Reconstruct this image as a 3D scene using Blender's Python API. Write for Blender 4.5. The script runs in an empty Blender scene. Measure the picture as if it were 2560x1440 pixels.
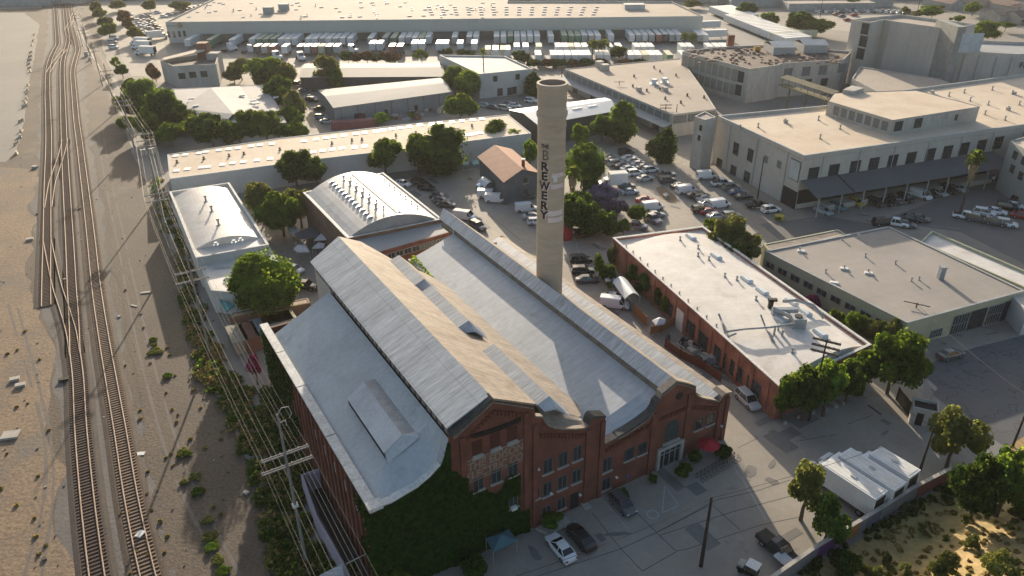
import bpy, math, random
from mathutils import Vector, Matrix, noise
R_=math.radians
random.seed(7)
SC=bpy.context.scene
COL=SC.collection
# ------------------------------------------------------------------ camera
FPX=1891.0; CAMH=68.5
_d=Vector((35,3452,FPX)).normalized()
_up=-_d
_fw=(Vector((0,0,1))-_up*_up.z).normalized()
_rt=_fw.cross(_up)
if _rt.x<0: _rt=-_rt
RM=Matrix((_rt,_fw,_up))            # camera(x right,y down,z fwd) -> world
cam=bpy.data.cameras.new('camera'); cam.sensor_width=36; cam.lens=FPX/2560*36; cam.clip_end=4000; cam.clip_start=.5
co=bpy.data.objects.new('camera',cam); COL.objects.link(co); SC.camera=co
cx=RM.col[0]; cy=-RM.col[1]; cz=-RM.col[2]
mw=Matrix(((cx.x,cy.x,cz.x,0),(cx.y,cy.y,cz.y,0),(cx.z,cy.z,cz.z,CAMH),(0,0,0,1)))
co.matrix_world=mw
SC.render.resolution_x=1024; SC.render.resolution_y=576
# ------------------------------------------------------------------ light
SUN_AZ=-7.5; SUN_EL=14.4
w=bpy.data.worlds.new('World'); SC.world=w; w.use_nodes=True
nt=w.node_tree; nt.nodes.clear()
out=nt.nodes.new('ShaderNodeOutputWorld'); bg=nt.nodes.new('ShaderNodeBackground'); sky=nt.nodes.new('ShaderNodeTexSky')
sky.sky_type='NISHITA'; sky.sun_disc=False; sky.sun_elevation=R_(SUN_EL); sky.sun_rotation=R_(SUN_AZ)
sky.air_density=1.0; sky.dust_density=3.2; sky.ozone_density=.8; sky.altitude=100
bg.inputs[1].default_value=0.122
nt.links.new(sky.outputs[0],bg.inputs[0]); nt.links.new(bg.outputs[0],out.inputs[0])
sl=bpy.data.lights.new('sun','SUN'); sl.energy=5.0; sl.angle=R_(0.5); sl.color=(1.0,.85,.66)
so=bpy.data.objects.new('sun',sl); COL.objects.link(so)
sd=Vector((math.sin(R_(SUN_AZ))*math.cos(R_(SUN_EL)),math.cos(R_(SUN_AZ))*math.cos(R_(SUN_EL)),math.sin(R_(SUN_EL))))
so.rotation_euler=sd.to_track_quat('Z','Y').to_euler(); so.location=(0,0,120)
SC.view_settings.view_transform='Standard'; SC.view_settings.look='None'; SC.view_settings.exposure=0.78; SC.view_settings.gamma=1
# ------------------------------------------------------------------ survey helpers: sight line -> place
def ray(u,v): return RM@Vector(((u-1280)/FPX,(v-720)/FPX,1))
def G(u,v,z=0.):
    r=ray(u,v); t=(z-CAMH)/r.z; return Vector((r.x*t,r.y*t,z))
def zt(base,top):
    b=G(*base); r=ray(*top); t=(r.x*b.x+r.y*b.y)/(r.x*r.x+r.y*r.y); return CAMH+r.z*t
def below(u,v,vb):
    return (u+(1315-u)*(vb-v)/(4172-v),vb)
def depth(p): return (RM.transposed()@(p-Vector((0,0,CAMH)))).z
def hd(deg): return Vector((math.sin(R_(deg)),math.cos(R_(deg)),0))
# ------------------------------------------------------------------ materials
MATS={}
def mat(name,c,c2=None,rough=.8,scale=.3,fine=8.,amt=.5,metal=0.,bump=0.,stretch=None,stain=None,spec=.3,emit=None,seams=None):
    if name in MATS: return MATS[name]
    m=bpy.data.materials.new(name); m.use_nodes=True; n=m.node_tree; b=n.nodes['Principled BSDF']
    b.inputs['Roughness'].default_value=rough; b.inputs['Metallic'].default_value=metal
    b.inputs['Specular IOR Level'].default_value=spec
    c=tuple(c)+(1,)
    if c2 is None: c2=tuple(x*.72 for x in c[:3])
    c2=tuple(c2)[:3]+(1,)
    tc=n.nodes.new('ShaderNodeTexCoord'); mp=n.nodes.new('ShaderNodeMapping'); n.links.new(tc.outputs['Object'],mp.inputs[0])
    if stretch: mp.inputs['Scale'].default_value=stretch
    def nz(sc,det,src):
        a=n.nodes.new('ShaderNodeTexNoise'); a.inputs['Scale'].default_value=sc; a.inputs['Detail'].default_value=det; a.inputs['Roughness'].default_value=.65
        n.links.new(src,a.inputs['Vector']); return a
    a=nz(scale,6,mp.outputs[0]); a2=nz(fine,3,mp.outputs[0])
    mr=n.nodes.new('ShaderNodeMapRange'); mr.inputs[1].default_value=.35; mr.inputs[2].default_value=.68
    n.links.new(a.outputs[0],mr.inputs[0])
    mx=n.nodes.new('ShaderNodeMix'); mx.data_type='RGBA'; mx.inputs[6].default_value=c; mx.inputs[7].default_value=c2
    n.links.new(mr.outputs[0],mx.inputs[0])
    mr2=n.nodes.new('ShaderNodeMapRange'); mr2.inputs[1].default_value=.3; mr2.inputs[2].default_value=.7; mr2.inputs[3].default_value=1-amt*.5; mr2.inputs[4].default_value=1+amt*.3
    n.links.new(a2.outputs[0],mr2.inputs[0])
    mm=n.nodes.new('ShaderNodeMix'); mm.data_type='RGBA'; mm.blend_type='MULTIPLY'; mm.inputs[0].default_value=1
    n.links.new(mx.outputs[2],mm.inputs[6]); n.links.new(mr2.outputs[0],mm.inputs[7])
    last=mm.outputs[2]
    if stain:
        a3=nz(stain[1],8,tc.outputs['Object']); mr3=n.nodes.new('ShaderNodeMapRange'); mr3.inputs[1].default_value=stain[2]; mr3.inputs[2].default_value=stain[2]+.12
        n.links.new(a3.outputs[0],mr3.inputs[0]); mx3=n.nodes.new('ShaderNodeMix'); mx3.data_type='RGBA'; mx3.inputs[7].default_value=tuple(stain[0])+(1,)
        n.links.new(mr3.outputs[0],mx3.inputs[0]); n.links.new(last,mx3.inputs[6]); last=mx3.outputs[2]
    if seams:
        px_,py_,pz_,ang,stg,wd=seams; m2=n.nodes.new('ShaderNodeMapping'); m2.inputs['Rotation'].default_value=(0,0,R_(ang)); n.links.new(tc.outputs['Object'],m2.inputs[0])
        s3=n.nodes.new('ShaderNodeSeparateXYZ'); n.links.new(m2.outputs[0],s3.inputs[0])
        for ax_,per in enumerate((px_,py_,pz_)):
            if not per: continue
            f1=n.nodes.new('ShaderNodeMath'); f1.operation='PINGPONG'; f1.inputs[1].default_value=per/2; n.links.new(s3.outputs[ax_],f1.inputs[0])
            f2=n.nodes.new('ShaderNodeMapRange'); f2.inputs[1].default_value=0; f2.inputs[2].default_value=wd; f2.inputs[3].default_value=1-stg; f2.inputs[4].default_value=1; n.links.new(f1.outputs[0],f2.inputs[0])
            f3=n.nodes.new('ShaderNodeMix'); f3.data_type='RGBA'; f3.blend_type='MULTIPLY'; f3.inputs[0].default_value=1; n.links.new(last,f3.inputs[6]); n.links.new(f2.outputs[0],f3.inputs[7]); last=f3.outputs[2]
    n.links.new(last,b.inputs['Base Color'])
    if bump:
        bp=n.nodes.new('ShaderNodeBump'); bp.inputs['Strength'].default_value=bump; bp.inputs['Distance'].default_value=.08
        n.links.new(a2.outputs[0],bp.inputs['Height']); n.links.new(bp.outputs[0],b.inputs['Normal'])
    if emit: b.inputs['Emission Color'].default_value=tuple(emit)+(1,); b.inputs['Emission Strength'].default_value=1
    MATS[name]=m; return m
def leafmat(name,c,tr=None,t=.45):
    if name in MATS: return MATS[name]
    m=bpy.data.materials.new(name); m.use_nodes=True; n=m.node_tree; n.nodes.clear()
    o=n.nodes.new('ShaderNodeOutputMaterial'); d=n.nodes.new('ShaderNodeBsdfDiffuse'); tl=n.nodes.new('ShaderNodeBsdfTranslucent'); mx=n.nodes.new('ShaderNodeMixShader')
    tc=n.nodes.new('ShaderNodeTexCoord'); a=n.nodes.new('ShaderNodeTexNoise'); a.inputs['Scale'].default_value=2.2; a.inputs['Detail'].default_value=4
    n.links.new(tc.outputs['Object'],a.inputs['Vector'])
    mr=n.nodes.new('ShaderNodeMapRange'); mr.inputs[1].default_value=.3; mr.inputs[2].default_value=.7; mr.inputs[3].default_value=.6; mr.inputs[4].default_value=1.5
    n.links.new(a.outputs[0],mr.inputs[0])
    oi=n.nodes.new('ShaderNodeObjectInfo'); mr2=n.nodes.new('ShaderNodeMapRange'); mr2.inputs[3].default_value=.75; mr2.inputs[4].default_value=1.3; n.links.new(oi.outputs['Random'],mr2.inputs[0])
    mu=n.nodes.new('ShaderNodeMath'); mu.operation='MULTIPLY'; n.links.new(mr.outputs[0],mu.inputs[0]); n.links.new(mr2.outputs[0],mu.inputs[1])
    for sh,cc in ((d,c),(tl,tr or tuple(x*1.5 for x in c))):
        q=n.nodes.new('ShaderNodeMix'); q.data_type='RGBA'; q.blend_type='MULTIPLY'; q.inputs[0].default_value=1; q.inputs[6].default_value=tuple(cc)+(1,)
        n.links.new(mu.outputs[0],q.inputs[7]); n.links.new(q.outputs[2],sh.inputs[0])
    mx.inputs[0].default_value=t
    n.links.new(d.outputs[0],mx.inputs[1]); n.links.new(tl.outputs[0],mx.inputs[2]); n.links.new(mx.outputs[0],o.inputs[0])
    MATS[name]=m; return m
def brickmat(name,c1,c2,mortar,sc=1.0):
    m=bpy.data.materials.new(name); m.use_nodes=True; n=m.node_tree; b=n.nodes['Principled BSDF']; b.inputs['Roughness'].default_value=.9
    tc=n.nodes.new('ShaderNodeTexCoord'); sp=n.nodes.new('ShaderNodeSeparateXYZ'); cb=n.nodes.new('ShaderNodeCombineXYZ'); ad=n.nodes.new('ShaderNodeMath')
    n.links.new(tc.outputs['Object'],sp.inputs[0]); n.links.new(sp.outputs[0],ad.inputs[0]); n.links.new(sp.outputs[1],ad.inputs[1]); n.links.new(ad.outputs[0],cb.inputs[0]); n.links.new(sp.outputs[2],cb.inputs[1])
    br=n.nodes.new('ShaderNodeTexBrick'); br.inputs['Scale'].default_value=sc*2.2; br.inputs['Color1'].default_value=tuple(c1)+(1,); br.inputs['Color2'].default_value=tuple(c2)+(1,); br.inputs['Mortar'].default_value=tuple(mortar)+(1,)
    br.inputs['Mortar Size'].default_value=.03; n.links.new(cb.outputs[0],br.inputs[0])
    a=n.nodes.new('ShaderNodeTexNoise'); a.inputs['Scale'].default_value=.45; a.inputs['Detail'].default_value=8; n.links.new(tc.outputs['Object'],a.inputs[0])
    mr=n.nodes.new('ShaderNodeMapRange'); mr.inputs[1].default_value=.3; mr.inputs[2].default_value=.72; mr.inputs[3].default_value=.62; mr.inputs[4].default_value=1.3; n.links.new(a.outputs[0],mr.inputs[0])
    mm=n.nodes.new('ShaderNodeMix'); mm.data_type='RGBA'; mm.blend_type='MULTIPLY'; mm.inputs[0].default_value=1; n.links.new(br.outputs[0],mm.inputs[6]); n.links.new(mr.outputs[0],mm.inputs[7])
    n.links.new(mm.outputs[2],b.inputs['Base Color']); MATS[name]=m; return m
M_BRICK=brickmat('red_brick',(.205,.052,.030),(.145,.037,.024),(.13,.08,.06))
M_BRICK2=brickmat('orange_brick',(.36,.12,.065),(.28,.085,.05),(.24,.16,.12))
M_METAL=mat('grey_roof_sheet',(.50,.53,.55),(.34,.365,.385),rough=.55,scale=.28,fine=2.0,amt=.6,stretch=(.3,2.4,.3),stain=((.27,.24,.22),.4,.64),seams=(3.6,.9,0,0,.22,.10))  # bluish copy on left-facing slopes, their shade put into the colour
M_METAL2=mat('low_roof_felt',(.46,.49,.505),(.36,.39,.405),rough=.65,scale=.14,fine=2.0,amt=.2,stain=((.31,.33,.34),.22,.56),seams=(0,2.4,0,0,.10,.08))
M_TAN=mat('sun_tinted_weathered_sheet',(.295,.255,.215),(.185,.158,.135),rough=.7,scale=.3,fine=2.2,amt=.7,stretch=(.35,1.8,.35),stain=((.155,.118,.085),.28,.56),seams=(3.6,1.1,0,0,.25,.10))  # tan copy on right-facing slopes: warm sunlight put into colour, stains are weathering
M_BLUE=mat('smooth_roof_membrane',(.46,.49,.51),(.36,.39,.415),rough=.6,scale=.15,fine=1.6,amt=.28,stretch=(.35,1.2,1),stain=((.30,.32,.335),.2,.6),seams=(4.5,2.6,0,0,.12,.07))
M_WHITE=mat('white_roof_coating',(.66,.63,.585),(.53,.50,.46),rough=.6,scale=.3,fine=2.5,amt=.14,stain=((.42,.385,.34),.28,.60),seams=(0,2.2,0,19,.10,.10))
M_WHITE2=mat('white_metal_roof',(.62,.66,.68),(.5,.55,.58),rough=.45,scale=.3,fine=2,amt=.2)
M_CREAM=mat('cream_flat_roof',(.62,.53,.42),(.52,.42,.31),rough=.85,scale=.12,fine=3,amt=.18,stain=((.45,.33,.22),.18,.66),seams=(2.6,0,0,-20,.10,.12))
M_GRAV=mat('grey_flat_roof',(.35,.32,.29),(.28,.255,.23),rough=.9,scale=.08,fine=4,amt=.15,stain=((.44,.35,.27),.12,.64),seams=(0,2.2,0,-20,.10,.10))
M_FAR=mat('far_flat_roof',(.41,.355,.30),(.33,.285,.24),rough=.9,scale=.05,fine=1,amt=.2,stain=((.30,.26,.22),.04,.6))
M_CONC=mat('weathered_concrete',(.46,.445,.41),(.36,.345,.315),rough=.9,scale=.18,fine=1.5,amt=.3,stretch=(1,1,.35),stain=((.27,.26,.24),.25,.66),seams=(4.2,4.2,3.6,20,.14,.10))
M_CONC2=mat('pale_concrete',(.50,.475,.43),(.41,.385,.345),rough=.9,scale=.12,fine=1.5,amt=.2,stretch=(1,1,.3),seams=(0,0,3.9,0,.14,.10))
M_GWALL=mat('grey_painted_wall',(.34,.36,.37),(.28,.30,.31),scale=.15,fine=1,amt=.15)
M_WWALL=mat('pale_painted_wall',(.50,.51,.50),(.42,.43,.42),scale=.15,fine=1,amt=.15)
M_WAREW=mat('warehouse_wall',(.40,.42,.40),(.36,.38,.365),scale=.03,fine=.3,amt=.06,seams=(7.5,0,0,2,.10,.18))
M_YWALL=mat('yellow_green_wall',(.42,.42,.30),(.35,.35,.25),scale=.2,fine=1,amt=.15)
M_DARK=mat('dark_opening',(.018,.019,.02),rough=.6)
M_GLASS=mat('window_glass',(.035,.045,.052),(.02,.026,.03),rough=.12,scale=.9,fine=3,spec=.6)
M_GLASS2=mat('grey_window_glass',(.16,.18,.19),(.07,.085,.09),rough=.2,scale=1.1,fine=3,spec=.5)
M_FRAME=mat('grey_window_frame',(.32,.33,.33))
M_DFRAME=mat('dark_window_frame',(.10,.10,.10))
M_SILL=mat('stone_sill',(.42,.40,.37))
M_COPE=mat('dark_coping',(.075,.078,.075),(.045,.047,.045),scale=1,fine=4)
M_COPE2=mat('pale_coping',(.33,.28,.23),(.22,.18,.14),scale=.8,fine=4)
M_WCOPE=mat('white_coping',(.66,.65,.62),(.5,.5,.48),scale=.6,fine=3,stain=((.3,.3,.26),1.2,.62))
M_CHIM=mat('chimney_render',(.50,.405,.305),(.42,.335,.25),rough=.85,scale=.3,fine=.9,amt=.16,stretch=(.5,.5,2.6),seams=(0,0,1.25,0,.05,.06))
M_PAINT=mat('pink_grey_overpaint',(.46,.39,.39),(.42,.36,.355),scale=.6)
M_BLACK=mat('black_lettering',(.03,.024,.022),(.05,.04,.035))
M_WHITEP=mat('white_paint',(.72,.71,.68),(.6,.6,.57),scale=1)
M_STEEL=mat('galvanised_steel',(.42,.43,.43),(.3,.31,.31),rough=.45,metal=.3,scale=1)
M_RUST=mat('rusty_iron',(.13,.065,.04),(.20,.10,.06),scale=1.5,rough=.85)
M_RAIL=mat('rail_steel',(.40,.31,.245),(.30,.21,.15),rough=.65,metal=0.,scale=.3)
M_TIE=mat('timber_sleeper',(.105,.068,.05),(.07,.045,.035),scale=1.5)
M_TIE2=mat('pale_sleeper',(.25,.18,.125),(.13,.09,.065),scale=1.2)
M_WOOD=mat('grey_pole_timber',(.26,.25,.235),(.19,.18,.17),scale=2)
M_DWOOD=mat('dark_pole_timber',(.055,.035,.028),(.035,.025,.02),scale=2)
M_BARK=mat('tree_bark',(.12,.09,.065),(.08,.06,.045),scale=3,bump=.3)
M_LEAF=leafmat('broad_leaf',(.055,.100,.022),(.24,.34,.04),t=.5)
M_LEAFB=leafmat('bright_leaf',(.080,.140,.022),(.32,.42,.04))
M_LEAFD=leafmat('dark_leaf',(.034,.066,.016),(.09,.16,.018))
M_LEAFO=leafmat('olive_leaf',(.09,.105,.038),(.30,.31,.07))
M_LEAFR=leafmat('brown_leaf',(.13,.075,.035),(.20,.10,.04))
M_LEAFP=leafmat('purple_blossom',(.17,.14,.21),(.18,.15,.22))
M_LEAFM=leafmat('magenta_blossom',(.26,.03,.12),(.28,.04,.13))
M_IVY=leafmat('ivy_leaf',(.017,.052,.009),(.04,.09,.012),t=.2)
M_DRY=leafmat('dry_grass_blade',(.36,.26,.11),(.4,.28,.10),t=.3)
M_WEED=leafmat('yellow_weed',(.20,.20,.05),(.3,.28,.06),t=.3)
# ------------------------------------------------------------------ mesh builder
class MB:
    def __init__(s): s.v=[]; s.f=[]; s.m=[]
    def add(s,vs,fs,mi=0):
        b=len(s.v); s.v+= [Vector(p) for p in vs]; s.f+=[tuple(b+i for i in f) for f in fs]; s.m+=[mi]*len(fs); return s
    def quad(s,a,b,c,d,mi=0): return s.add([a,b,c,d],[(0,1,2,3)],mi)
    def poly(s,ps,mi=0): return s.add(ps,[tuple(range(len(ps)))],mi)
    def box(s,x0,x1,y0,y1,z0,z1,mi=0,mx=None):
        vs=[Vector((x,y,z)) for z in (z0,z1) for x,y in ((x0,y0),(x1,y0),(x1,y1),(x0,y1))]
        if mx: vs=[mx@p for p in vs]
        return s.add(vs,[(3,2,1,0),(4,5,6,7),(0,1,5,4),(1,2,6,5),(2,3,7,6),(3,0,4,7)],mi)
    def prism(s,ps,z0,z1,mi=0,top=None):
        n=len(ps); vs=[Vector((p[0],p[1],z0)) for p in ps]+[Vector((p[0],p[1],z1)) for p in ps]
        s.add(vs,[tuple(range(n-1,-1,-1))]+[(i,(i+1)%n,n+(i+1)%n,n+i) for i in range(n)],mi)
        return s.add(vs[n:],[tuple(range(n))],mi if top is None else top)
    def slab(s,ps,n,th,mi=0):   # polygon ps (3d) thickened by vector n*th
        k=len(ps); a=[Vector(p) for p in ps]; b=[p+Vector(n)*th for p in a]
        return s.add(a+b,[tuple(range(k-1,-1,-1)),tuple(range(k,2*k))]+[(i,(i+1)%k,k+(i+1)%k,k+i) for i in range(k)],mi)
    def tube(s,pts,rs,n=8,mi=0,cap=True):
        pts=[Vector(p) for p in pts]
        if not isinstance(rs,(list,tuple)): rs=[rs]*len(pts)
        vs=[]; 
        for i,p in enumerate(pts):
            t=(pts[min(i+1,len(pts)-1)]-pts[max(i-1,0)]).normalized()
            a=t.orthogonal().normalized() if abs(t.z)<.95 else Vector((1,0,0)); 
            if abs(t.z)<.95: a=t.cross(Vector((0,0,1))).normalized()
            b=t.cross(a).normalized()
            for k in range(n):
                q=2*math.pi*k/n; vs.append(p+a*(math.cos(q)*rs[i])+b*(math.sin(q)*rs[i]))
        fs=[(i*n+k,i*n+(k+1)%n,(i+1)*n+(k+1)%n,(i+1)*n+k) for i in range(len(pts)-1) for k in range(n)]
        if cap: fs+=[tuple(range(n)),tuple((len(pts)-1)*n+k for k in range(n))]
        return s.add(vs,fs,mi)
    def loft(s,rings,mi=0,cap=True,closed=True):
        n=len(rings[0]); vs=[p for r in rings for p in r]
        fs=[(i*n+k,i*n+(k+1)%n,(i+1)*n+(k+1)%n,(i+1)*n+k) for i in range(len(rings)-1) for k in range(n if closed else n-1)]
        if cap: fs+=[tuple(range(n-1,-1,-1)),tuple((len(rings)-1)*n+k for k in range(n))]
        return s.add(vs,fs,mi)
    def mesh(s,name,mats,o=None,smooth=False):
        me=bpy.data.meshes.new(name); o=Vector(o) if o is not None else Vector((0,0,0))
        me.from_pydata([tuple(p-o) for p in s.v],[],s.f)
        mats=mats if isinstance(mats,(list,tuple)) else [mats]
        for m in mats: me.materials.append(m)
        if len(mats)>1: me.polygons.foreach_set('material_index',s.m)
        if smooth: me.polygons.foreach_set('use_smooth',[True]*len(s.f))
        me.update(); return me
def tag(o,label=None,cat=None,group=None,kind=None):
    if label: o['label']=label
    if cat: o['category']=cat
    if group: o['group']=group
    if kind: o['kind']=kind
    return o
def node(name,me=None,parent=None,loc=None,rz=None):
    o=bpy.data.objects.new(name,me); COL.objects.link(o)
    if parent: o.parent=parent
    if loc is not None: o.location=loc
    if rz is not None: o.rotation_euler=(0,0,rz)
    return o
def thing(name,label,cat,loc=(0,0,0),rz=0,group=None):
    o=node(name,None,None,loc,rz); o.empty_display_size=.3; return tag(o,label,cat,group)
def part(name,mb,m,parent,smooth=False,local=False):
    r=parent
    while r.parent: r=r.parent
    return node(name,mb.mesh(name,m,None if local else r.location,smooth),parent)
def solo(name,mb,m,label,cat,group=None,o=(0,0,0),smooth=False):
    b=node(name,mb.mesh(name,m,o,smooth),None,o); return tag(b,label,cat,group)
def struct(name,mb,m,o=(0,0,0)): return tag(node(name,mb.mesh(name,m,o),None,o),kind='structure')
def copytree(o,parent=None):
    c=o.copy(); COL.objects.link(c); c.parent=parent
    for ch in o.children: copytree(ch,c)
    return c
ORD=['first','second','third','fourth','fifth','sixth','seventh','eighth','ninth','tenth','eleventh','twelfth','thirteenth','fourteenth','fifteenth','sixteenth','seventeenth','eighteenth','nineteenth','twentieth']
def ordn(i):
    if i<20: return ORD[i]
    t=['','','twenty','thirty','forty','fifty','sixty'][(i+1)//10]; k=(i+1)%10
    return t+('-'+ORD[k-1] if k else 'th').replace('ytwentieth','ieth')
# ================================================================== SETTING
def px(L,z=0): return [G(u,v,z) for u,v in L]
def ragged(ps,step=3.,j=1.0):
    out=[]
    for i,p in enumerate(ps):
        q=ps[(i+1)%len(ps)]; n=max(1,int((q-p).length/step)); d=(q-p); nn=Vector((-d.y,d.x,0)).normalized() if d.length else Vector()
        for k in range(n):
            a=p+d*k/n; out.append(a+nn*((noise.noise(Vector((a.x*.11,a.y*.11,3)))+.6*noise.noise(Vector((a.x*.4,a.y*.4,9))))*j*2))
    return out
def sheet(name,L,z,m,j=0,step=3.):
    ps=px(L); 
    if j: ps=ragged(ps,step,j)
    ps=[Vector((p.x,p.y,z)) for p in ps]
    return struct(name,MB().poly(ps),m)
M_GROUND=mat('worn_yard_paving',(.28,.255,.22),(.21,.19,.165),scale=.035,fine=.8,amt=.25,stain=((.14,.13,.12),.05,.6))
M_YARD=mat('concrete_yard',(.36,.325,.27),(.285,.255,.215),scale=.06,fine=.7,amt=.2,stain=((.175,.16,.14),.09,.62))
M_ASPH=mat('dark_asphalt',(.115,.118,.12),(.085,.088,.09),scale=.08,fine=1,amt=.25,stain=((.15,.15,.15),.12,.6))
M_BALL=mat('rail_ballast',(.145,.135,.125),(.10,.095,.09),scale=.08,fine=2.2,amt=.55,bump=.5)
M_YBALL=mat('rail_yard_gravel',(.125,.096,.070),(.083,.068,.053),scale=.07,fine=2.4,amt=.75,bump=.9,stain=((.15,.117,.086),.045,.58))
M_DIRT=mat('sandy_dirt',(.255,.18,.112),(.165,.125,.09),scale=.08,fine=1.9,amt=.75,bump=.9,stain=((.14,.125,.11),.08,.56))
M_DARKB=mat('dark_ballast',(.065,.050,.042),(.045,.036,.03),scale=.3,fine=2.5,amt=.5)
M_PAD=mat('pale_pad',(.25,.235,.205),(.21,.198,.175),scale=.03,fine=.5,amt=.12)
M_SLOPE=mat('dry_hillside_soil',(.42,.29,.13),(.24,.21,.08),scale=.15,fine=1.5,amt=.5,bump=.5,stain=((.22,.18,.08),.3,.6))
M_ROAD=mat('street_asphalt',(.16,.155,.148),(.13,.127,.122),scale=.05,fine=1,amt=.15)
struct('ground',MB().quad((-1500,-300,0),(1500,-300,0),(1500,2500,0),(-1500,2500,0)),M_GROUND)
sheet('rail_yard',[(-600,1700),(860,1700),(700,1420),(640,1200),(560,1010),(500,880),(455,720),(420,600),(375,470),(330,380),(290,250),(262,130),(225,20),(205,-60),(-700,-60)],.004,M_YBALL,.6,4)
sheet('dirt_ground',[(-500,1700),(165,1500),(150,1330),(152,1180),(120,1080),(138,960),(118,860),(70,740),(60,660),(78,580),(90,490),(92,430),(60,425),(20,420),(-600,420)],.008,M_DIRT,1.2,3)
sheet('track_ballast',[(90,1560),(140,1380),(158,1180),(150,1000),(132,860),(84,760),(88,560),(96,380),(98,240),(112,130),(125,0),(196,0),(212,110),(212,190),(222,330),(246,480),(268,640),(300,820),(330,960),(366,1180),(420,1380),(470,1560)],.006,M_BALL,.8,3)
sheet('dirt_bank',[(330,1430),(560,1430),(600,1260),(500,1080),(440,940),(420,800),(345,860),(320,1000),(380,1180),(400,1330)],.008,M_YBALL,1.2,3)
sheet('concrete_pad',[(-500,30),(60,32),(98,60),(92,110),(82,160),(70,215),(62,300),(42,378),(14,405),(-500,405)],.012,M_PAD,.3,4)
sheet('back_yard',[(-500,-60),(100,-60),(105,20),(40,22),(-500,26)],.008,M_GROUND,.3,4)
sheet('brewery_yard',[(1310,1700),(2000,1440),(2160,1320),(2390,1180),(2290,1000),(2180,990),(1960,1060),(1840,960),(1740,900),(1660,1000),(1500,1240),(1180,1420),(1100,1700)],.006,mat('slab_paving',(.33,.30,.255),(.265,.24,.205),scale=.12,fine=1.2,amt=.16,stain=((.15,.15,.145),.2,.62)))
sheet('central_yard',[(1000,450),(1180,420),(1330,440),(1500,360),(1640,380),(1730,470),(1900,580),(1760,620),(1560,590),(1500,700),(1640,860),(1560,900),(1420,730),(1270,620),(1120,560)],.006,M_YARD)
sheet('warehouse_yard',[(560,100),(560,130),(1000,160),(1300,170),(1700,160),(1990,120),(1760,20),(1700,60),(1000,84)],.006,mat('dock_concrete',(.255,.25,.235),(.215,.21,.20),scale=.04,fine=.6,amt=.12))
sheet('car_park',[(240,20),(290,60),(300,140),(330,190),(400,190),(420,140),(400,80),(420,50),(600,0),(560,-60),(230,-60)],.006,M_YARD)
sheet('street',[(2180,560),(2560,420),(2800,420),(2800,720),(2560,660),(2400,580),(2260,560),(1960,610),(1900,560),(2060,540)],.006,M_ROAD)
# cracked asphalt street corner on the right
m=mat('cracked_asphalt',(.115,.12,.125),(.095,.10,.105),scale=.1,fine=1.2,amt=.15)
n=m.node_tree; b=n.nodes['Principled BSDF']; src=b.inputs['Base Color'].links[0].from_socket
tc=n.nodes.new('ShaderNodeTexCoord'); vo=n.nodes.new('ShaderNodeTexVoronoi'); vo.feature='DISTANCE_TO_EDGE'; vo.inputs['Scale'].default_value=.16
nzz=n.nodes.new('ShaderNodeTexNoise'); nzz.inputs['Scale'].default_value=.3; vm=n.nodes.new('ShaderNodeMix'); vm.data_type='VECTOR'; vm.inputs[0].default_value=.04
n.links.new(tc.outputs['Object'],nzz.inputs[0]); n.links.new(tc.outputs['Object'],vm.inputs[4]); n.links.new(nzz.outputs[1],vm.inputs[5]); vm.inputs[0].default_value=.55
sc_=n.nodes.new('ShaderNodeVectorMath'); sc_.operation='SCALE'; sc_.inputs[3].default_value=8; n.links.new(nzz.outputs[1],sc_.inputs[0])
ad=n.nodes.new('ShaderNodeVectorMath'); n.links.new(tc.outputs['Object'],ad.inputs[0]); n.links.new(sc_.outputs[0],ad.inputs[1]); n.links.new(ad.outputs[0],vo.inputs['Vector'])
mr=n.nodes.new('ShaderNodeMapRange'); mr.inputs[1].default_value=.008; mr.inputs[2].default_value=.02; mr.inputs[3].default_value=.62; mr.inputs[4].default_value=1
n.links.new(vo.outputs['Distance'],mr.inputs[0]); mm=n.nodes.new('ShaderNodeMix'); mm.data_type='RGBA'; mm.blend_type='MULTIPLY'; mm.inputs[0].default_value=1
n.links.new(src,mm.inputs[6]); n.links.new(mr.outputs[0],mm.inputs[7]); n.links.new(mm.outputs[2],b.inputs['Base Color'])
sheet('cracked_road',[(2312,940),(2330,905),(2440,868),(2560,838),(2900,760),(2900,1300),(2560,1150),(2420,1055),(2335,990)],.010,m)
sheet('pavement',[(2306,1000),(2312,940),(2335,990),(2420,1055),(2560,1150),(2700,1260),(2560,1250),(2420,1130),(2340,1050)],.03,mat('pavement_concrete',(.23,.225,.215),(.19,.185,.175),scale=.2))
_w0,_w1=G(2395,1163,2.3),G(1800,1530,2.3); _w0.z=_w1.z=0; _wd=(_w1-_w0).normalized(); _wn=Vector((-_wd.y,_wd.x,0)); _wn=_wn if _wn.y<0 else -_wn
def slope_h(p):
    d=(Vector((p.x,p.y,0))-_w0).dot(_wn)
    if d<2: return 0.
    t=min(1,(d-2)/15); return (t*t*(3-2*t))*4.6+.35*noise.noise(Vector((p.x*.15,p.y*.15,0)))*t+.12*noise.noise(Vector((p.x*.9,p.y*.9,3)))*t
def GS(u,v):
    z=0.
    for _ in range(12): z=.5*z+.5*slope_h(G(u,v,z))
    return G(u,v,z)
_b=MB(); NX,NY=90,60; vs=[]
for j in range(NY+1):
    for i in range(NX+1): p=_w0+_wd*(-60+130*i/NX)+_wn*(.25+48*(j/NY)); p.z=max(.012,slope_h(p)); vs.append(p)
_b.add(vs,[(j*(NX+1)+i,j*(NX+1)+i+1,(j+1)*(NX+1)+i+1,(j+1)*(NX+1)+i) for j in range(NY) for i in range(NX)])
struct('hillside',_b,M_SLOPE)
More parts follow.
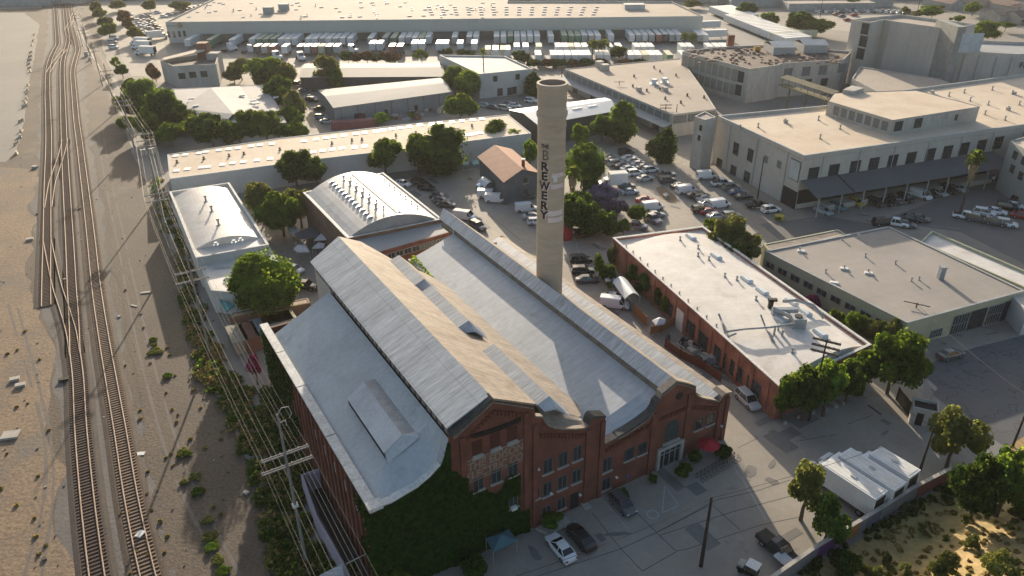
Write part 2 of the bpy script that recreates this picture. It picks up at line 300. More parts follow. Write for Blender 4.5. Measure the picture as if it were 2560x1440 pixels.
# slab joints and cracks in the yard
jm=mat('dark_joint',(.10,.097,.09))
jb=MB()
def strip(mb,a,b,w,z,mi=0):
    d=(b-a); n_=Vector((-d.y,d.x,0)).normalized()*w/2
    mb.quad(*[Vector((p.x,p.y,z)) for p in (a-n_,b-n_,b+n_,a+n_)],mi)
for L in ([(1300,1455),(1550,1373),(1640,1332),(1700,1300),(1790,1250),(1890,1228),(1975,1200)],[(1480,1282),(1552,1372),(1606,1428)],[(1585,1275),(1645,1335),(1690,1378),(1720,1372),(1905,1312),(2010,1290)],[(1606,1428),(1690,1380)],[(1645,1330),(1770,1265)],[(1650,1338),(1830,1280),(2200,1180)],[(1780,1262),(1850,1325)],[(1990,1104),(2090,1086)],[(2120,1060),(2182,1038)],[(2016,1095),(1970,1080)],[(1400,1440),(1420,1470)],[(1845,1120),(1905,1090)],[(1300,600),(1180,500)],[(2480,872),(2600,842)]):
    P=px(L)
    for a,b_ in zip(P,P[1:]): strip(jb,a,b_,.09,.012)
tag(node('pavement_joints',jb.mesh('pavement_joints',jm)),kind='structure')
lb=MB()
for L in ([(1509,1253),(1571,1323)],[(1662,1213),(1697,1263)],[(1662,1213),(1656,1282)],[(1697,1263),(1656,1282)],[(1830,1160),(1850,1192)],[(1853,1192),(1873,1228)],[(2000,1480),(1955,1400)],[(1875,1230),(1915,1300)],[(2030,1240),(2050,1260)],[(1580,545),(1600,600)],[(1435,585),(1448,640)],[(1612,372),(1640,384)],[(2014,552),(2034,549)],[(2330,565),(2400,572)]):
    P=px(L); strip(lb,P[0],P[1],.12,.014)
c=G(1632,1286,.014)
for i in range(14):
    a=2*math.pi*i/14; a2=2*math.pi*(i+1)/14
    lb.quad(c+Vector((math.cos(a)*.75,math.sin(a)*.75,0)),c+Vector((math.cos(a2)*.75,math.sin(a2)*.75,0)),c+Vector((math.cos(a2)*.6,math.sin(a2)*.6,0)),c+Vector((math.cos(a)*.6,math.sin(a)*.6,0)))
tag(node('road_markings',lb.mesh('road_markings',mat('worn_line_paint',(.45,.47,.48),(.33,.35,.36),scale=2))),kind='structure')
# storm drain grate
gb=MB(); strip(gb,G(2170,1013),G(2220,1049),.35,.016); tag(node('drain',gb.mesh('drain',M_DARK)),kind='structure')
# tyre/sand texture ribbons under tracks
# ------------------------------------------------------------------ railway
def smooth(P,step):
    out=[P[0]]
    # catmull-rom
    Q=[P[0]*2-P[1]]+P+[P[-1]*2-P[-2]]
    pts=[]
    for i in range(1,len(Q)-2):
        a,b,c_,d=Q[i-1],Q[i],Q[i+1],Q[i+2]; n=max(2,int((c_-b).length/step))
        for k in range(n):
            t=k/n; pts.append(.5*((2*b)+(c_-a)*t+(2*a-5*b+4*c_-d)*t*t+(3*b-a-3*c_+d)*t**3))
    pts.append(P[-1]); return pts
def track(name_label,L,pale,stop=False,ties=True):
    P=smooth(px(L),1.5); root=thing('railway_track',name_label,'railway track',P[0],0,'tracks of the rail yard')
    z=.15
    bed=MB(); vs=[]
    for i,p in enumerate(P):
        t=(P[min(i+1,len(P)-1)]-P[max(i-1,0)]).normalized(); n_=Vector((-t.y,t.x,0)); vs.append((p,t,n_))
    bed.loft([[p-n_*2.1+Vector((0,0,.016)),p-n_*1.55+Vector((0,0,.10)),p+n_*1.55+Vector((0,0,.10)),p+n_*2.1+Vector((0,0,.016))] for p,t,n_ in vs],cap=False,closed=False)
    part('ballast_bed',bed,M_DARKB if not pale else mat('brown_ballast',(.085,.058,.042),(.055,.04,.03),scale=.3,fine=2.5,amt=.5),root)
    for s in (-1,1):
        r=MB(); r.loft([[p+n_*(s*.7525+a)+Vector((0,0,h)) for a,h in ((-.075,.16),(-.075,.20),(-.04,.22),(-.04,.34),(.04,.34),(.04,.22),(.075,.20),(.075,.16))] for p,t,n_ in vs])
        part('rail',r,M_RAIL,root)
    # sleepers
    if ties:
        d=0; acc=0; T=[]
        for i in range(len(P)-1):
            seg=(P[i+1]-P[i]).length
            while d<acc+seg:
                f=(d-acc)/seg; T.append((P[i].lerp(P[i+1],f),vs[i][1])); d+=.62
            acc+=seg
        T=T[:1500]
        tm=MB().box(-.12,.12,-1.3,1.3,.06,.185).mesh('sleeper',M_TIE2 if pale else M_TIE)
        rest=MB()
        for i,(p,t) in enumerate(T):
            an=math.atan2(t.y,t.x)+random.uniform(-.02,.02)
            if i<100: o=node('sleeper',tm,root,p-root.location,an)
            else: rest.box(-.12,.12,-1.3,1.3,.06,.185,0,Matrix.Translation(p)@Matrix.Rotation(an,4,'Z'))
        if rest.v: tag(part('sleepers',rest,M_TIE2 if pale else M_TIE,root),kind='stuff')
    return root
T2=[(405,1560),(370,1440),(330,1255),(301,1080),(278,950),(259,840),(241,720),(228,600),(214,480),(199,360),(191,300),(186,240),(182,180),(188,150),(194,125),(190,100),(184,75),(180,50),(176,25),(172,-30)]
T1=[(262,1540),(243,1440),(220,1260),(203,1080),(196,950),(188,880),(187,840),(184,780),(180,720),(174,600),(167,480),(161,360),(159,300),(157,240),(155.5,180),(158,150),(165,125),(170,100),(166,75),(164,50),(159,0),(157,-30)]
T0=[(116,766),(116,720),(117,640),(118,600),(119,480),(122,360),(121,300),(119,240),(120,180),(126,150),(137,125),(144,110),(142,75),(137,0),(136,-30)]
track('right hand railway track with pale sleeper ends showing, nearest the power poles',T2,True)
track('middle railway track with dark close-set sleepers running the whole yard',T1,False)
track('left hand siding track that stops short beside the sandy dirt',T0,False)
track('turnout track curving from the left siding into the middle track',[(188,890),(178,830),(162,775),(144,720),(128,650),(118,600)],False,ties=False)
track('crossover track between the left siding and the middle track at mid height',[(121,520),(130,462),(140,430),(150,400),(158,372),(162,350)],False,ties=False)
track('far crossover track between the left and middle tracks',[(121,182),(134,160),(148,142),(163,124)],False,ties=False)
track('short curved spur leaving the right hand track near the top of the yard',[(188,112),(180,99),(170,86),(167,75),(172,64),(179,54),(181,42),(190,30),(205,20)],False,ties=False)
# small objects in the yard
def crate(px_,sx,sy,sz,m,label,name='equipment_box',rz=0.3,cat='box'):
    p=G(*px_); t=thing(name,label,cat,p,rz)
    a=MB().box(-sx/2,sx/2,-sy/2,sy/2,0,sz*.85); part('body',a,m,t,local=True)
    b=MB().box(-sx/2-.05,sx/2+.05,-sy/2-.05,sy/2+.05,sz*.85,sz); part('lid',b,m,t,local=True); return t
M_PALEC=mat('pale_cast_concrete',(.46,.43,.38),(.34,.32,.28),scale=1.2)
crate((28,1090),2.2,1.6,.35,M_PALEC,'pale concrete cover slab lying on the sandy dirt at the left edge','concrete_slab',.2,'slab')
for i,(u,v,l) in enumerate([(38,950,'upper pale concrete block in the small heap on the dirt'),(52,965,'lower pale concrete block in the small heap on the dirt'),(75,600,'white concrete block beside the left siding halfway up')]):
    crate((u,v),1.3,.8,.4,M_PALEC,l,'concrete_block',.4,'block')
crate((88,420),1.3,1.1,.6,M_PALEC,'white box next to the left siding near the end of the pale pad','equipment_box',.1)
crate((352,1415-1080+80+720),1.0,.6,.1,M_WHITEP,'small white board lying in the gravel right of the tracks','board',.1,'board')
crate((352,1339),.7,.9,.36,M_WHITEP,'small white box standing between the rails of the right track','equipment_box',-.3)
crate((364,732),1.6,.5,.15,M_PALEC,'flat pale stone lying on the gravel below a pole shadow','stone',.2,'stone')
crate((335,765),1.4,.25,.12,M_PALEC,'thin pale plank lying on the gravel right of the tracks','plank',-.4,'plank')
crate((217,140),1.6,1.2,1.8,M_PALEC,'pale signal cabinet beside the far right track','signal_cabinet',.3,'cabinet')
crate((226,150),1.2,1.2,1.2,M_GWALL,'grey signal cabinet beside the far right track','signal_cabinet',.3,'cabinet')
crate((160,952),1.4,.5,.4,M_DARK,'dark switch stand beside the middle track','switch_stand',.3,'switch')
# row of pale barrier blocks along the concrete pad
BL=[(86,88),(84,103),(81,113),(77,133),(76,143),(74,152),(72,162),(74,172),(76,180),(71,214),(69,226),(68,236),(66,247),(64,257),(62,268),(53,305),(54,328),(51,343),(41,362),(42,385)]
bmesh=MB(); bmesh.loft([[Vector((x,y,z)) for x,z in ((-.4,0),(-.2,.35),(-.15,.95),(.15,.95),(.2,.35),(.4,0))] for y in (-1.1,1.1)]); bmesh=bmesh.mesh('barrier_block',mat('cream_barrier',(.52,.45,.33),(.4,.35,.26),scale=1))
for i,(u,v) in enumerate(BL):
    o=node('barrier_block',bmesh,None,G(u,v),R_(12+random.uniform(-25,25))); tag(o,'cream concrete barrier block, %s from the top of the row beside the pad'%ordn(i),'barrier','cream barrier blocks along the concrete pad')
# ================================================================== WINDOWS
WCACHE={}
M_OVER=mat('pale_overpaint',(.74,.62,.60),(.66,.55,.54),scale=.6)
M_SFRAME=mat('brown_grey_frame',(.15,.145,.14))
def win_mesh(w,h,kind):
    k=(round(w,2),round(h,2),kind)
    if k in WCACHE: return WCACHE[k]
    f=MB(); t=.06 if kind=='sash' else .09
    f.box(-w/2-t,w/2+t,-.05,.10,-t,0); f.box(-w/2-t,w/2+t,-.05,.10,h,h+t); f.box(-w/2-t,-w/2,-.05,.10,0,h); f.box(w/2,w/2+t,-.05,.10,0,h)
    nx,nz={'sash':(1,0),'grid':(3,3),'grid2':(4,4),'plain':(0,0),'two':(1,0),'wide':(5,1),'dark':(0,0)}[kind]
    for i in range(nx): x=-w/2+w*(i+1)/(nx+1); f.box(x-.035,x+.035,-.045,.085,0,h)
    for i in range(nz): z=h*(i+1)/(nz+1); f.box(-w/2,w/2,-.04,.08,z-.035,z+.035)
    p=MB().box(-w/2,w/2,-.05,.035,0,h)
    fm={'grid':M_DFRAME,'grid2':M_FRAME,'dark':M_DFRAME,'sash':M_SFRAME}.get(kind,M_FRAME)
    a=f.mesh('window',fm); b=p.mesh('pane',{'grid2':M_GLASS2}.get(kind,M_GLASS)); s=MB().box(-w/2-.22,w/2+.22,-.05,.24,-.26,-.09).mesh('sill',M_SILL)
    WCACHE[k]=(a,b,s); return WCACHE[k]
def window(parent,loc,rz,w,h,kind='grid',sill=False,name='window'):
    a,b,s=win_mesh(w,h,kind); o=node(name,a,parent,loc,rz); node('pane',b,o)
    if sill: node('sill',s,o)
    return o
# ================================================================== BREWERY
P0=G(1467,1255); HB=R_(30.64)
BR=thing('brick_powerhouse','long red brick powerhouse with stepped gables, ivy and parallel metal roofs','building',P0,HB)
LM=Matrix.Translation(P0)@Matrix.Rotation(HB,4,'Z')
def bl(x,y,z): return LM@Vector((x,y,z))
sil=[(-27.1,12.55),(-25.06,12.8),(-22.1,13.45),(-20.6,14.2),(-19.4,15.1),(-18.9,16.2),(-18.55,17.5),(-18.3,18.05),(-17.9,18.25),(-13.05,21.05),(-8.5,18.55),(-7.85,18.2),(-7.75,16.55),(-6.8,16.1),(-6.5,15.3),(-6.0,14.55),(-5.3,13.95),(-4.0,13.2),(-2.2,12.45),(-1.0,12.05),(-.45,12.15),(-.2,12.9),(.2,13.15),(1.9,12.5),(2.1,12.3),(2.15,8.4),(4.0,8.55),(5.3,8.75),(7.5,9.3),(9.1,9.9),(9.6,10.5),(9.85,11.3),(10.4,11.6),(10.55,12.5),(12.83,13.5),(14.6,12.5),(16.2,11.4),(16.45,10.3),(16.8,9.75),(17.6,9.1),(18.6,8.5),(20.0,7.75),(21.05,7.1),(21.35,7.75),(22.0,8.05),(23.0,7.8)]
fac=MB(); ps=[(-27.1,-1)]+sil+[(23.0,-1)]
fac.slab([(x,0,z) for x,z in ps],(0,1,0),.45)
part('front_wall',fac,M_BRICK,BR,local=True)
# side and rear walls
wl=MB()
wl.box(-27.1,-26.65,.45,41.5,-1,12.6); wl.box(22.55,23.0,.45,60,-1,7.3); wl.box(-27.1,-18,40.6,41.05,-1,12.5)
part('side_wall',wl,M_BRICK,BR,local=True)
bw=MB(); bw.slab([(-17.6,44.4,-1),(-17.6,44.4,18.9),(-13.05,44.4,21.1),(2.6,44.4,9.8),(2.6,44.4,-1)],(0,1,0),.4)
bw.slab([(2.6,57.2,-1),(2.6,57.2,8.6),(11.3,57.2,11.2),(11.3,57.2,12.4),(12.9,57.2,13.4),(19.2,57.2,7.8),(22.5,57.2,7.3),(22.5,57.2,-1)],(0,1,0),.4); bw.box(2.2,2.6,44.8,57.6,-1,8.7)
part('rear_wall',bw,M_CONC2,BR,local=True)
cw=MB(); cw.box(-17.75,-17.35,37.5,44.5,-1,19.0); part('rear_bay_wall',cw,M_CONC2,BR,local=True)
# roofs as thin slabs
def roof(name,pts,m,th=.16): 
    a,b,c_=[Vector(p) for p in pts[:3]]; n_=(b-a).cross(c_-a).normalized(); 
    if n_.z<0: n_=-n_
    return part(name,MB().slab(pts,n_,-th),m,BR,local=True)
def zl(s): return 12.5+(s+26.4)*.614
roof('low_roof',[(-26.7,4.1,zl(-26.7)),(-18.0,4.1,zl(-18.0)),(-18.05,37.2,zl(-18.05)),(-26.0,38.4,zl(-26.0)),(-26.7,38.4,zl(-26.7))],M_METAL2)
def front_patch(name,ss,zf,zr,t0,t1,m):
    b=MB(); b.loft([[Vector((s,t0,zf(s))),Vector((s,(t0+t1)/2,zf(s)*.35+zr(s)*.65)),Vector((s,t1,zr(s)))] for s in ss],cap=False,closed=False); return part(name,b,m,BR,local=True)
def silz(s):
    for (a,za),(b,zb2) in zip(sil,sil[1:]):
        if a<=s<=b: return za+(zb2-za)*(s-a)/(b-a) if b>a else za
    return 0
front_patch('low_roof_front',[-26.5+.5*i for i in range(18)],lambda s:min(silz(s)-.02,zl(s)+.02),zl,.3,4.2,M_METAL2)
roof('tall_roof_shaded_slope',[(-18.2,.35,19.15),(-13.05,.35,21.32),(-13.05,46.3,21.32),(-18.2,44.6,19.15)],M_METAL)
zt_=lambda s:21.3-(s+13.05)*.728
roof('tall_roof_sunny_slope',[(-13.05,.35,zt_(-13.05)),(-7.6,.35,zt_(-7.6)),(-6.6,2.1,zt_(-6.6)),(-.1,2.1,zt_(-.1)),(1.0,3.2,zt_(1.0)),(2.85,6.5,zt_(2.85)),(2.85,44.0,zt_(2.85)),(.6,45.8,zt_(.6)),(-5.3,46.3,zt_(-5.3)),(-8.7,49.4,zt_(-8.7)),(-13.05,46.3,zt_(-13.05))],M_TAN)
zb_=lambda s:8.75+(s-3)*.319
roof('middle_roof',[(1.6,2.9,zb_(1.6)),(9.8,2.9,zb_(9.8)),(9.8,.5,zb_(9.8)),(11.6,.5,zb_(11.6)),(11.6,57.6,zb_(11.6)),(2.6,57.2,zb_(2.6)),(1.6,45,zb_(1.6))],M_BLUE)
front_patch('sunny_roof_front',[-6.4+.4*i for i in range(16)],lambda s:silz(s)-.05,zt_,.3,2.2,M_TAN)
front_patch('middle_roof_front',[2.2+.4*i for i in range(20)],lambda s:min(silz(s)-.03,zb_(s)),zb_,.3,3,M_BLUE)
roof('ridge_roof_shaded_slope',[(11.2,.35,12.5),(12.95,.35,13.62),(12.95,64.5,13.62),(11.2,63.0,12.5)],M_METAL)
roof('ridge_roof_sunny_slope',[(12.95,.35,13.62),(19.3,.35,7.9),(19.3,58.6,7.9),(17.6,59.7,9.4),(12.95,64.5,13.62)],M_TAN)
roof('gutter_slope',[(19.3,.4,7.35),(21.4,.4,8.0),(21.4,58.5,8.0),(19.3,58.5,7.35)],M_METAL)
roof('outer_slope',[(21.4,.4,8.0),(23.1,.4,7.3),(23.1,58.5,7.3),(21.4,58.5,8.0)],M_TAN)
uw=MB(); uw.box(2.7,2.85,6.4,44,8.0,9.6); uw.box(-.2,0,.5,3,8,11.7); uw.slab([(-.1,2,8),(-.1,2,11.7),(2.75,6.4,9.6),(2.75,6.4,8.3)],(.8,-.5,0),.1)
part('valley_wall',uw,M_METAL,BR,local=True)
# clerestories
cl=MB(); cl.box(-17.7,-17.5,.45,44.3,17.3,19.2); part('left_clerestory_wall',cl,mat('dark_clerestory',(.10,.09,.08)),BR,local=True)
sm=MB().box(-.06,.06,-.42,.42,0,1.25).mesh('louvre_panel',mat('pale_louvre',(.30,.27,.23),(.2,.18,.155),scale=2))
k=0; y=1.2
while y<44:
    node('louvre_panel',sm,BR,(-17.78,y,17.75)); y+=1.36 if k%6 else 1.6; k+=1
cr=MB(); cr.box(11.45,11.6,.45,62.5,10.9,12.6); part('right_clerestory_wall',cr,mat('clerestory_frame',(.13,.12,.10)),BR,local=True)
sm=MB().box(-.05,.05,-1.2,1.2,0,1.05).mesh('clerestory_pane',mat('dirty_glass',(.20,.19,.155),(.14,.135,.11),rough=.4,scale=.7,fine=6,amt=.6))
y=2.2
while y<62: node('clerestory_pane',sm,BR,(11.41,y,11.35)); y+=2.55
# copings
def coping(name,pts,w0,w1,th,m):
    b=MB(); rings=[]
    for x,z in pts: rings.append([Vector((x,w0,z)),Vector((x,w1,z)),Vector((x,w1,z+th)),Vector((x,w0,z+th))])
    b.loft(rings); return part(name,b,m,BR,local=True)
coping('white_coping',[(-26.3,12.9)]+[(x,z) for x,z in sil[1:5]],-.2,.75,.16,M_WCOPE)
coping('turret_coping',[(x,z) for x,z in sil[4:8]],-.25,.8,.2,mat('pale_felt',(.42,.44,.46)))
coping('dark_coping',[(-17.95,18.25),(-13.05,21.05)],-.25,.75,.3,M_COPE)
coping('string_course',[(-17.7,17.95),(-13.05,20.7),(-8.0,17.85)],-.3,.0,.1,M_COPE2)
coping('string_course',[(4.2,8.3),(5.3,8.5),(7.5,9.05),(9.1,9.6),(9.6,10.2)],-.3,.0,.1,M_COPE2)
coping('string_course',[(10.7,12.2),(12.83,13.2),(14.6,12.2),(16.1,11.15)],-.3,.0,.1,M_COPE2)
coping('tan_coping',[(-13.05,21.05),(-7.8,18.2)],-.25,.6,.25,M_COPE2)
coping('step_coping',[(x,z) for x,z in sil[12:21]],-.15,.5,.18,M_COPE2)
coping('pier_coping',[(-.45,12.2),(-.2,12.95),(.2,13.2),(2.0,12.5)],-.25,1.0,.28,M_COPE)
coping('brown_coping',[(2.15,8.4),(4.0,8.55)],-.2,.9,.15,M_COPE2)
coping('long_coping',[(4.0,8.55),(5.3,8.75),(7.5,9.3),(9.1,9.9),(9.6,10.5),(9.85,11.3),(10.4,11.6)],-.25,.85,.25,M_COPE)
coping('gable_coping',[(10.4,11.65),(10.5,12.5),(12.83,13.5),(14.6,12.5),(16.25,11.4)],-.25,.8,.25,M_COPE2)
coping('scroll_coping',[(16.25,11.4),(16.45,10.3),(16.8,9.75),(17.6,9.1),(18.6,8.5),(20.0,7.75),(21.05,7.1)],-.2,.6,.18,M_COPE2)
coping('corner_coping',[(21.1,7.2),(21.35,7.75),(22.0,8.05),(23.15,7.8)],-.25,1.6,.25,M_COPE2)
b=MB(); 
for y0,y1 in ((-.2,13),(13.2,24),(24.2,33),(33.2,41.6)): b.box(-27.35,-26.25,y0,y1,12.7,12.95)
b.box(-27.4,-25.9,-.35,.9,12.75,13.2)
part('parapet_coping',b,M_WCOPE,BR,local=True)
b=MB(); b.box(-26.55,-26.3,.6,26,12.62,12.7); part('gutter_strip',b,M_DARK,BR,local=True)  # dark strip along the inner foot of the left parapet
# pilasters and corbels
for s,z in ((-26.85,12.3),(-18.3,16.6),(-16.7,17.6),(-8.9,17.6),(-7.7,15.5),(-.35,11.6),(1.75,12.0),(9.75,9.8),(15.55,10.6),(21.45,6.9),(22.7,7.3)): 
    part('pilaster',MB().box(s-.32,s+.32,-.22,.02,-1,z),M_BRICK,BR,local=True)
def corb(s0,z0,s1,z1,n_,h=.5):
    cb=MB()
    for i in range(n_):
        f=i/(n_-1); s=s0+(s1-s0)*f; z=z0+(z1-z0)*f; cb.box(s-.13,s+.13,-.14,.02,z-h,z); cb.box(s-.2,s+.2,-.16,.0,z,z+.13)
    part('corbel_table',cb,mat('dark_brick',(.16,.05,.03),(.11,.035,.025)),BR,local=True)
corb(-16.3,17.2,-13.3,19.2,8); corb(-12.8,19.4,-9.5,17.7,8); corb(-7.3,13.9,-.1,10.7,16); corb(2.6,7.4,9.3,8.4,14); corb(10.9,8.6,15.2,8.6,10); corb(16.4,8.2,20.9,6.2,11)
# windows in the front
FZ=math.pi   # window meshes face +y; front faces -y
def fw(s,z,w,h,kind='sash',sill=True): return window(BR,(s,-.0,z),FZ,w,h,kind,sill)
for z,h in ((7.75,1.95),(4.25,1.9)):
    for s in (-5.95,-3.85,-1.8): fw(s,z,1.15,h)
fw(-6.05,.85,1.15,1.6); fw(-3.9,1.0,1.1,1.6); fw(-7.35,4.5,.4,1.4)
for s in (-15.0,-12.75,-10.65): fw(s,9.6,1.15,1.75)
fw(-10.6,4.8,1.0,1.6)
fw(2.8,3.8,1.25,2.0); fw(2.85,.8,1.25,1.7); fw(6.25,4.1,1.3,1.6,'dark'); fw(8.35,4.05,1.3,1.6,'dark'); fw(17.85,3.95,1.25,1.55,'dark'); fw(19.95,3.85,1.25,1.6,'dark')
b=MB()
for s in (-14.95,-12.78,-10.66): b.box(s-.62,s+.62,-.03,.03,14.4,16.4)
part('bricked_up_window',b,mat('dark_infill',(.10,.03,.022)),BR,local=True)
b=MB()
for s in (-14.95,-12.78,-10.66): b.box(s-.75,s+.75,-.32,.02,14.1,14.28); b.box(s-.6,s+.6,-.2,.02,14.28,14.5)
part('stone_sill',b,M_SILL,BR,local=True)
d=part('side_door',MB().box(-2.55,-1.35,-.04,.03,0,2.5),M_DARK,BR,local=True)
# arched window + entrance
aw=MB(); pts=[(12.0,4.1),(12.0,6.1)]+[(13.15-1.15*math.cos(a),6.1+1.25*math.sin(a)) for a in [math.pi*i/10 for i in range(1,10)]]+[(14.3,6.1),(14.3,4.1)]
aw.slab([(x,-.03,z) for x,z in pts],(0,1,0),.05); o=part('arched_window',aw,mat('green_grey_glass',(.06,.085,.085),(.035,.05,.05),rough=.15,scale=1.5),BR,local=True)
b=MB(); 
for x in (12.75,13.55): b.box(x-.04,x+.04,-.08,-.03,4.1,7.1)
for z in (4.8,5.5,6.2): b.box(12.0,14.3,-.08,-.03,z-.035,z+.035)
part('glazing_bar',b,M_DFRAME,o,local=True)
b=MB(); b.box(11.75,14.5,-.3,.02,3.8,4.0); part('arch_sill',b,M_SILL,BR,local=True)
e=part('entrance',MB().box(11.35,14.95,-.05,.02,-.05,3.0),M_GLASS,BR,local=True)
b=MB(); b.box(10.95,11.4,-.3,.05,-.1,3.0); b.box(14.9,15.35,-.3,.05,-.1,3.0); b.box(10.95,15.35,-.32,.05,3.0,3.5); part('door_surround',b,mat('pale_door_surround',(.42,.40,.38)),e,local=True)
b=MB(); 
for x in (12.2,13.15,14.1): b.box(x-.05,x+.05,-.12,-.04,0,3.0)
b.box(11.4,14.9,-.12,-.04,2.15,2.27); part('door_frame',b,M_STEEL,e,local=True)
b=MB(); b.tube([(13.75,-.06,10.9),(13.75,.02,10.9)],.55,16); part('oculus',b,M_DARK,BR,local=True)
b=MB(); b.box(-16.2,-9.2,-.025,.02,11.05,14.05)
sg=part('painted_sign',b,mat('faded_sign_paint',(.21,.115,.080),(.17,.085,.058),scale=.9,fine=6),BR,local=True)
b=MB(); b.box(-16.25,-9.15,-.04,0,14.0,14.08); b.box(-16.25,-9.15,-.04,0,11.0,11.08); b.box(-9.2,-9.12,-.04,0,11.0,14.08); part('sign_border',b,mat('faded_border',(.38,.27,.2)),sg,local=True)
def text_mesh(s,size,m,ext=.01,name='lettering',sx=1.,bold=0.):
    cu=bpy.data.curves.new(name,'FONT'); cu.body=s; cu.size=size; cu.extrude=ext; cu.align_x='CENTER'; cu.offset=bold; cu.resolution_u=3
    o=bpy.data.objects.new(name,cu); COL.objects.link(o); dg=bpy.context.evaluated_depsgraph_get(); me=bpy.data.meshes.new_from_object(o.evaluated_get(dg)); bpy.data.objects.remove(o); bpy.data.curves.remove(cu)
    me.materials.clear(); me.materials.append(m); me.name=name
    for v in me.vertices: v.co=Vector((v.co.x*sx,v.co.z,v.co.y))   # stand up: x right, z up
    return me
lm=mat('faded_white_letters',(.33,.25,.205),(.24,.16,.12),scale=1.6,fine=5)
for s,z,sx in (('THE EDISON',12.62,.80),('ELECTRIC CO.',11.3,.74)):
    o=node('lettering',text_mesh(s,1.55,lm,.012,sx=sx,bold=.03),sg,(-12.7,-.045,z))
# long black cable sign bracket on the gable
b=MB(); rr=random.Random(3); 
for i in range(70):
    f=i/69; s=-15.6+5.8*f; z=17.35-.25*f-.2*math.sin(f*3.1); b.box(s-.12,s+.12,-.3,-.05,z-.12-rr.random()*.18,z+.12+rr.random()*.15)
part('hanging_vine',b,M_BLACK,BR,local=True)
# fire/alarm boxes, lamps
b=MB(); b.box(6.2,6.45,-.06,0,.8,1.5); part('blue_notice',b,mat('blue_notice',(.05,.17,.42)),BR,local=True)
b=MB(); b.box(-11.0,-10.3,-.45,.0,4.5,4.95); part('air_conditioner',b,M_WHITEP,BR,local=True)
for s,z in ((-1.2,1.9),(-5.5,4.3),(4.4,2.0),(-7.3,8.9),(22.2,2.6)): part('wall_lamp',MB().box(s-.12,s+.12,-.3,0,z-.1,z+.12),M_WHITEP,BR,local=True)
# white boarded windows on the left flank
b=MB().box(-.06,.06,-.85,.85,0,1.5).mesh('boarded_window',mat('blue_white_board',(.45,.48,.52)))
for y in (4.6,8.1,11.5,15.2,19): node('boarded_window',b,BR,(-27.14,y,8.6))
b2=MB().box(-.06,.06,-.7,.7,0,1.5).mesh('flank_window',M_DARK)
for y in (3,6.4,9.8,13.2,16.6,20,23.4): node('flank_window',b2,BR,(-27.13,y,4.6))
b=MB()
for y in [2+1.7*i for i in range(22)]: b.box(-27.4,-27.1,y-.28,y+.28,-1,12.2)
part('flank_pilaster',b,M_BRICK,BR,local=True)
# monitors (ridge vents) on sunny slope
def monitor(y0,y1,s0=-6.1):
    b=MB(); s1,s2=s0+1.5,s0+3.5; z0=zt_(s0)+.05; z1=z0-.15; z2=zt_(s2)+1.15
    b.quad((s0-.15,y0,z0),(s0-.15,y1,z0),(s1,y1,z1+.75),(s1,y0,z1+.75),0)
    b.quad((s1,y0,z1+.75),(s1,y1,z1+.75),(s2+.15,y1,z2-.35),(s2+.15,y0,z2-.35),1)
    b.quad((s2,y0,z2-.3),(s2,y1,z2-.3),(s2,y1,zt_(s2)-.1),(s2,y0,zt_(s2)-.1),0)
    for y in (y0+.12,y1-.12): b.poly([(s0,y,zt_(s0)-.1),(s0,y,z0),(s1,y,z1+.72),(s2,y,z2-.32),(s2,y,zt_(s2)-.1)],2)
    b.poly([(s0-.1,y0-.02,z0),(s1,y0-.02,z1+.75),(s2+.1,y0-.02,z2-.32),(s2+.1,y0-1.3,z2-.95),(s1+.2,y0-1.3,z1-.35),(s0+.2,y0-1.0,z0-.45)],2)
    return part('roof_monitor',b,[M_METAL,M_TAN,mat('pale_end_panel',(.50,.53,.56))],BR,local=True)
monitor(34.9,44.2); monitor(21.2,32.6); monitor(1.9,14.6)
# big louvred skylight on the low roof
b=MB(); s0,s1,s2=-23.6,-21.4,-19.9
b.quad((s0,4.6,zl(s0)+.9),(s0,15.8,zl(s0)+.9),(s1,15.8,zl(s1)+1.1),(s1,4.6,zl(s1)+1.1),0)
b.quad((s1,4.6,zl(s1)+1.1),(s1,15.8,zl(s1)+1.1),(s2,15.8,zl(s2)-.02),(s2,4.6,zl(s2)-.02),1)
b.quad((s0+.1,4.6,zl(s0)-.1),(s0+.1,15.8,zl(s0)-.1),(s0+.1,15.8,zl(s0)+.88),(s0+.1,4.6,zl(s0)+.88),2)
for y in (4.65,15.75): b.poly([(s0+.1,y,zl(s0)-.05),(s0+.1,y,zl(s0)+.88),(s1,y,zl(s1)+1.07),(s2,y,zl(s2))],3)
b.poly([(s0+.1,4.58,zl(s0)+.9),(s1,4.58,zl(s1)+1.1),(s2,4.58,zl(s2)+.05),(s2,3.5,zl(s2)+.03),(s0+.1,3.9,zl(s0)+.03)],3)
part('roof_skylight',b,[mat('skylight_sheet',(.56,.58,.60)),mat('skylight_sheet_darker',(.38,.385,.39),scale=.8),M_DARK,mat('pale_end_panel2',(.55,.58,.6))],BR,local=True)  # right slope gets a darker sheet than the left
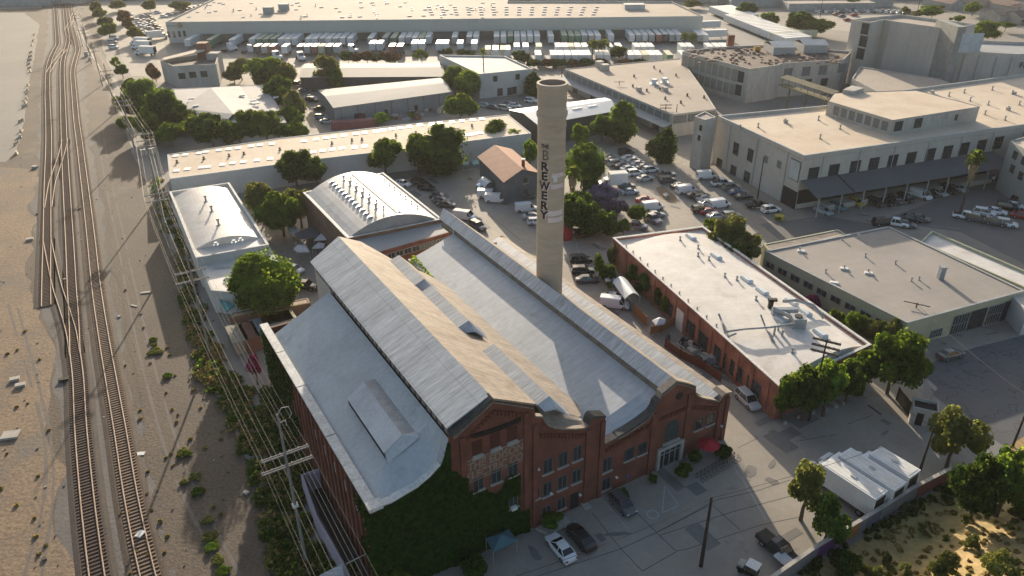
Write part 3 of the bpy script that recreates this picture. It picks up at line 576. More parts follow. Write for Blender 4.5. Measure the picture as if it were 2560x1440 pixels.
# ivy  ---------------------------------------------------------------
def leafquads(mb,c,nrm,sz,rnd,tilt=.9,mi=0):
    n_=(nrm+Vector((rnd.uniform(-1,1),rnd.uniform(-1,1),rnd.uniform(-1,1)))*tilt).normalized(); a=n_.orthogonal().normalized(); a=(Matrix.Rotation(rnd.uniform(0,6.28),3,n_)@a); b=n_.cross(a)
    s=sz*rnd.uniform(.6,1.25); mb.add([c-a*s*.5-b*s*.4,c+a*s*.5-b*s*.35,c+a*s*.45+b*s*.45,c-a*s*.4+b*s*.4],[(0,1,2,3)],mi)
rnd=random.Random(11); iv=MB()
def silz(s):
    for (a,za),(b,zb2) in zip(sil,sil[1:]):
        if a<=s<=b: return za+(zb2-za)*(s-a)/(b-a) if b>a else za
    return 0
for i in range(30000):
    s=rnd.uniform(-27.6,-8.6); z=rnd.uniform(0,18)
    nn=noise.noise(Vector((s*.35,z*.35,1)))
    if s<-18.3: top=silz(max(s,-27.0))-.1
    elif s<-16.4: top=13.5+4*nn
    elif s<-15.2: top=9.8+3.5*nn if nn<.3 else 12
    elif s<-9.8: top=8.9+1.6*nn
    else: top=4.6+3*nn
    if z>top: continue
    inwin=any(abs(s-a)<.75 and b0-.2<z<b0+2 for a,b0 in ((-10.6,4.5),))
    if inwin: continue
    bump=.10+.25*abs(noise.noise(Vector((s*.6,z*.6,5))))
    leafquads(iv,Vector((s,-.05-(.24 if min(abs(s+26.85),abs(s+18.3),abs(s+16.7),abs(s+8.9))<.42 else 0)-bump*rnd.random(),z)),Vector((0,-1,.3)),.34,rnd)
for i in range(9000):
    y=rnd.uniform(0,41.3); z=rnd.uniform(0,12.6); nn=noise.noise(Vector((y*.3,z*.3,8)))
    if y>3.2+2*nn and y<27+5*nn: continue
    if y<4 and z<3: continue
    leafquads(iv,Vector((-27.25-.35*rnd.random(),y,z)),Vector((-1,0,.2)),.34,rnd)
me=iv.mesh('ivy',M_IVY); o=node('ivy',me,None,P0,HB); tag(o,'dense green ivy covering the lower left front of the brick powerhouse','ivy')
# small ground ivy and weeds on roof valley
iv=MB()
for i in range(500):
    f=rnd.random(); a=Vector((-1.0,50.5,0)).lerp(Vector((3.1,57,0)),f) if i%2 else Vector((3.2,57,0)).lerp(Vector((2.2,46,0)),f)
    leafquads(iv,a+Vector((rnd.uniform(-.3,.3),rnd.uniform(-.3,.3),9.0+rnd.random()*.3)),Vector((0,0,1)),.3,rnd)
tag(node('creeper',iv.mesh('creeper',M_LEAFB),None,P0,HB),'thin yellow-green creeper growing in the roof valley behind the middle roof','creeper')
# ================================================================== CHIMNEY
cc=LM@Vector((15.63,32.5,0)); CH=thing('chimney_stack','tall round rendered chimney stack with vertical dark lettering','chimney',(cc.x,cc.y,0))
b=MB(); N=40; rings=[]
for z,r in ((0,2.08),(36.9,2.02),(37.0,2.1),(37.2,2.1),(37.25,2.05),(38.3,2.04),(38.35,2.14),(38.6,2.14),(38.65,2.06),(42.3,2.08),(42.4,2.2),(43.1,2.2)):
    rings.append([Vector((cc.x+r*math.cos(2*math.pi*i/N),cc.y+r*math.sin(2*math.pi*i/N),z)) for i in range(N)])
b.loft(rings,cap=False); part('shaft',b,M_CHIM,CH,smooth=False)
b=MB(); rings=[]
for z,r in ((43.1,2.2),(43.12,1.85),(34,1.75)): rings.append([Vector((cc.x+r*math.cos(2*math.pi*i/N),cc.y+r*math.sin(2*math.pi*i/N),z)) for i in range(N)])
b.loft(rings,cap=False); b.poly(rings[-1]); part('rim',b,mat('chimney_rim',(.36,.30,.25),(.28,.23,.19)),CH)
camdir=math.atan2(-cc.y,-cc.x)
def onchim(x,z,off): # x metres to the viewer's left(-)/right(+), curved about stack
    a=camdir+x/2.05; r=2.04+off; return Vector((r*math.cos(a),r*math.sin(a),z))
def chletter(s,size,zc,xc=-.95,m=M_BLACK,off=.05,sx=1.,bold=0.,ext=.02):
    me=text_mesh(s,size,m,ext,sx=sx,bold=bold)
    for v in me.vertices:
        d=v.co.y; v.co=onchim(xc+v.co.x,zc+v.co.z,off-d)
    return node('lettering',me,CH)
def chz(v): return zt_chim(v)
def zc(v):
    r=ray(1375,v); p=Vector((cc.x,cc.y,0)); hd_=math.hypot(cc.x,cc.y)-1.9; t=hd_/math.hypot(r.x,r.y); return CAMH+r.z*t
chletter('THE',.80,zc(371),-1.0,sx=.85,bold=.01)
chletter('B',2.15,zc(401),-.88,m=mat('outlined_letter_dark',(.095,.08,.065)),sx=.95,bold=-.03)
for ch,v in (('R',427),('E',451),('W',475),('E',499),('R',524),('Y',547)):
    z0=zc(v); chletter(ch,1.72,z0-.1,-.86,m=M_OVER,off=.03,sx=1.2 if ch!='W' else .95,bold=.07,ext=.008)
    chletter(ch,1.75,z0,-.98,off=.06,sx=1.12 if ch!='W' else .88,bold=.06)
def band(x0,x1,v0,v1):
    b=MB(); z0,z1=zc(v1),zc(v0); n_=10; rings=[[onchim(x0+(x1-x0)*i/n_,z0,.012)+Vector((cc.x,cc.y,0)),onchim(x0+(x1-x0)*i/n_,z1,.012)+Vector((cc.x,cc.y,0))] for i in range(n_+1)]
    b.loft(rings,cap=False,closed=False); part('painted_patch',b,M_OVER,CH)
band(.1,2.2,434,444); band(.0,2.2,461,472); band(-.4,2.2,527,540); band(-.35,2.2,544,556)
b=MB(); a=onchim(.65,zc(455),.03)+Vector((cc.x,cc.y,0)); b.box(a.x-.28,a.x+.28,a.y-.03,a.y+.1,a.z,a.z+.9); part('pale_patch',b,M_WHITEP,CH)
for x in (-2.1,2.1): b=MB(); b.box(cc.x+x-.12,cc.x+x+.12,cc.y-.15,cc.y+.15,38.5,39.3); part('beacon_lamp',b,M_WHITEP,CH)
# ================================================================== OTHER BUILDINGS
def inset(P,d):
    n=len(P); A_=sum(P[i].x*P[(i+1)%n].y-P[(i+1)%n].x*P[i].y for i in range(n)); sg=1 if A_>0 else -1; out=[]
    for i in range(n):
        a,b,c=P[i-1],P[i],P[(i+1)%n]; e1=(b-a).normalized(); e2=(c-b).normalized(); n1=Vector((-e1.y,e1.x,0))*sg; n2=Vector((-e2.y,e2.x,0))*sg
        m=(n1+n2); m=m/ max(.3,m.dot(n1)); out.append(b+m*d)
    return out
def flat_building(name,label,roofpx,z,wm,rm,par=.5,cop=None,base=-.2,cat='building',group=None,P=None,pw=.35):
    P=[Vector((p.x,p.y,0)) for p in (P or [G(u,v,z) for u,v in roofpx])]
    A_=sum(P[i].x*P[(i+1)%len(P)].y-P[(i+1)%len(P)].x*P[i].y for i in range(len(P)))
    if A_<0: P=P[::-1]
    o=sum(P,Vector())/len(P); t=thing(name,label,cat,o,0,group); n=len(P); I=inset(P,pw)
    up=lambda p,h: Vector((p.x,p.y,h))
    b=MB()
    for i in range(n):
        j=(i+1)%n; b.quad(up(P[i],base),up(P[j],base),up(P[j],z),up(P[i],z)); b.quad(up(I[j],z-par-.05),up(I[i],z-par-.05),up(I[i],z),up(I[j],z))
        if not cop: b.quad(up(P[i],z),up(P[j],z),up(I[j],z),up(I[i],z))
    part('walls',b,wm,t)
    if cop:
        O2=inset(P,-.06); I2=inset(P,pw+.05); b=MB()
        for i in range(n):
            j=(i+1)%n; b.quad(up(O2[i],z+.12),up(O2[j],z+.12),up(I2[j],z+.12),up(I2[i],z+.12)); b.quad(up(O2[i],z-.02),up(O2[j],z-.02),up(O2[j],z+.12),up(O2[i],z+.12)); b.quad(up(I2[j],z-.02),up(I2[i],z-.02),up(I2[i],z+.12),up(I2[j],z+.12))
        part('coping',b,cop,t)
    part('roof',MB().poly([up(p,z-par) for p in I]),rm,t)
    t['_P']=[list(p) for p in P]; return t,P
def wallrz(a,b):  # rotation so window +y faces outward (right of a->b for CCW)
    d=(b-a).normalized(); n_=Vector((d.y,-d.x,0)); return math.atan2(n_.y,n_.x)-math.pi/2
def wallpt(a,b,u,v): # where a sight line meets wall a-b: (distance along, height)
    r=ray(u,v); d=(b-a).normalized(); n_=Vector((d.y,-d.x,0)); k=n_.dot(a)/n_.dot(Vector((r.x,r.y,0))); p=Vector((r.x*k,r.y*k,CAMH+r.z*k)); return (p-a).dot(d),p.z
def put_windows(t,a,b,L,w,h,kind='grid',sill=False,name='window'):
    rz=wallrz(a,b); d=(b-a).normalized()
    for it in L:
        if len(it)==2 and not isinstance(it[0],float) : s,z=wallpt(a,b,*it); z-=h/2
        else: s,z=it
        p=a+d*s; p.z=z; window(t,p-t.location,rz,w,h,kind,sill)
def gable_building(name,label,P,ze,zr,wm,rm,axis=0,over=.3,cat='building',group=None,rmat2=None):
    # P four corners CCW; ridge runs parallel to edge P0-P1 if axis 0
    P=[Vector((p.x,p.y,0)) for p in P]
    if axis: P=P[1:]+P[:1]
    o=sum(P,Vector())/4; t=thing(name,label,cat,o,0,group); up=lambda p,h: Vector((p.x,p.y,h))
    R0=(P[0]+P[3])/2; R1=(P[1]+P[2])/2
    b=MB(); b.quad(up(P[0],-.2),up(P[1],-.2),up(P[1],ze),up(P[0],ze)); b.quad(up(P[2],-.2),up(P[3],-.2),up(P[3],ze),up(P[2],ze))
    b.poly([up(P[1],-.2),up(P[2],-.2),up(P[2],ze),up(R1,zr),up(P[1],ze)]); b.poly([up(P[3],-.2),up(P[0],-.2),up(P[0],ze),up(R0,zr),up(P[3],ze)])
    part('walls',b,wm,t)
    d=(P[1]-P[0]).normalized()*over; c=(P[3]-P[0]).normalized()*over; dz=-(zr-ze)/((P[3]-P[0]).length/2)*over
    b=MB()
    for a0,a1,s in ((P[0],P[1],-1),(P[3],P[2],1)):
        q=[up(a0-d+c*s,ze+dz+.06),up(a1+d+c*s,ze+dz+.06),up(R1+d,zr+.06),up(R0-d,zr+.06)]; n_=(q[1]-q[0]).cross(q[2]-q[0]).normalized(); n_=n_ if n_.z>0 else -n_; b.slab(q,n_,.1)
    part('roof',b,rm,t); return t,P
def vault_building(name,label,P,ze,rise,wm,rm,cop,par=.45,flat0=0.,flat1=0.,cat='building',endm=None):
    # P0 front-left,P1 front-right,P2 back-right,P3 back-left ; arch spans P0->P1, runs P0->P3
    P=[Vector((p.x,p.y,0)) for p in P]; o=sum(P,Vector())/4; t=thing(name,label,cat,o); up=lambda p,h: Vector((p.x,p.y,h)); I=inset(P,.35)
    b=MB()
    for i in range(4):
        j=(i+1)%4; b.quad(up(P[i],-.2),up(P[j],-.2),up(P[j],ze),up(P[i],ze)); b.quad(up(I[j],ze-.8),up(I[i],ze-.8),up(I[i],ze),up(I[j],ze))
    part('walls',b,wm,t)
    b=MB(); O2=inset(P,-.06); I2=inset(P,.4)
    for i in range(4):
        j=(i+1)%4; b.quad(up(O2[i],ze+.1),up(O2[j],ze+.1),up(I2[j],ze+.1),up(I2[i],ze+.1)); b.quad(up(O2[i],ze-.02),up(O2[j],ze-.02),up(O2[j],ze+.1),up(O2[i],ze+.1)); b.quad(up(I2[j],ze-.1),up(I2[i],ze-.1),up(I2[i],ze+.1),up(I2[j],ze+.1))
    part('coping',b,cop,t)
    part('roof_deck',MB().poly([up(p,ze-par) for p in I]),rm,t)
    N=16; L=(I[3]-I[0]); l=L.length; a0,a1=flat0/l,1-flat1/l; rings=[]
    for f in (a0,a1):
        A_=I[0].lerp(I[3],f); B_=I[1].lerp(I[2],f); rings.append([up(A_.lerp(B_,.02+.96*k/N),ze-par+.02+rise*(1-(2*k/N-1)**2)) for k in range(N+1)])
    b=MB(); b.loft(rings,cap=False,closed=False); v=part('vault_roof',b,rm,t,smooth=False)
    for rg in rings: part('vault_end',MB().poly(rg),endm or rm,t)
    t['_P']=[list(p) for p in P]
    def on(fx,fy): # point on vault surface
        A_=I[0].lerp(I[3],fy); B_=I[1].lerp(I[2],fy); p=A_.lerp(B_,fx); k=(fx-.02)/.96; return up(p,ze-par+.02+rise*(1-(2*k-1)**2))
    return t,P,on
def vault_px(on,u,v):  # find fx,fy for pixel by search
    best=None
    r=ray(u,v).normalized(); c0=Vector((0,0,CAMH)); lo=(0,1,0,1)
    for it in range(5):
        x0,x1,y0,y1=lo; best=None
        for i in range(9):
            for j in range(9):
                fx=x0+(x1-x0)*i/8; fy=y0+(y1-y0)*j/8; p=on(fx,fy)-c0; d=(p-r*p.dot(r)).length
                if best is None or d<best[0]: best=(d,fx,fy)
        wx=(x1-x0)/6; wy=(y1-y0)/6; lo=(max(0,best[1]-wx),min(1,best[1]+wx),max(0,best[2]-wy),min(1,best[2]+wy))
    return on(best[1],best[2])
# rooftop furniture prototypes (parts of their building: fixed to the roof)
def vent_mesh(h,r,hood=True):
    b=MB(); b.tube([(0,0,0),(0,0,h)],r,8); 
    if hood: b.tube([(0,0,h*.8),(0,0,h+.12)],[r*1.7,r*1.3],8)
    b.box(-r*1.8,r*1.8,-r*1.8,r*1.8,0,.12); return b
VM={'small':vent_mesh(.7,.14).mesh('roof_vent',M_STEEL),'tall':vent_mesh(1.3,.22).mesh('roof_vent',M_STEEL),'dark':vent_mesh(.9,.28).mesh('roof_vent',mat('dark_vent',(.06,.05,.045))),'fat':vent_mesh(.9,.5).mesh('roof_vent',M_WHITE2)}
b=MB(); b.box(-1.2,1.2,-.6,.6,0,.3); b.loft([[Vector((x,y*s,z)) for x,y,z in ((-1.15,-.55,.3),(1.15,-.55,.3),(1.15,.55,.3),(-1.15,.55,.3))] if i==0 else [Vector((x,y,z)) for x,y,z in ((-1.0,-.4,.48),(1.0,-.4,.48),(1.0,.4,.48),(-1.0,.4,.48))] for i,s in ((0,1),(1,1))]); VM['dome']=b.mesh('skylight',M_WHITE2)
b=MB(); b.box(-.7,.7,-.7,.7,0,1.1); b.box(-.75,.75,-.75,.75,1.1,1.2); VM['unit']=b.mesh('roof_unit',M_CONC2)
b=MB(); b.box(-.6,.6,-.35,.35,0,.25); VM['curb']=b.mesh('skylight',M_WHITEP)
def onroof(t,kind,p,rz=0,sc=1.):
    o=node(VM[kind].name.split('.')[0],VM[kind],t,p-t.location,rz); o.scale=(sc,sc,sc); return o
def quadpts(a,b,c): return [a,b,c,a+(c-b)]
# --- west building with white vaulted roof (near right)
BF=G(1935,1052); z7=zt((1935,1052),(1950,968)); 
FL,FR,BK=G(1950,968,z7),G(2178,862,z7),G(1532,595,z7); BRr=G(1757,566,z7)
wv,WP,won=vault_building('brick_warehouse','orange brick building with a white vaulted roof, ducts and skylights right of the chimney',[FL,FR,BRr,BK],z7,1.5,M_BRICK2,M_WHITE,M_WCOPE,par=.5,flat0=.6,flat1=3.2)
for u,v in ((1704,592),(1697,608),(1728,590),(1741,619),(1745,640),(1765,648),(1795,640),(1810,690),(1838,700),(1860,697),(1812,689)): pass
for u,v in ((1727,594),(1790,642),(1866,700),(1905,730),(1978,757),(2012,783),(2050,835),(1952,800)): onroof(wv,'dome',vault_px(won,u,v),R_(90+19),1.0)
for u,v in ((1700,600),(1745,621),(1772,650),(1745,640),(1812,692),(1842,700),(1890,750),(2000,800),(1930,850),(1980,880)): onroof(wv,'small',vault_px(won,u,v),0,1.)
for i in range(12): onroof(wv,'small',won(.03,.93-.055*i),0,.8)
a,b_=WP[3],WP[0]     # left flank facing the brewery
L=(b_-a).length
for i,s in enumerate([.50,.585,.67,.755,.84,.92]): 
    pass
put_windows(wv,a,b_,[(float(L*s),1.0) for s in (.34,.42,.56,.645,.73,.815,.90)],3.0,2.4,'grid')
for i in range(14): p=a.lerp(b_,(i+.5)/14*.98+.01); b=MB(); b.box(-.35,.35,-.16,.05,-.2,z7-.5,0,Matrix.Translation(p)@Matrix.Rotation(wallrz(a,b_)+math.pi,4,'Z')); part('pier',b,M_BRICK2,wv)
p=a.lerp(b_,.50); b=MB(); b.box(-1.1,1.1,-.05,.12,0,3.8,0,Matrix.Translation(p)@Matrix.Rotation(wallrz(a,b_),4,'Z')); part('white_door',b,M_WHITEP,wv)
# ducts and extraction plant
def duct(pts,r,m=M_STEEL,n=8,name='duct'): return part(name,MB().tube(pts,r,n),m,wv,smooth=True)
vp=lambda u,v,h=0: vault_px(won,u,v)+Vector((0,0,h))
duct([vp(1815,838,.6),vp(1860,836,1.0),vp(1920,834,1.1),vp(1985,826,1.2)],.17); duct([vp(1810,848,.1),vp(1840,842,.6)],.15)
duct([vp(1955,775,1.6),vp(1985,772,1.6),vp(2030,780,1.2),vp(2058,800,.4)],.28); duct([vp(1930,790,1.3),vp(1960,803,1.3),vp(1985,820,1.3)],.3)
duct([vp(1900,800,.9),vp(1915,830,.4),vp(1935,860,.3)],.14); duct([vp(1796,792,.5),vp(1805,812,.4),vp(1812,838,.4)],.16)
b=MB(); q=vp(1992,815); b.box(q.x-1.0,q.x+1.0,q.y-1.0,q.y+1.0,q.z-.1,q.z+1.7); part('fan_housing',b,M_STEEL,wv); b=MB(); b.tube([q+Vector((0,0,1.7)),q+Vector((0,0,1.85))],.6,12); part('fan_outlet',b,M_DARK,wv)
b=MB(); q=vp(1925,770); b.box(q.x-.35,q.x+.35,q.y-.3,q.y+.3,q.z,q.z+1.5); b.box(q.x-.5,q.x+.9,q.y-.3,q.y+.3,q.z+1.3,q.z+1.7); part('flue',b,M_DARK,wv)
b=MB(); q=vp(1962,790); b.box(q.x-2.2,q.x+1.8,q.y-.5,q.y+.3,q.z+.3,q.z+1.5,0); part('filter_box',b,mat('blue_grey_casing',(.30,.34,.38)),wv)
for u,v in ((1935,835),(1955,840),(1945,825)): b=MB(); q=vp(u,v); b.tube([q,q+Vector((0,0,1.1))],.18,8); part('pipe',b,M_STEEL,wv)
# --- small vaulted building on the left, white coated
zz=6.2
lv,LP,lon=vault_building('vaulted_workshop','white coated low workshop with a shallow arched roof and parapets beside the tracks',[G(490,645,zz),G(672,612,zz),G(573,457,zz),G(424,480,zz)],zz,1.5,M_WWALL,M_WHITE,M_WCOPE,par=.6,flat0=5.0,flat1=2.0)
for u,v in ((515,503),(530,528),(547,562)): onroof(lv,'tall',vault_px(lon,u,v),0,.95)
for u,v in ((540,612),(602,601),(585,606)): onroof(lv,'fat',vault_px(lon,u,v)-Vector((0,0,0)),0,.5)
le,LE=flat_building('low_lean_to','pale low extension in front of the white vaulted workshop, half hidden by a round tree',[(494,652),(676,618),(712,690),(700,740),(528,726)],4.6,M_WWALL,M_WHITE,par=.1)
b=MB(); q=G(560,672,4.5); b.tube([q+Vector((-2,0,.2)),q+Vector((2.5,.6,.2))],.1,6); part('roof_pipe',b,M_STEEL,le)
# --- big vaulted hall
zh=9.0
hv,HP,hon=vault_building('vaulted_hall','long hall with a white barrel roof and rows of vents behind the brick powerhouse',[G(868,596,zh),G(1105,548,zh),G(958,432,zh),G(758,482,zh)],zh,2.6,mat('brown_wall',(.22,.13,.09),(.14,.09,.065),scale=.4),M_WHITE,M_WCOPE,par=.15,flat0=.3,flat1=.6,endm=mat('grey_gable_end',(.30,.32,.34)))
for i in range(12): onroof(hv,'fat',hon(.30,.90-.073*i),0,.7).scale.z=.25
for i in range(13): onroof(hv,'fat',hon(.60,.93-.072*i),0,.45).scale.z=.2
b=MB(); b.tube([hon(.575,.95)+Vector((0,0,.25)),hon(.575,.07)+Vector((0,0,.25))],.12,6); part('roof_pipe',b,M_STEEL,hv)
for i in range(6): onroof(hv,'tall',hon(.42,.85-.13*i),0,.8); onroof(hv,'tall',hon(.48,.80-.13*i),0,.6)
for i in range(8): onroof(hv,'small',hon(.88,.88-.1*i),0,.9)
# flat wing in front of the hall
wg,WG=flat_building('brick_wing','grey roofed brick wing with a window band between the vaulted hall and the powerhouse',None,8.4,M_BRICK,mat('grey_wing_roof',(.37,.375,.37),(.33,.33,.325),scale=.2,stain=((.43,.37,.31),.2,.62)),par=.1,P=[G(868,600,8.4),G(945,632,8.4),G(1127,580,8.4),G(1106,551,8.4)])
a,b_=G(945,632,8.4),G(1127,580,8.4); a.z=b_.z=0; LL=(b_-a).length
put_windows(wg,a,b_,[(float(LL*(i+.5)/9),6.6) for i in range(9)],LL/9*.8,1.0,'two')
# --- long shed with tan roof
zs=6.0
ls,LS=flat_building('long_shed','very long shed with a sunlit tan roof dotted with skylights',[(424,447),(805,396),(1012,372),(1328,333),(1270,286),(1000,312),(700,345),(418,386)],zs,M_WWALL,M_CREAM,par=.12,cop=None)
VM['pane']=MB().box(-.75,.75,-.95,.95,0,.14).mesh('skylight',mat('milky_skylight',(.85,.82,.76),(.75,.72,.66),rough=.4))
for u,v in [(440,390),(464,387),(498,383),(515,380),(548,376),(572,373),(595,371),(628,366),(650,363),(680,360),(442,427),(469,423),(504,419),(521,417),(557,412),(582,408),(609,405),(643,401),(676,397),(783,381),(807,377),(831,374),(855,371),(886,369),(912,366),(760,353),(790,349),(815,345),(835,342),(860,339),(890,335),(912,332),(940,329),(958,326),(980,323),(1002,320),(1023,317),(1050,313),(1080,311),(1100,308),(1130,306),(1155,303),(1182,300),(1205,298),(1200,333),(1185,336),(1170,338),(1150,341)]: onroof(ls,'pane',G(u,v,zs-.12),R_(8))
for u,v in ((443,407),(510,398),(573,391),(610,386),(700,375),(830,360),(880,352),(990,340),(1040,334),(1100,322),(1180,316),(1230,310),(905,350)): onroof(ls,'dark',G(u,v,zs-.1),0,.7)
a,b_=LS[0],LS[1]
for i in range(len(LS)):
    a,b_=LS[i],LS[(i+1)%len(LS)]
    if (b_-a).normalized().y>.25 or (b_-a).x<0 : continue
    n_=int((b_-a).length/6)
    for k in range(n_):
        p=a.lerp(b_,(k+.5)/n_); bb=MB(); bb.box(-.05,.05,-.02,.1,0,zs-.3,0,Matrix.Translation(p)@Matrix.Rotation(wallrz(a,b_),4,'Z')); part('downpipe',bb,M_GWALL,ls)
        if k%2: window(ls,p+(b_-a).normalized()*2-ls.location+Vector((0,0,1.2)),wallrz(a,b_),1.6,1.3,'two')
# --- small house
A0,A1=G(1262,453,6.0),G(1345,432,6.0); A3=G(1199,392,6.0); A2=A1+(A3-A0)
hs,HS=gable_building('gabled_house','small grey house with a terracotta shingle gable roof left of the chimney',[A0,A1,A2,A3],6.0,7.9,mat('slate_grey_wall',(.15,.165,.175),(.11,.12,.13)),mat('terracotta_shingle',(.36,.19,.125),(.28,.14,.095),scale=.5,fine=6,amt=.35,stain=((.24,.13,.10),.4,.64)),axis=1,over=.5)
window(hs,A0.lerp(A1,.62)-hs.location+Vector((0,0,4.3-6)),wallrz(A0,A1),1.1,1.3,'sash',True); window(hs,A0.lerp(A1,.62)-hs.location+Vector((0,0,1.6-6)),wallrz(A0,A1),1.1,1.2,'sash',True)
ff=A3.lerp(A0,.55); window(hs,ff-hs.location+Vector((0,0,1-6)),wallrz(A3,A0),1.0,2.2,'dark')
b=MB(); q=G(1308,412,7.6); b.box(q.x-.4,q.x+.4,q.y-.4,q.y+.4,6.4,8.9); part('chimney',b,M_BRICK,hs); b=MB(); b.box(q.x-.5,q.x+.5,q.y-.5,q.y+.5,8.9,9.1); part('chimney_cap',b,M_WHITEP,hs)
# --- bright metal roof hall behind chimney
z5=6.2; A0,A1,A2=G(1345,312,z5),G(1541,277,z5),G(1512,246,z5); A3=G(1275,276,z5)
mh,MH=gable_building('metal_roof_hall','dark walled hall with a bright silver sheet roof just behind the chimney',[A0,A1,A2,A3],z5,7.4,mat('dark_wall',(.10,.10,.095)),M_WHITE2,axis=0,over=.3)
for i in range(4): b=MB(); q=A0.lerp(A1,.2+.2*i)+(A3-A0)*.3; q.z=7.0; b.box(-1.6,1.6,-.4,.4,0,.35,0,Matrix.Translation(q)@Matrix.Rotation(math.atan2((A1-A0).y,(A1-A0).x),4,'Z')); part('ridge_box',b,M_WHITE2,mh)
# --- grey flat roofed building lower right
z8=5.0; Pq=[(1915,622),(2262,800),(2300,806),(2560,728),(2545,700),(2300,590),(2222,568)]
gb8,GP=flat_building('flat_roof_workshop','wide low workshop with a plain grey flat roof at the right',[(1912,628),(2268,808),(2562,728),(2222,567)],z8,M_YWALL,M_GRAV,par=.08,cop=mat('thin_grey_trim',(.36,.37,.37)))
for u,v in ((1999,628),(2105,600),(2145,595),(2064,682),(2110,673),(2163,642),(2170,682),(2238,660),(2278,703),(2297,700)): onroof(gb8,'tall',G(u,v,z8-.1),0,.6)
for u,v in ((2003,629),(2171,684),(2085,708),(2110,673)): onroof(gb8,'curb',G(u,v,z8-.08),R_(-20),1.1)
b=MB(); q=G(2350,697,z8-.1); b.box(q.x-.45,q.x+.45,q.y-.45,q.y+.45,q.z,q.z+2.3); b.box(q.x-.55,q.x+.55,q.y-.55,q.y+.55,q.z+2.3,q.z+2.45); part('roof_stack',b,mat('grey_stack',(.30,.33,.35)),gb8)
a,b_=[p for p in GP if 1][0:2]
def edge_like(P,u0,u1,z):   # find the wall edge closest to two pixels, ordered CCW
    a=G(*u0,z); b=G(*u1,z); best=None
    for i in range(len(P)):
        p,q=P[i],P[(i+1)%len(P)]
        for s in (0,1):
            d=((p-a).xy.length+(q-b).xy.length) if not s else ((q-a).xy.length+(p-b).xy.length)
            if best is None or d<best[0]: best=(d,p,q)
    return best[1],best[2]
a,b_=edge_like(GP,(2268,808),(2562,728),z8)
LL=(b_-a).length
for i,(f,w_) in enumerate(((.47,3.6),(.62,3.6),(.77,3.4),(.9,3.2))): window(gb8,a.lerp(b_,f)-gb8.location+Vector((0,0,.1)),wallrz(a,b_),w_,3.6,'dark' if i%2 else 'wide')
window(gb8,a.lerp(b_,.28)-gb8.location+Vector((0,0,.6)),wallrz(a,b_),2.6,1.4,'wide')
a,b_=edge_like(GP,(1912,628),(2268,808),z8)
for i in range(9): window(gb8,a.lerp(b_,.06+.1*i)-gb8.location+Vector((0,0,2.2)),wallrz(a,b_),2.0,1.1,'two')
# neighbour: white strip roof behind
st,SP=flat_building('white_roof_strip_building','narrow building with a cream and blue-white roof along the back edge of the grey workshop',[(2300,604),(2330,576),(2700,735),(2640,752)],4.6,M_YWALL,M_WHITE,par=.5)
tn,TN=flat_building('tan_roof_annex','small annex with a tan sloping roof at the rear left corner of the grey workshop',[(1908,610),(1925,630),(2115,585),(2095,573)],4.4,M_YWALL,M_TAN,par=.1)
rb,RB=flat_building('round_corner_building','pale building corner with a cream roof at the right edge behind the workshop doors',[(2532,742),(2570,780),(2700,760),(2700,700)],4.5,M_WWALL,M_CREAM,par=.1)
# --- big concrete building, upper right
zc9=12.8
P9=[G(1795,290,zc9),G(2010,390,zc9),G(2600,306,zc9),G(2760,230,zc9),G(2600,180,zc9),G(2155,240,zc9),G(2090,262,zc9)]
cb9,CP=flat_building('concrete_factory','large pale concrete factory with a cream roof, penthouse and long grey awning at upper right',None,zc9,M_CONC2,M_CREAM,par=.55,cop=mat('blue_grey_coping',(.42,.44,.46)),P=P9)
W1=(CP[CP.index(min(CP,key=lambda p:(p-P9[0]).xy.length))],)
a,b_=edge_like(CP,(1795,290),(2010,390),zc9)
put_windows(cb9,a,b_,[(1840,372),(1876,388)],2.0,3.0,'grid'); put_windows(cb9,a,b_,[(1798,412),(1833,430),(1867,445)],2.2,3.2,'grid'); put_windows(cb9,a,b_,[(1915,398),(1948,411)],1.3,1.6,'grid2')
s_,z_=wallpt(a,b_,1987,424); window(cb9,a+(b_-a).normalized()*s_-cb9.location+Vector((0,0,z_-2.4)),wallrz(a,b_),3.4,4.6,'dark')
bb=MB(); bb.box(-1.6,1.6,0,.2,0,4.4,0,Matrix.Translation(a+(b_-a).normalized()*s_+Vector((0,0,z_-2.3)))@Matrix.Rotation(wallrz(a,b_),4,'Z')); part('white_board',bb,mat('pale_blue_board',(.50,.54,.56)),cb9)
b=MB(); b.box(-2.4,2.4,-.1,.15,0,4.2,0,Matrix.Translation(a.lerp(b_,.93))@Matrix.Rotation(wallrz(a,b_),4,'Z')); part('loading_opening',b,M_DARK,cb9)
a,b_=edge_like(CP,(2010,390),(2600,306),zc9)
WX=[(2033,435),(2084,427),(2137,418),(2184,410),(2231,403),(2277,396),(2325,387),(2368,380),(2410,372),(2453,365),(2495,357)]
for i,(u,v) in enumerate(WX): put_windows(cb9,a,b_,[(u,v)],2.7,3.0,'grid' if i in (0,2,3,6,7) else 'dark')
dv=(b_-a).normalized(); nv=Vector((dv.y,-dv.x,0)); Lw=(b_-a).length
b=MB(); o0=a+dv*.3; o1=a+dv*58; zt1=6.9; zt0=4.9; dp=6.2
b.slab([o0+Vector((0,0,zt1)),o1+Vector((0,0,zt1)),o1+nv*dp+Vector((0,0,zt0)),o0+nv*dp+Vector((0,0,zt0))],(0,0,1),.12); part('awning',b,mat('grey_corrugated_awning',(.125,.132,.138),(.10,.106,.112),scale=.2,stretch=(1,1,1)),cb9)
b=MB(); b.slab([o0+dv*10+Vector((0,0,zt1+.14)),o0+dv*10.4+Vector((0,0,zt1+.14)),o0+dv*10.4+nv*dp+Vector((0,0,zt0+.14)),o0+dv*10+nv*dp+Vector((0,0,zt0+.14))],(0,0,1),.05); part('awning_joint',b,M_DARK,cb9)
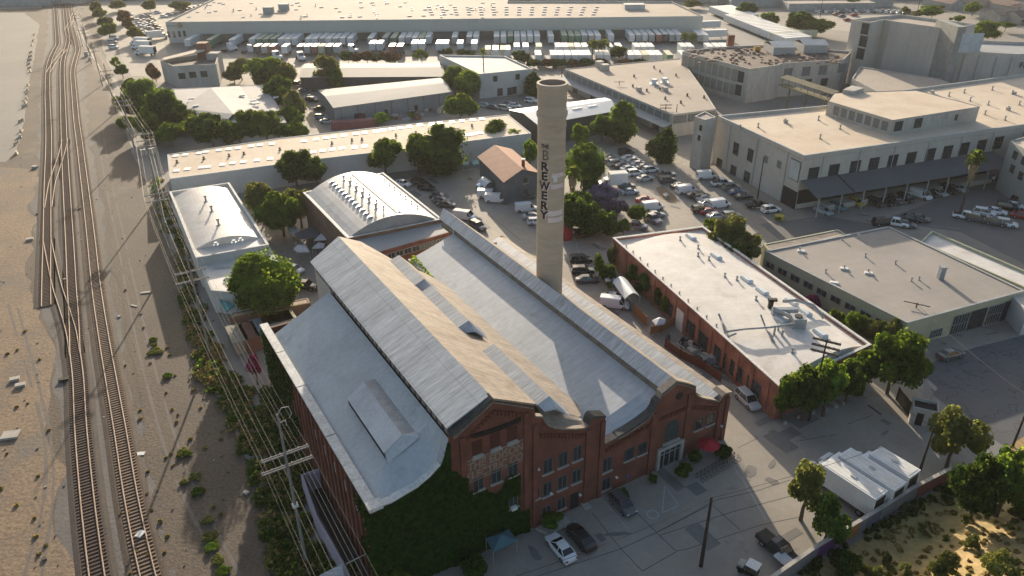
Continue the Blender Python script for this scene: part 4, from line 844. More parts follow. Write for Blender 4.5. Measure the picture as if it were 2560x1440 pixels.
for i in range(10): b=MB(); p=o0+dv*(1+6.2*i)+nv*(dp-.4); b.box(p.x-.12,p.x+.12,p.y-.12,p.y+.12,0,4.9); part('awning_post',b,M_STEEL,cb9)
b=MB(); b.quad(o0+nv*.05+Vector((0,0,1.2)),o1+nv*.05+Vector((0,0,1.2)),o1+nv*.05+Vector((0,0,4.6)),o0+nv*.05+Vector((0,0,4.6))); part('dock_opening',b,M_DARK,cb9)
b=MB(); b.slab([o0+dv*6+Vector((0,0,0)),o1+Vector((0,0,0)),o1+nv*3.4,o0+dv*6+nv*3.4],(0,0,1),1.2); part('loading_dock',b,M_CONC2,cb9)
for e0,e1 in (((1795,290),(2010,390)),((2010,390),(2600,306))):
    a,b_=edge_like(CP,e0,e1,zc9); LL=(b_-a).length; rz=wallrz(a,b_)
    for z in (11.9,): part('string_course',MB().box(-LL/2+.2,LL/2-.2,-.02,.12,z,z+.22,0,Matrix.Translation((a+b_)/2)@Matrix.Rotation(rz,4,'Z')),M_CONC,cb9)
    for k in range(int(LL/9)): p=a.lerp(b_,(k+.55)/int(LL/9)); part('downpipe',MB().box(-.09,.09,-.02,.16,7 if e0[0]>2000 else 0,12.2,0,Matrix.Translation(p)@Matrix.Rotation(rz,4,'Z')),M_GWALL,cb9)
# penthouse
zp=zc9+3.2; PP=[G(2070,252,zp),G(2232,300,zp),G(2450,266,zp),G(2290,225,zp),G(2085,232,zp)]
b=MB()
for i in range(5):
    j=(i+1)%5; p,q=PP[i],PP[j]; b.quad(Vector((p.x,p.y,zc9-.6)),Vector((q.x,q.y,zc9-.6)),Vector((q.x,q.y,zp)),Vector((p.x,p.y,zp)))
ph=part('penthouse',b,M_CONC,cb9); part('penthouse_roof',MB().poly([Vector((p.x,p.y,zp-.1)) for p in inset(PP,.2)]),M_CREAM,ph)
a,b_=PP[0].copy(),PP[1].copy(); a.z=b_.z=0
for i in range(7): window(ph,a.lerp(b_,.16+.125*i)+Vector((0,0,zc9+.3))-cb9.location,wallrz(a,b_),1.6,2.1,'grid2')
a,b_=PP[1].copy(),PP[2].copy(); a.z=b_.z=0
for f in (.08,.30): window(ph,a.lerp(b_,f)+Vector((0,0,zc9+.3))-cb9.location,wallrz(a,b_),2.3,2.2,'grid')
window(ph,a.lerp(b_,.74)+Vector((0,0,zc9+.6))-cb9.location,wallrz(a,b_),.7,1.4,'dark')
b=MB(); q=[G(2105,236,zc9+2.9),G(2132,240,zc9+2.9),G(2158,232,zc9+2.9),G(2128,225,zc9+2.9)]; q2=[Vector((p.x,p.y,0)) for p in q]; b.prism(q2,zc9-.5,zc9+4.2); part('lift_hut',b,M_CONC,cb9)
for u,v in ((1962,307),(2046,300),(2100,322),(2050,346),(1850,322),(1895,318),(2372,240),(2410,232),(2480,225),(2530,235),(2425,252),(2470,262),(2520,275),(2462,286),(2512,300),(2548,262),(2383,262),(2402,264)): onroof(cb9,'tall',G(u,v,zc9-.5),0,.8)
for u,v in ((2330,232),(1964,306),(2520,275),(2535,235)): onroof(cb9,'unit',G(u,v,zc9-.5),.3,.6)
# stair tower at left of factory
tw,TP=flat_building('stair_tower','grey concrete stair tower at the left end of the concrete factory',None,13.6,M_CONC,M_GRAV,par=.3,P=[G(1737,290,13.6),G(1762,300,13.6),G(1790,292,13.6),G(1762,278,13.6)])
a,b_=edge_like(TP,(1737,290),(1762,300),13.6); put_windows(tw,a,b_,[(1752,320),(1748,345)],.9,1.3,'dark')
# right neighbour wing with windows
rn,RN=flat_building('pale_green_block','pale green-grey block with small windows at the right edge, beyond the awning',None,12.0,mat('green_grey_wall',(.33,.35,.33),(.29,.31,.29),scale=.2),M_CREAM,par=.3,P=[G(2525,352,12),G(2700,455,12),G(2800,400,12),G(2640,320,12)])
a,b_=edge_like(RN,(2525,352),(2700,455),12); put_windows(rn,a,b_,[(2538,388),(2531,422),(2560,402),(2552,440)],1.5,1.7,'grid')
# --- flat roofed clerestory building behind (top right of centre)
z10=6.8
fb,FBp=flat_building('clerestory_warehouse','broad flat roofed warehouse with a glazed clerestory strip, behind the silver hall',None,z10,M_CONC,M_FAR,par=.2,P=[G(1412,172,z10),G(1683,286,z10),G(1790,272,z10),G(1760,225,z10),G(1702,145,z10)])
a,b_=edge_like(FBp,(1412,172),(1683,286),z10); LL=(b_-a).length
for i in range(16): window(fb,a.lerp(b_,(i+.6)/16.4)-fb.location+Vector((0,0,4.3)),wallrz(a,b_),LL/16.4*.82,1.8,'grid2')
a2,b2=edge_like(FBp,(1683,286),(1790,272),z10); LL2=(b2-a2).length
for i in range(3): window(fb,a2.lerp(b2,(i+.5)/3)-fb.location+Vector((0,0,4.0)),wallrz(a2,b2),LL2/3*.9,2.2,'grid2')
for i in range(5): window(fb,a.lerp(b_,.12+.19*i)-fb.location+Vector((0,0,.1)),wallrz(a,b_),3.2,2.8,'dark')
b=MB(); b.slab([a+Vector((0,0,4.0)),b_+Vector((0,0,4.0)),b_+Vector((-3,-2.2,3.5)),a+Vector((-3,-2.2,3.5))],(0,0,1),.1); part('canopy',b,M_GWALL,fb)
for u,v in ((1498,167),(1512,175)): onroof(fb,'unit',G(u,v,z10-.2),.4,1.7)
for u,v in ((1597,227),(1663,227)): onroof(fb,'unit',G(u,v,z10-.2),.4,1.0)
for u,v in ((1635,210),(1661,207)): onroof(fb,'fat',G(u,v,z10-.2),0,1.6)
for u,v in ((1635,170),(1650,180),(1585,192),(1690,190),(1582,217),(1617,228),(1650,225),(1718,240),(1663,248),(1760,245),(1702,258)): onroof(fb,'dark',G(u,v,z10-.2),0,.8)
# --- derelict concrete block
zd=11.5
db,DB=flat_building('derelict_concrete_block','derelict concrete block with a rubble strewn roof and bricked bays, top right of centre',None,zd,M_CONC,mat('rubble_roof',(.17,.13,.11),(.11,.085,.075),scale=.4,fine=3,amt=.7,stain=((.30,.28,.26),.5,.6)),par=.6,P=[G(1706,128,zd),G(1873,172,zd),G(1942,163,zd),G(1955,158,zd),G(2110,148,zd),G(2130,128,zd),G(1905,112,zd),G(1800,117,zd)])
a,b_=edge_like(DB,(1706,128),(1873,172),zd); rz=wallrz(a,b_)
dd=(b_-a).normalized(); LL=(b_-a).length
b=MB()
for r,(z0,z1) in enumerate(((1.6,5.2),(6.2,10.2))):
    for i in range(9): p=a+dd*(LL*(.02+.094*i)); p2=p+dd*LL*.08; nn=Vector((dd.y,-dd.x,0))*.05; b.quad(p+nn+Vector((0,0,z0)),p2+nn+Vector((0,0,z0)),p2+nn+Vector((0,0,z1)),p+nn+Vector((0,0,z1)))
part('infilled_bay',b,mat('infill_render',(.29,.285,.255),(.23,.225,.2),scale=.3),db)
put_windows(db,a,b_,[(1852,192),(1846,225)],2.6,3.4,'grid')
a,b_=edge_like(DB,(1955,158),(2110,148),zd); put_windows(db,a,b_,[(1970,182),(2015,178),(2057,175),(2105,170)],3.0,3.0,'grid2'); put_windows(db,a,b_,[(2020,207),(2060,205)],2.4,2.4,'dark')
b=MB(); rr=random.Random(5)
for i in range(160):
    q=G(rr.uniform(1720,2100),rr.uniform(122,160),zd-.5)
    f=(q-DB[0]); b.box(q.x-rr.uniform(.2,.7),q.x+rr.uniform(.2,.7),q.y-.4,q.y+.4,zd-.6,zd-.4+rr.random()*.6)
tag(part('rubble',b,mat('rubble_pieces',(.26,.2,.17),(.14,.1,.085),scale=.8),db),kind='stuff')
for (u0,v0,u1,v1,h,mm) in ((1915,122,1985,132,2.0,0),(1992,120,2066,128,2.2,0)):
    p=G(u0,v0,zd); q=G(u1,v1,zd); b=MB(); x0,x1,y0,y1=p.x,q.x,min(p.y,q.y)-1,max(p.y,q.y)+3; ym=(y0+y1)/2; b.box(x0,x1,y0,y1,zd-.5,zd+h); rm=part('roof_plant_room',b,M_GWALL,db)
    b=MB(); b.slab([(x0-.2,y0-.2,zd+h+.02),(x1+.2,y0-.2,zd+h+.02),(x1+.2,ym,zd+h+1.2),(x0-.2,ym,zd+h+1.2)],(0,0,1),.1); b.slab([(x0-.2,y1+.2,zd+h+.02),(x1+.2,y1+.2,zd+h+.02),(x1+.2,ym,zd+h+1.2),(x0-.2,ym,zd+h+1.2)],(0,0,1),.1); part('sheet_roof',b,M_METAL,rm)
b=MB(); q=G(1825,112,zd); b.box(q.x-1.2,q.x+1.2,q.y-1,q.y+1,zd-.5,zd+3.6); part('brick_shaft',b,M_BRICK,db)
b=MB(); q=G(1893,124,zd); b.tube([q+Vector((-1,0,.3)),q+Vector((1,0,.3))],.9,10); part('orange_tank',b,mat('orange_tank',(.55,.32,.07)),db)
# conveyor bridge
a=G(1955,212,7.5); b_=G(2085,255,6.8); b=MB(); d_=(b_-a).normalized(); n_=Vector((-d_.y,d_.x,0)).normalized()
b.slab([a-n_*1.6,b_-n_*1.6,b_+n_*1.6,a+n_*1.6],(0,0,1),.3); b.slab([a-n_*1.6+Vector((0,0,2.4)),b_-n_*1.6+Vector((0,0,2.4)),b_+n_*1.6+Vector((0,0,2.9)),a+n_*1.6+Vector((0,0,2.9))],(0,0,1),.15)
for i in range(9): p=a.lerp(b_,i/8); b.box(p.x-.1,p.x+.1,p.y-.1,p.y+.1,p.z,p.z+2.5); 
for i in range(3): p=a.lerp(b_,(i+.5)/3); b.box(p.x-.2,p.x+.2,p.y-.2,p.y+.2,0,p.z)
solo('conveyor_bridge',b,mat('mossy_metal',(.19,.175,.10),(.11,.10,.07)),'sloping covered conveyor bridge between the derelict block and the factory roof','bridge')
# low roof behind factory
br2,_=flat_building('dusty_roof_building','low building with a dusty pinkish flat roof below the far concrete mill',None,9.0,M_CONC,M_FAR,par=.3,P=[G(2130,196,9),G(2200,232,9),G(2400,216,9),G(2345,196,9),G(2150,166,9)])
# --- far concrete building
zf=22
fc,FC=flat_building('far_concrete_mill','tall windowless concrete mill building at the far right top',None,zf,mat('pale_mill_concrete',(.50,.48,.44),(.42,.40,.37),scale=.12,fine=1,amt=.2,stretch=(1,1,.3),stain=((.40,.39,.36),.2,.64)),M_FAR,par=.9,P=[G(2130,48,zf),G(2175,56,zf),G(2212,48,zf),G(2228,52,zf),G(2372,72,zf),G(2440,60,zf),G(2250,36,zf)])
a,b_=edge_like(FC,(2130,48),(2175,56),zf); put_windows(fc,a,b_,[(2163,72),(2158,103),(2151,134)],3.0,3.6,'dark')
fd,FD=flat_building('low_concrete_mill','lower concrete mill range with buttresses stretching right below the tall mill',None,15,mat('pale_mill_concrete',None),M_GWALL,par=.9,P=[G(2240,95,15),G(2395,128,15),G(2545,135,15),G(2700,130,15),G(2640,108,15),G(2440,100,15),G(2380,92,15)])
a,b_=edge_like(FD,(2395,128),(2545,135),15)
for f in (.15,.4,.7,.95): p=a.lerp(b_,f); b=MB(); b.box(-.4,.4,-.1,.5,0,14,0,Matrix.Translation(p)@Matrix.Rotation(wallrz(a,b_),4,'Z')); part('buttress',b,mat('pale_mill_concrete',None),fd)
s_,z_=wallpt(a,b_,2545,168); p=a+(b_-a).normalized()*(s_+2.6); o=node('lettering',text_mesh('FREE',2.3,M_BLACK,.02,bold=.04),fd,p-fd.location+Vector((0,0,z_))+Vector(((b_-a).normalized().y,-(b_-a).normalized().x,0))*.08,wallrz(a,b_)+math.pi)
b=MB(); p=G(2380,62,24); q=G(2440,75,24); b.box(p.x,q.x,p.y-4,p.y+10,0,24); tb=part('lift_block',b,mat('grey_block',(.30,.31,.30)),fd)
b=MB(); b.box(p.x+2,p.x+9,p.y-4.1,p.y-4,16,22); part('pale_patch',b,mat('pale_blue_patch',(.45,.52,.56)),fd)
# --- big distribution warehouse
zw=9.5; wa=G(413,55,zw); wb=G(1758,40,zw); wc=G(1680,4,zw); wd=G(560,-16,zw)
ww,WW=flat_building('distribution_warehouse','huge low distribution warehouse with a pale roof and a long dock face across the top',None,zw,M_WAREW,M_FAR,par=.7,P=[wa,wb,wc,G(1270,4,zw),G(1268,-10,zw),wd])
a,b_=edge_like(WW,(413,55),(1758,40),zw); nn=Vector(((b_-a).normalized().y,-(b_-a).normalized().x,0)); dd=(b_-a).normalized(); LL=(b_-a).length
b=MB(); b.quad(a+dd*16+nn*.06+Vector((0,0,0)),b_-dd*14+nn*.06,b_-dd*14+nn*.06+Vector((0,0,4.0)),a+dd*16+nn*.06+Vector((0,0,4.0))); part('dock_shadow_face',b,mat('dock_shadow',(.16,.17,.165)),ww)  # darker sheet on the wall paints the shade under the dock canopy
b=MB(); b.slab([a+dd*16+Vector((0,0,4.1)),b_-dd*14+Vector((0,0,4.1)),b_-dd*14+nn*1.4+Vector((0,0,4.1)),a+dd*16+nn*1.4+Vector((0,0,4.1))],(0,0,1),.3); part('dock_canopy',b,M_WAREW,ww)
put_windows(ww,a,b_,[(422,86),(435,86),(449,85),(461,84)],1.0,2.6,'dark')
s_,z_=wallpt(a,b_,436,66); bb=MB(); p=a+dd*s_; bb.box(-3.6,3.6,0,.12,0,.5,0,Matrix.Translation(p+Vector((0,0,z_)))@Matrix.Rotation(wallrz(a,b_),4,'Z')); part('sign_strip',bb,mat('faded_sign',(.28,.28,.27)),ww)
s_,z_=wallpt(a,b_,451,68); bb=MB(); p=a+dd*s_; bb.tube([p+nn*.1+Vector((0,0,z_+.8)),p+nn*.2+Vector((0,0,z_+.8))],1.3,12); part('sign_emblem',bb,mat('brown_emblem',(.25,.21,.18)),ww)
rr=random.Random(9)
for i in range(70):
    u=rr.uniform(470,1270); v=rr.uniform(6,46); onroof(ww,rr.choice(['curb','small','curb']),G(u,v,zw-.68),rr.random(),rr.uniform(1.2,1.7))
for r in range(4):
    for k in range(14): onroof(ww,'curb',G(1080+k*31+(r*2.0)*(k-6)*.22,37-r*6.2,zw-.68),0,1.6)
for u,v in ((672,30),(710,22)): b=MB(); q=G(u,v,zw); b.box(q.x-2.4,q.x+2.4,q.y-1.5,q.y+1.5,zw-.7,zw+2.4); part('roof_unit',b,M_GWALL,ww)
b=MB(); q=G(1585,18,zw); b.box(q.x-5,q.x+5,q.y-3,q.y+3,zw-.7,zw+1.6); part('roof_unit',b,M_WWALL,ww)
# --- sheds in the middle distance
def shed(name,label,L,z,wm,rm,par=.05,drop=0,**k): return flat_building(name,label,L,z,wm,rm,par=par,**k)
A0,A1,A2,A3=G(835,270,5.2),G(1128,230,5.2),G(1100,196,5.2),G(797,226,5.2)
s1,S1=gable_building('grey_lean_to_shed','long closed grey sheet metal shed in front of the open sided shed',[A0,A1,A2,A3],5.2,5.9,mat('blue_grey_wall',(.22,.24,.255),(.18,.2,.215)),mat('grey_shed_roof',(.29,.29,.285),(.25,.25,.245),scale=.1),axis=0)
for i in range(7): b=MB(); p=A0.lerp(A1,.05+.14*i); p.z=0; b.box(-.06,.06,-.02,.1,0,5,0,Matrix.Translation(p)@Matrix.Rotation(wallrz(A0,A1),4,'Z')); part('wall_seam',b,M_DFRAME,s1)
for f in (.17,.2,.42,.68): window(s1,A0.lerp(A1,f)-s1.location-Vector((0,0,5.1)),wallrz(A0,A1),1.0,2.3,'dark')
A0,A1,A2,A3=G(750,194,5),G(1110,192,5),G(1105,158,5),G(765,160,5)
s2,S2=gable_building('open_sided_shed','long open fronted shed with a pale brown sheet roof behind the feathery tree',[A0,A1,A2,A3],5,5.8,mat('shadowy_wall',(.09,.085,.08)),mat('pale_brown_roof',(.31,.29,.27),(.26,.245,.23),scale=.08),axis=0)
s3,S3=flat_building('pale_two_storey_block','pale two storey block with a white flat roof beside a tall thin palm',None,8.5,M_WWALL,mat('speckled_white_roof',(.55,.53,.50),(.40,.38,.35),scale=.4),par=.5,P=[G(1198,185,8.5),G(1332,172,8.5),G(1262,140,8.5),G(1098,137,8.5)])
a,b_=edge_like(S3,(1198,185),(1332,172),8.5); put_windows(s3,a,b_,[(1238,197),(1294,192)],1.4,1.8,'dark'); put_windows(s3,a,b_,[(1250,230),(1275,228),(1285,226)],1.8,2.4,'grid')
# folded roof group at left
s4,S4=flat_building('folded_roof_workshop','workshop with a pale folded roof and small skylights among trees at upper left',None,5,M_GWALL,mat('pale_grey_roof',(.46,.44,.42),(.38,.37,.36),scale=.15),par=.1,P=[G(458,278,5),G(580,316,5),G(716,306,5),G(690,255,5),G(655,212,5),G(430,222,5)])
for pxs,mm in (([(440,268),(525,219),(582,272),(545,282)],0),([(582,272),(560,218),(620,214),(660,262)],1)):
    pass
b=MB(); p=[G(452,270,5.0),G(527,219,6.2),G(583,285,6.2),G(560,309,5.0)]; b.poly(p); p=[G(527,219,6.2),G(600,215,5.0),G(655,292,5.0),G(583,285,6.2)]; b.poly(p); part('folded_roof',b,mat('pale_grey_roof2',(.44,.42,.40),(.37,.36,.345),scale=.2),s4)
for u,v in ((478,248),(518,234),(533,250),(490,266),(548,268),(605,240),(632,253),(641,260),(560,288),(690,245),(652,240)): onroof(s4,'curb',G(u,v,5.4),R_(20),1.5)
# red-brown ruin
A0=G(425,155,8)
s5,S5=flat_building('ruined_mill','roofless concrete and brick ruin with a slanting roof slab at upper left',None,8,M_CONC,mat('rubble_dark',(.2,.17,.15),(.13,.11,.1),scale=.4),par=1.4,P=[G(432,165,8),G(540,160,8),G(548,128,8),G(400,150,8)])
a,b_=edge_like(S5,(432,165),(540,160),8); put_windows(s5,a,b_,[(455,190),(482,187),(510,185)],2.2,2.0,'grid')
b=MB(); b.slab([G(405,147,8.5),G(505,122,10),G(513,128,10),G(410,152,8.5)],(0,0,1),.3); part('roof_slab',b,M_CREAM,s5)
b=MB(); q=G(522,188,0); b.box(q.x-2,q.x+2,q.y-2,q.y+2,0,12.5); part('brick_tower',b,mat('ruin_brick',(.22,.11,.075),(.16,.08,.055),scale=.5),s5); q=G(543,190,0); b=MB(); b.box(q.x-2,q.x+2.6,q.y-2,q.y+2,0,9); part('concrete_tower',b,M_CONC,s5)
# --- guard hut
p=G(2302,1052); gh=thing('guard_hut','small roofless-looking pale guard hut beside the gate',"hut",p,R_(-25))
b=MB(); 
for x0,x1,y0,y1 in ((-1.6,1.6,-1.3,-1.15),(-1.6,1.6,1.15,1.3),(-1.6,-1.45,-1.15,1.15),(1.45,1.6,-1.15,1.15)): b.box(x0,x1,y0,y1,0,2.9)
part('walls',b,M_CONC2,gh,local=True); part('sunken_roof',MB().box(-1.5,1.5,-1.2,1.2,2.3,2.45),M_DARK,gh,local=True); part('doorway',MB().box(-.9,.0,-1.34,-1.28,0,2.1),M_DARK,gh,local=True); part('hatch',MB().box(1.58,1.63,-.5,.4,1.0,2.0),M_DARK,gh,local=True); part('antenna',MB().tube([(.5,.8,2.4),(.5,.8,5)],.04,5),M_STEEL,gh,local=True)
# ================================================================== VEGETATION
def ico(n=1):
    import bmesh
    bm=bmesh.new(); bmesh.ops.create_icosphere(bm,subdivisions=n,radius=1); v=[x.co.copy() for x in bm.verts]; f=[tuple(q.index for q in x.verts) for x in bm.faces]; bm.free(); return v,f
ICO=ico(2)
def crown_mesh(name,seed,kind,nl,leaf):
    r=random.Random(seed); lobes=[]
    if kind=='round':
        lobes=[(Vector((0,0,-.05)),.60)]
        for i in range(19):
            a=r.uniform(0,6.28); e=r.uniform(-.7,1.25); d=r.uniform(.48,.78); lobes.append((Vector((math.cos(a)*math.cos(e)*d,math.sin(a)*math.cos(e)*d,math.sin(e)*d*.95)),r.uniform(.20,.40)))
    elif kind=='tall':
        for i in range(14): z=-.9+1.8*i/13; a=r.uniform(0,6.28); w=.42*(1-abs(z+.1)**2.2)+.12; lobes.append((Vector((math.cos(a)*w*.6,math.sin(a)*w*.6,z)),w*.95))
    elif kind=='loose':
        for i in range(15): a=r.uniform(0,6.28); e=r.uniform(-.9,1.3); d=r.uniform(.35,.75); lobes.append((Vector((math.cos(a)*math.cos(e)*d,math.sin(a)*math.cos(e)*d,math.sin(e)*d)),r.uniform(.2,.36)))
    elif kind=='cypress':
        for i in range(16): z=-1+2*i/15; w=.30*(1-((z+.25)/1.3)**2)+.05; lobes.append((Vector((r.uniform(-.06,.06),r.uniform(-.06,.06),z)),max(.08,w)))
    elif kind=='flat':
        for i in range(14): a=r.uniform(0,6.28); d=r.uniform(0,.75); lobes.append((Vector((math.cos(a)*d,math.sin(a)*d,r.uniform(-.2,.15))),r.uniform(.22,.34)))
    elif kind=='fine':   # clipped ficus: tight ball
        lobes=[(Vector((0,0,-.02)),.86)]
        for i in range(40):
            a=r.uniform(0,6.28); e=math.asin(r.uniform(-.6,1)); lobes.append((Vector((math.cos(a)*math.cos(e)*.74,math.sin(a)*math.cos(e)*.74,math.sin(e)*.72)),r.uniform(.16,.24)))
    b=MB(); v,f=ICO
    for c,q in lobes:
        k=.80 if kind!='loose' else .55
        b.add([c+Vector((p.x,p.y,p.z))*q*k*(1+.25*noise.noise(p*1.7+c*5)) for p in v],f,0)
    wts=[q*q for c,q in lobes]; tot=sum(wts); 
    for (c,q),w_ in zip(lobes,wts):
        n_=int(nl*w_/tot)
        for i in range(n_):
            d=Vector((r.gauss(0,1),r.gauss(0,1),r.gauss(0,1))).normalized(); rad=q*r.uniform(.78,1.10)*(1+.18*noise.noise(d*2.3+c*4)); p=c+d*rad
            if d.z<-.5 and r.random()<.5: continue
            if any((p-c2).length<q2*.72 for c2,q2 in lobes if c2 is not c): continue
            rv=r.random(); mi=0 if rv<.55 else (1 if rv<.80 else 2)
            if d.z>.35 and rv>.45: mi=1  # upper leaves take the brighter slot: sunlit crown tops put into colour
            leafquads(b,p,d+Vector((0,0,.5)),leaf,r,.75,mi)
    return b
CR={}
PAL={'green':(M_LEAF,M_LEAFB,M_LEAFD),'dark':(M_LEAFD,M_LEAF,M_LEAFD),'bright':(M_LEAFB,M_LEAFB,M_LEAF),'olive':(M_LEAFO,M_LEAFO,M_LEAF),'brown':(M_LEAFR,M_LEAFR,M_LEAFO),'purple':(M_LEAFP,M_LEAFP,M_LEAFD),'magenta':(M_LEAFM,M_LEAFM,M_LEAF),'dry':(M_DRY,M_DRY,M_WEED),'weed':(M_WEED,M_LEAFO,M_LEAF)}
def crown(kind,var,pal):
    k=(kind,var,pal)
    if k not in CR:
        g=(kind,var)
        if g not in CR: CR[g]=crown_mesh('crown',hash(kind)%7+var*31+5 if 0 else sum(map(ord,kind))+var*31,kind,{'round':5600,'tall':3600,'loose':3200,'cypress':2600,'flat':2600,'fine':9000}[kind],{'round':.095,'tall':.10,'loose':.11,'cypress':.07,'flat':.10,'fine':.06}[kind])
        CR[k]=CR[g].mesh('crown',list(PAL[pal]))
    return CR[k]
def trunk_mesh(h,r,sp=.5):
    b=MB(); b.tube([(0,0,-.1),(0.05*h,0,h*.5),(0,.03*h,h)],[r*1.25,r,r*.7],8)
    for k in range(4): a=k*1.6+.4; b.tube([(0,.02*h,h*.8),(math.cos(a)*sp*h*.4,math.sin(a)*sp*h*.4,h*1.15),(math.cos(a)*sp*h*.7,math.sin(a)*sp*h*.7,h*1.45)],[r*.6,r*.42,r*.2],6)
    return b
TRM=trunk_mesh(1,.075).mesh('trunk',M_BARK)
tr_rnd=random.Random(21)
def tree(u,vt,vb,wpx,label,kind='round',pal='green',var=None,name='tree',cat='tree',group='trees around the yards',low=.10):
    bu,bv=below(u,vt,vb); base=G(bu,bv)
    if u>2120 and vb>1250: base=GS(bu,bv)
    rr_=ray(u,vt); H_=max(1.0,CAMH+rr_.z*((rr_.x*base.x+rr_.y*base.y)/(rr_.x**2+rr_.y**2))-base.z); z=depth(base+Vector((0,0,H_*.6))); rw=wpx/2*z/FPX*1.10
    t=thing(name,label,cat,base,0,group)
    hh=H_*(1-low)/2*1.03
    if kind in('round','loose','flat','fine'): hh=min(hh,rw*1.75)
    cz_=H_-hh
    v=tr_rnd.randrange(5) if var is None else var
    if pal=='green' and kind in('round','tall') and u<1950: pal=tr_rnd.choice(['green','green','green','dark','olive','bright'])
    c=node('crown',crown(kind,v,pal),t,(0,0,cz_),tr_rnd.uniform(0,6.28)); wx=rw if kind not in('tall','cypress') else rw*{'tall':1.9,'cypress':3.0}[kind]
    ws_=tr_rnd.uniform(.9,1.12); c.scale=(wx*ws_,wx*(2.02-ws_),hh*1.0)
    k=node('trunk',TRM,t,(0,0,0),tr_rnd.uniform(0,6.28)); ts=max(.6,cz_*.72); k.scale=(min(ts,5.5)*.75,)*2+(ts,)
    return t
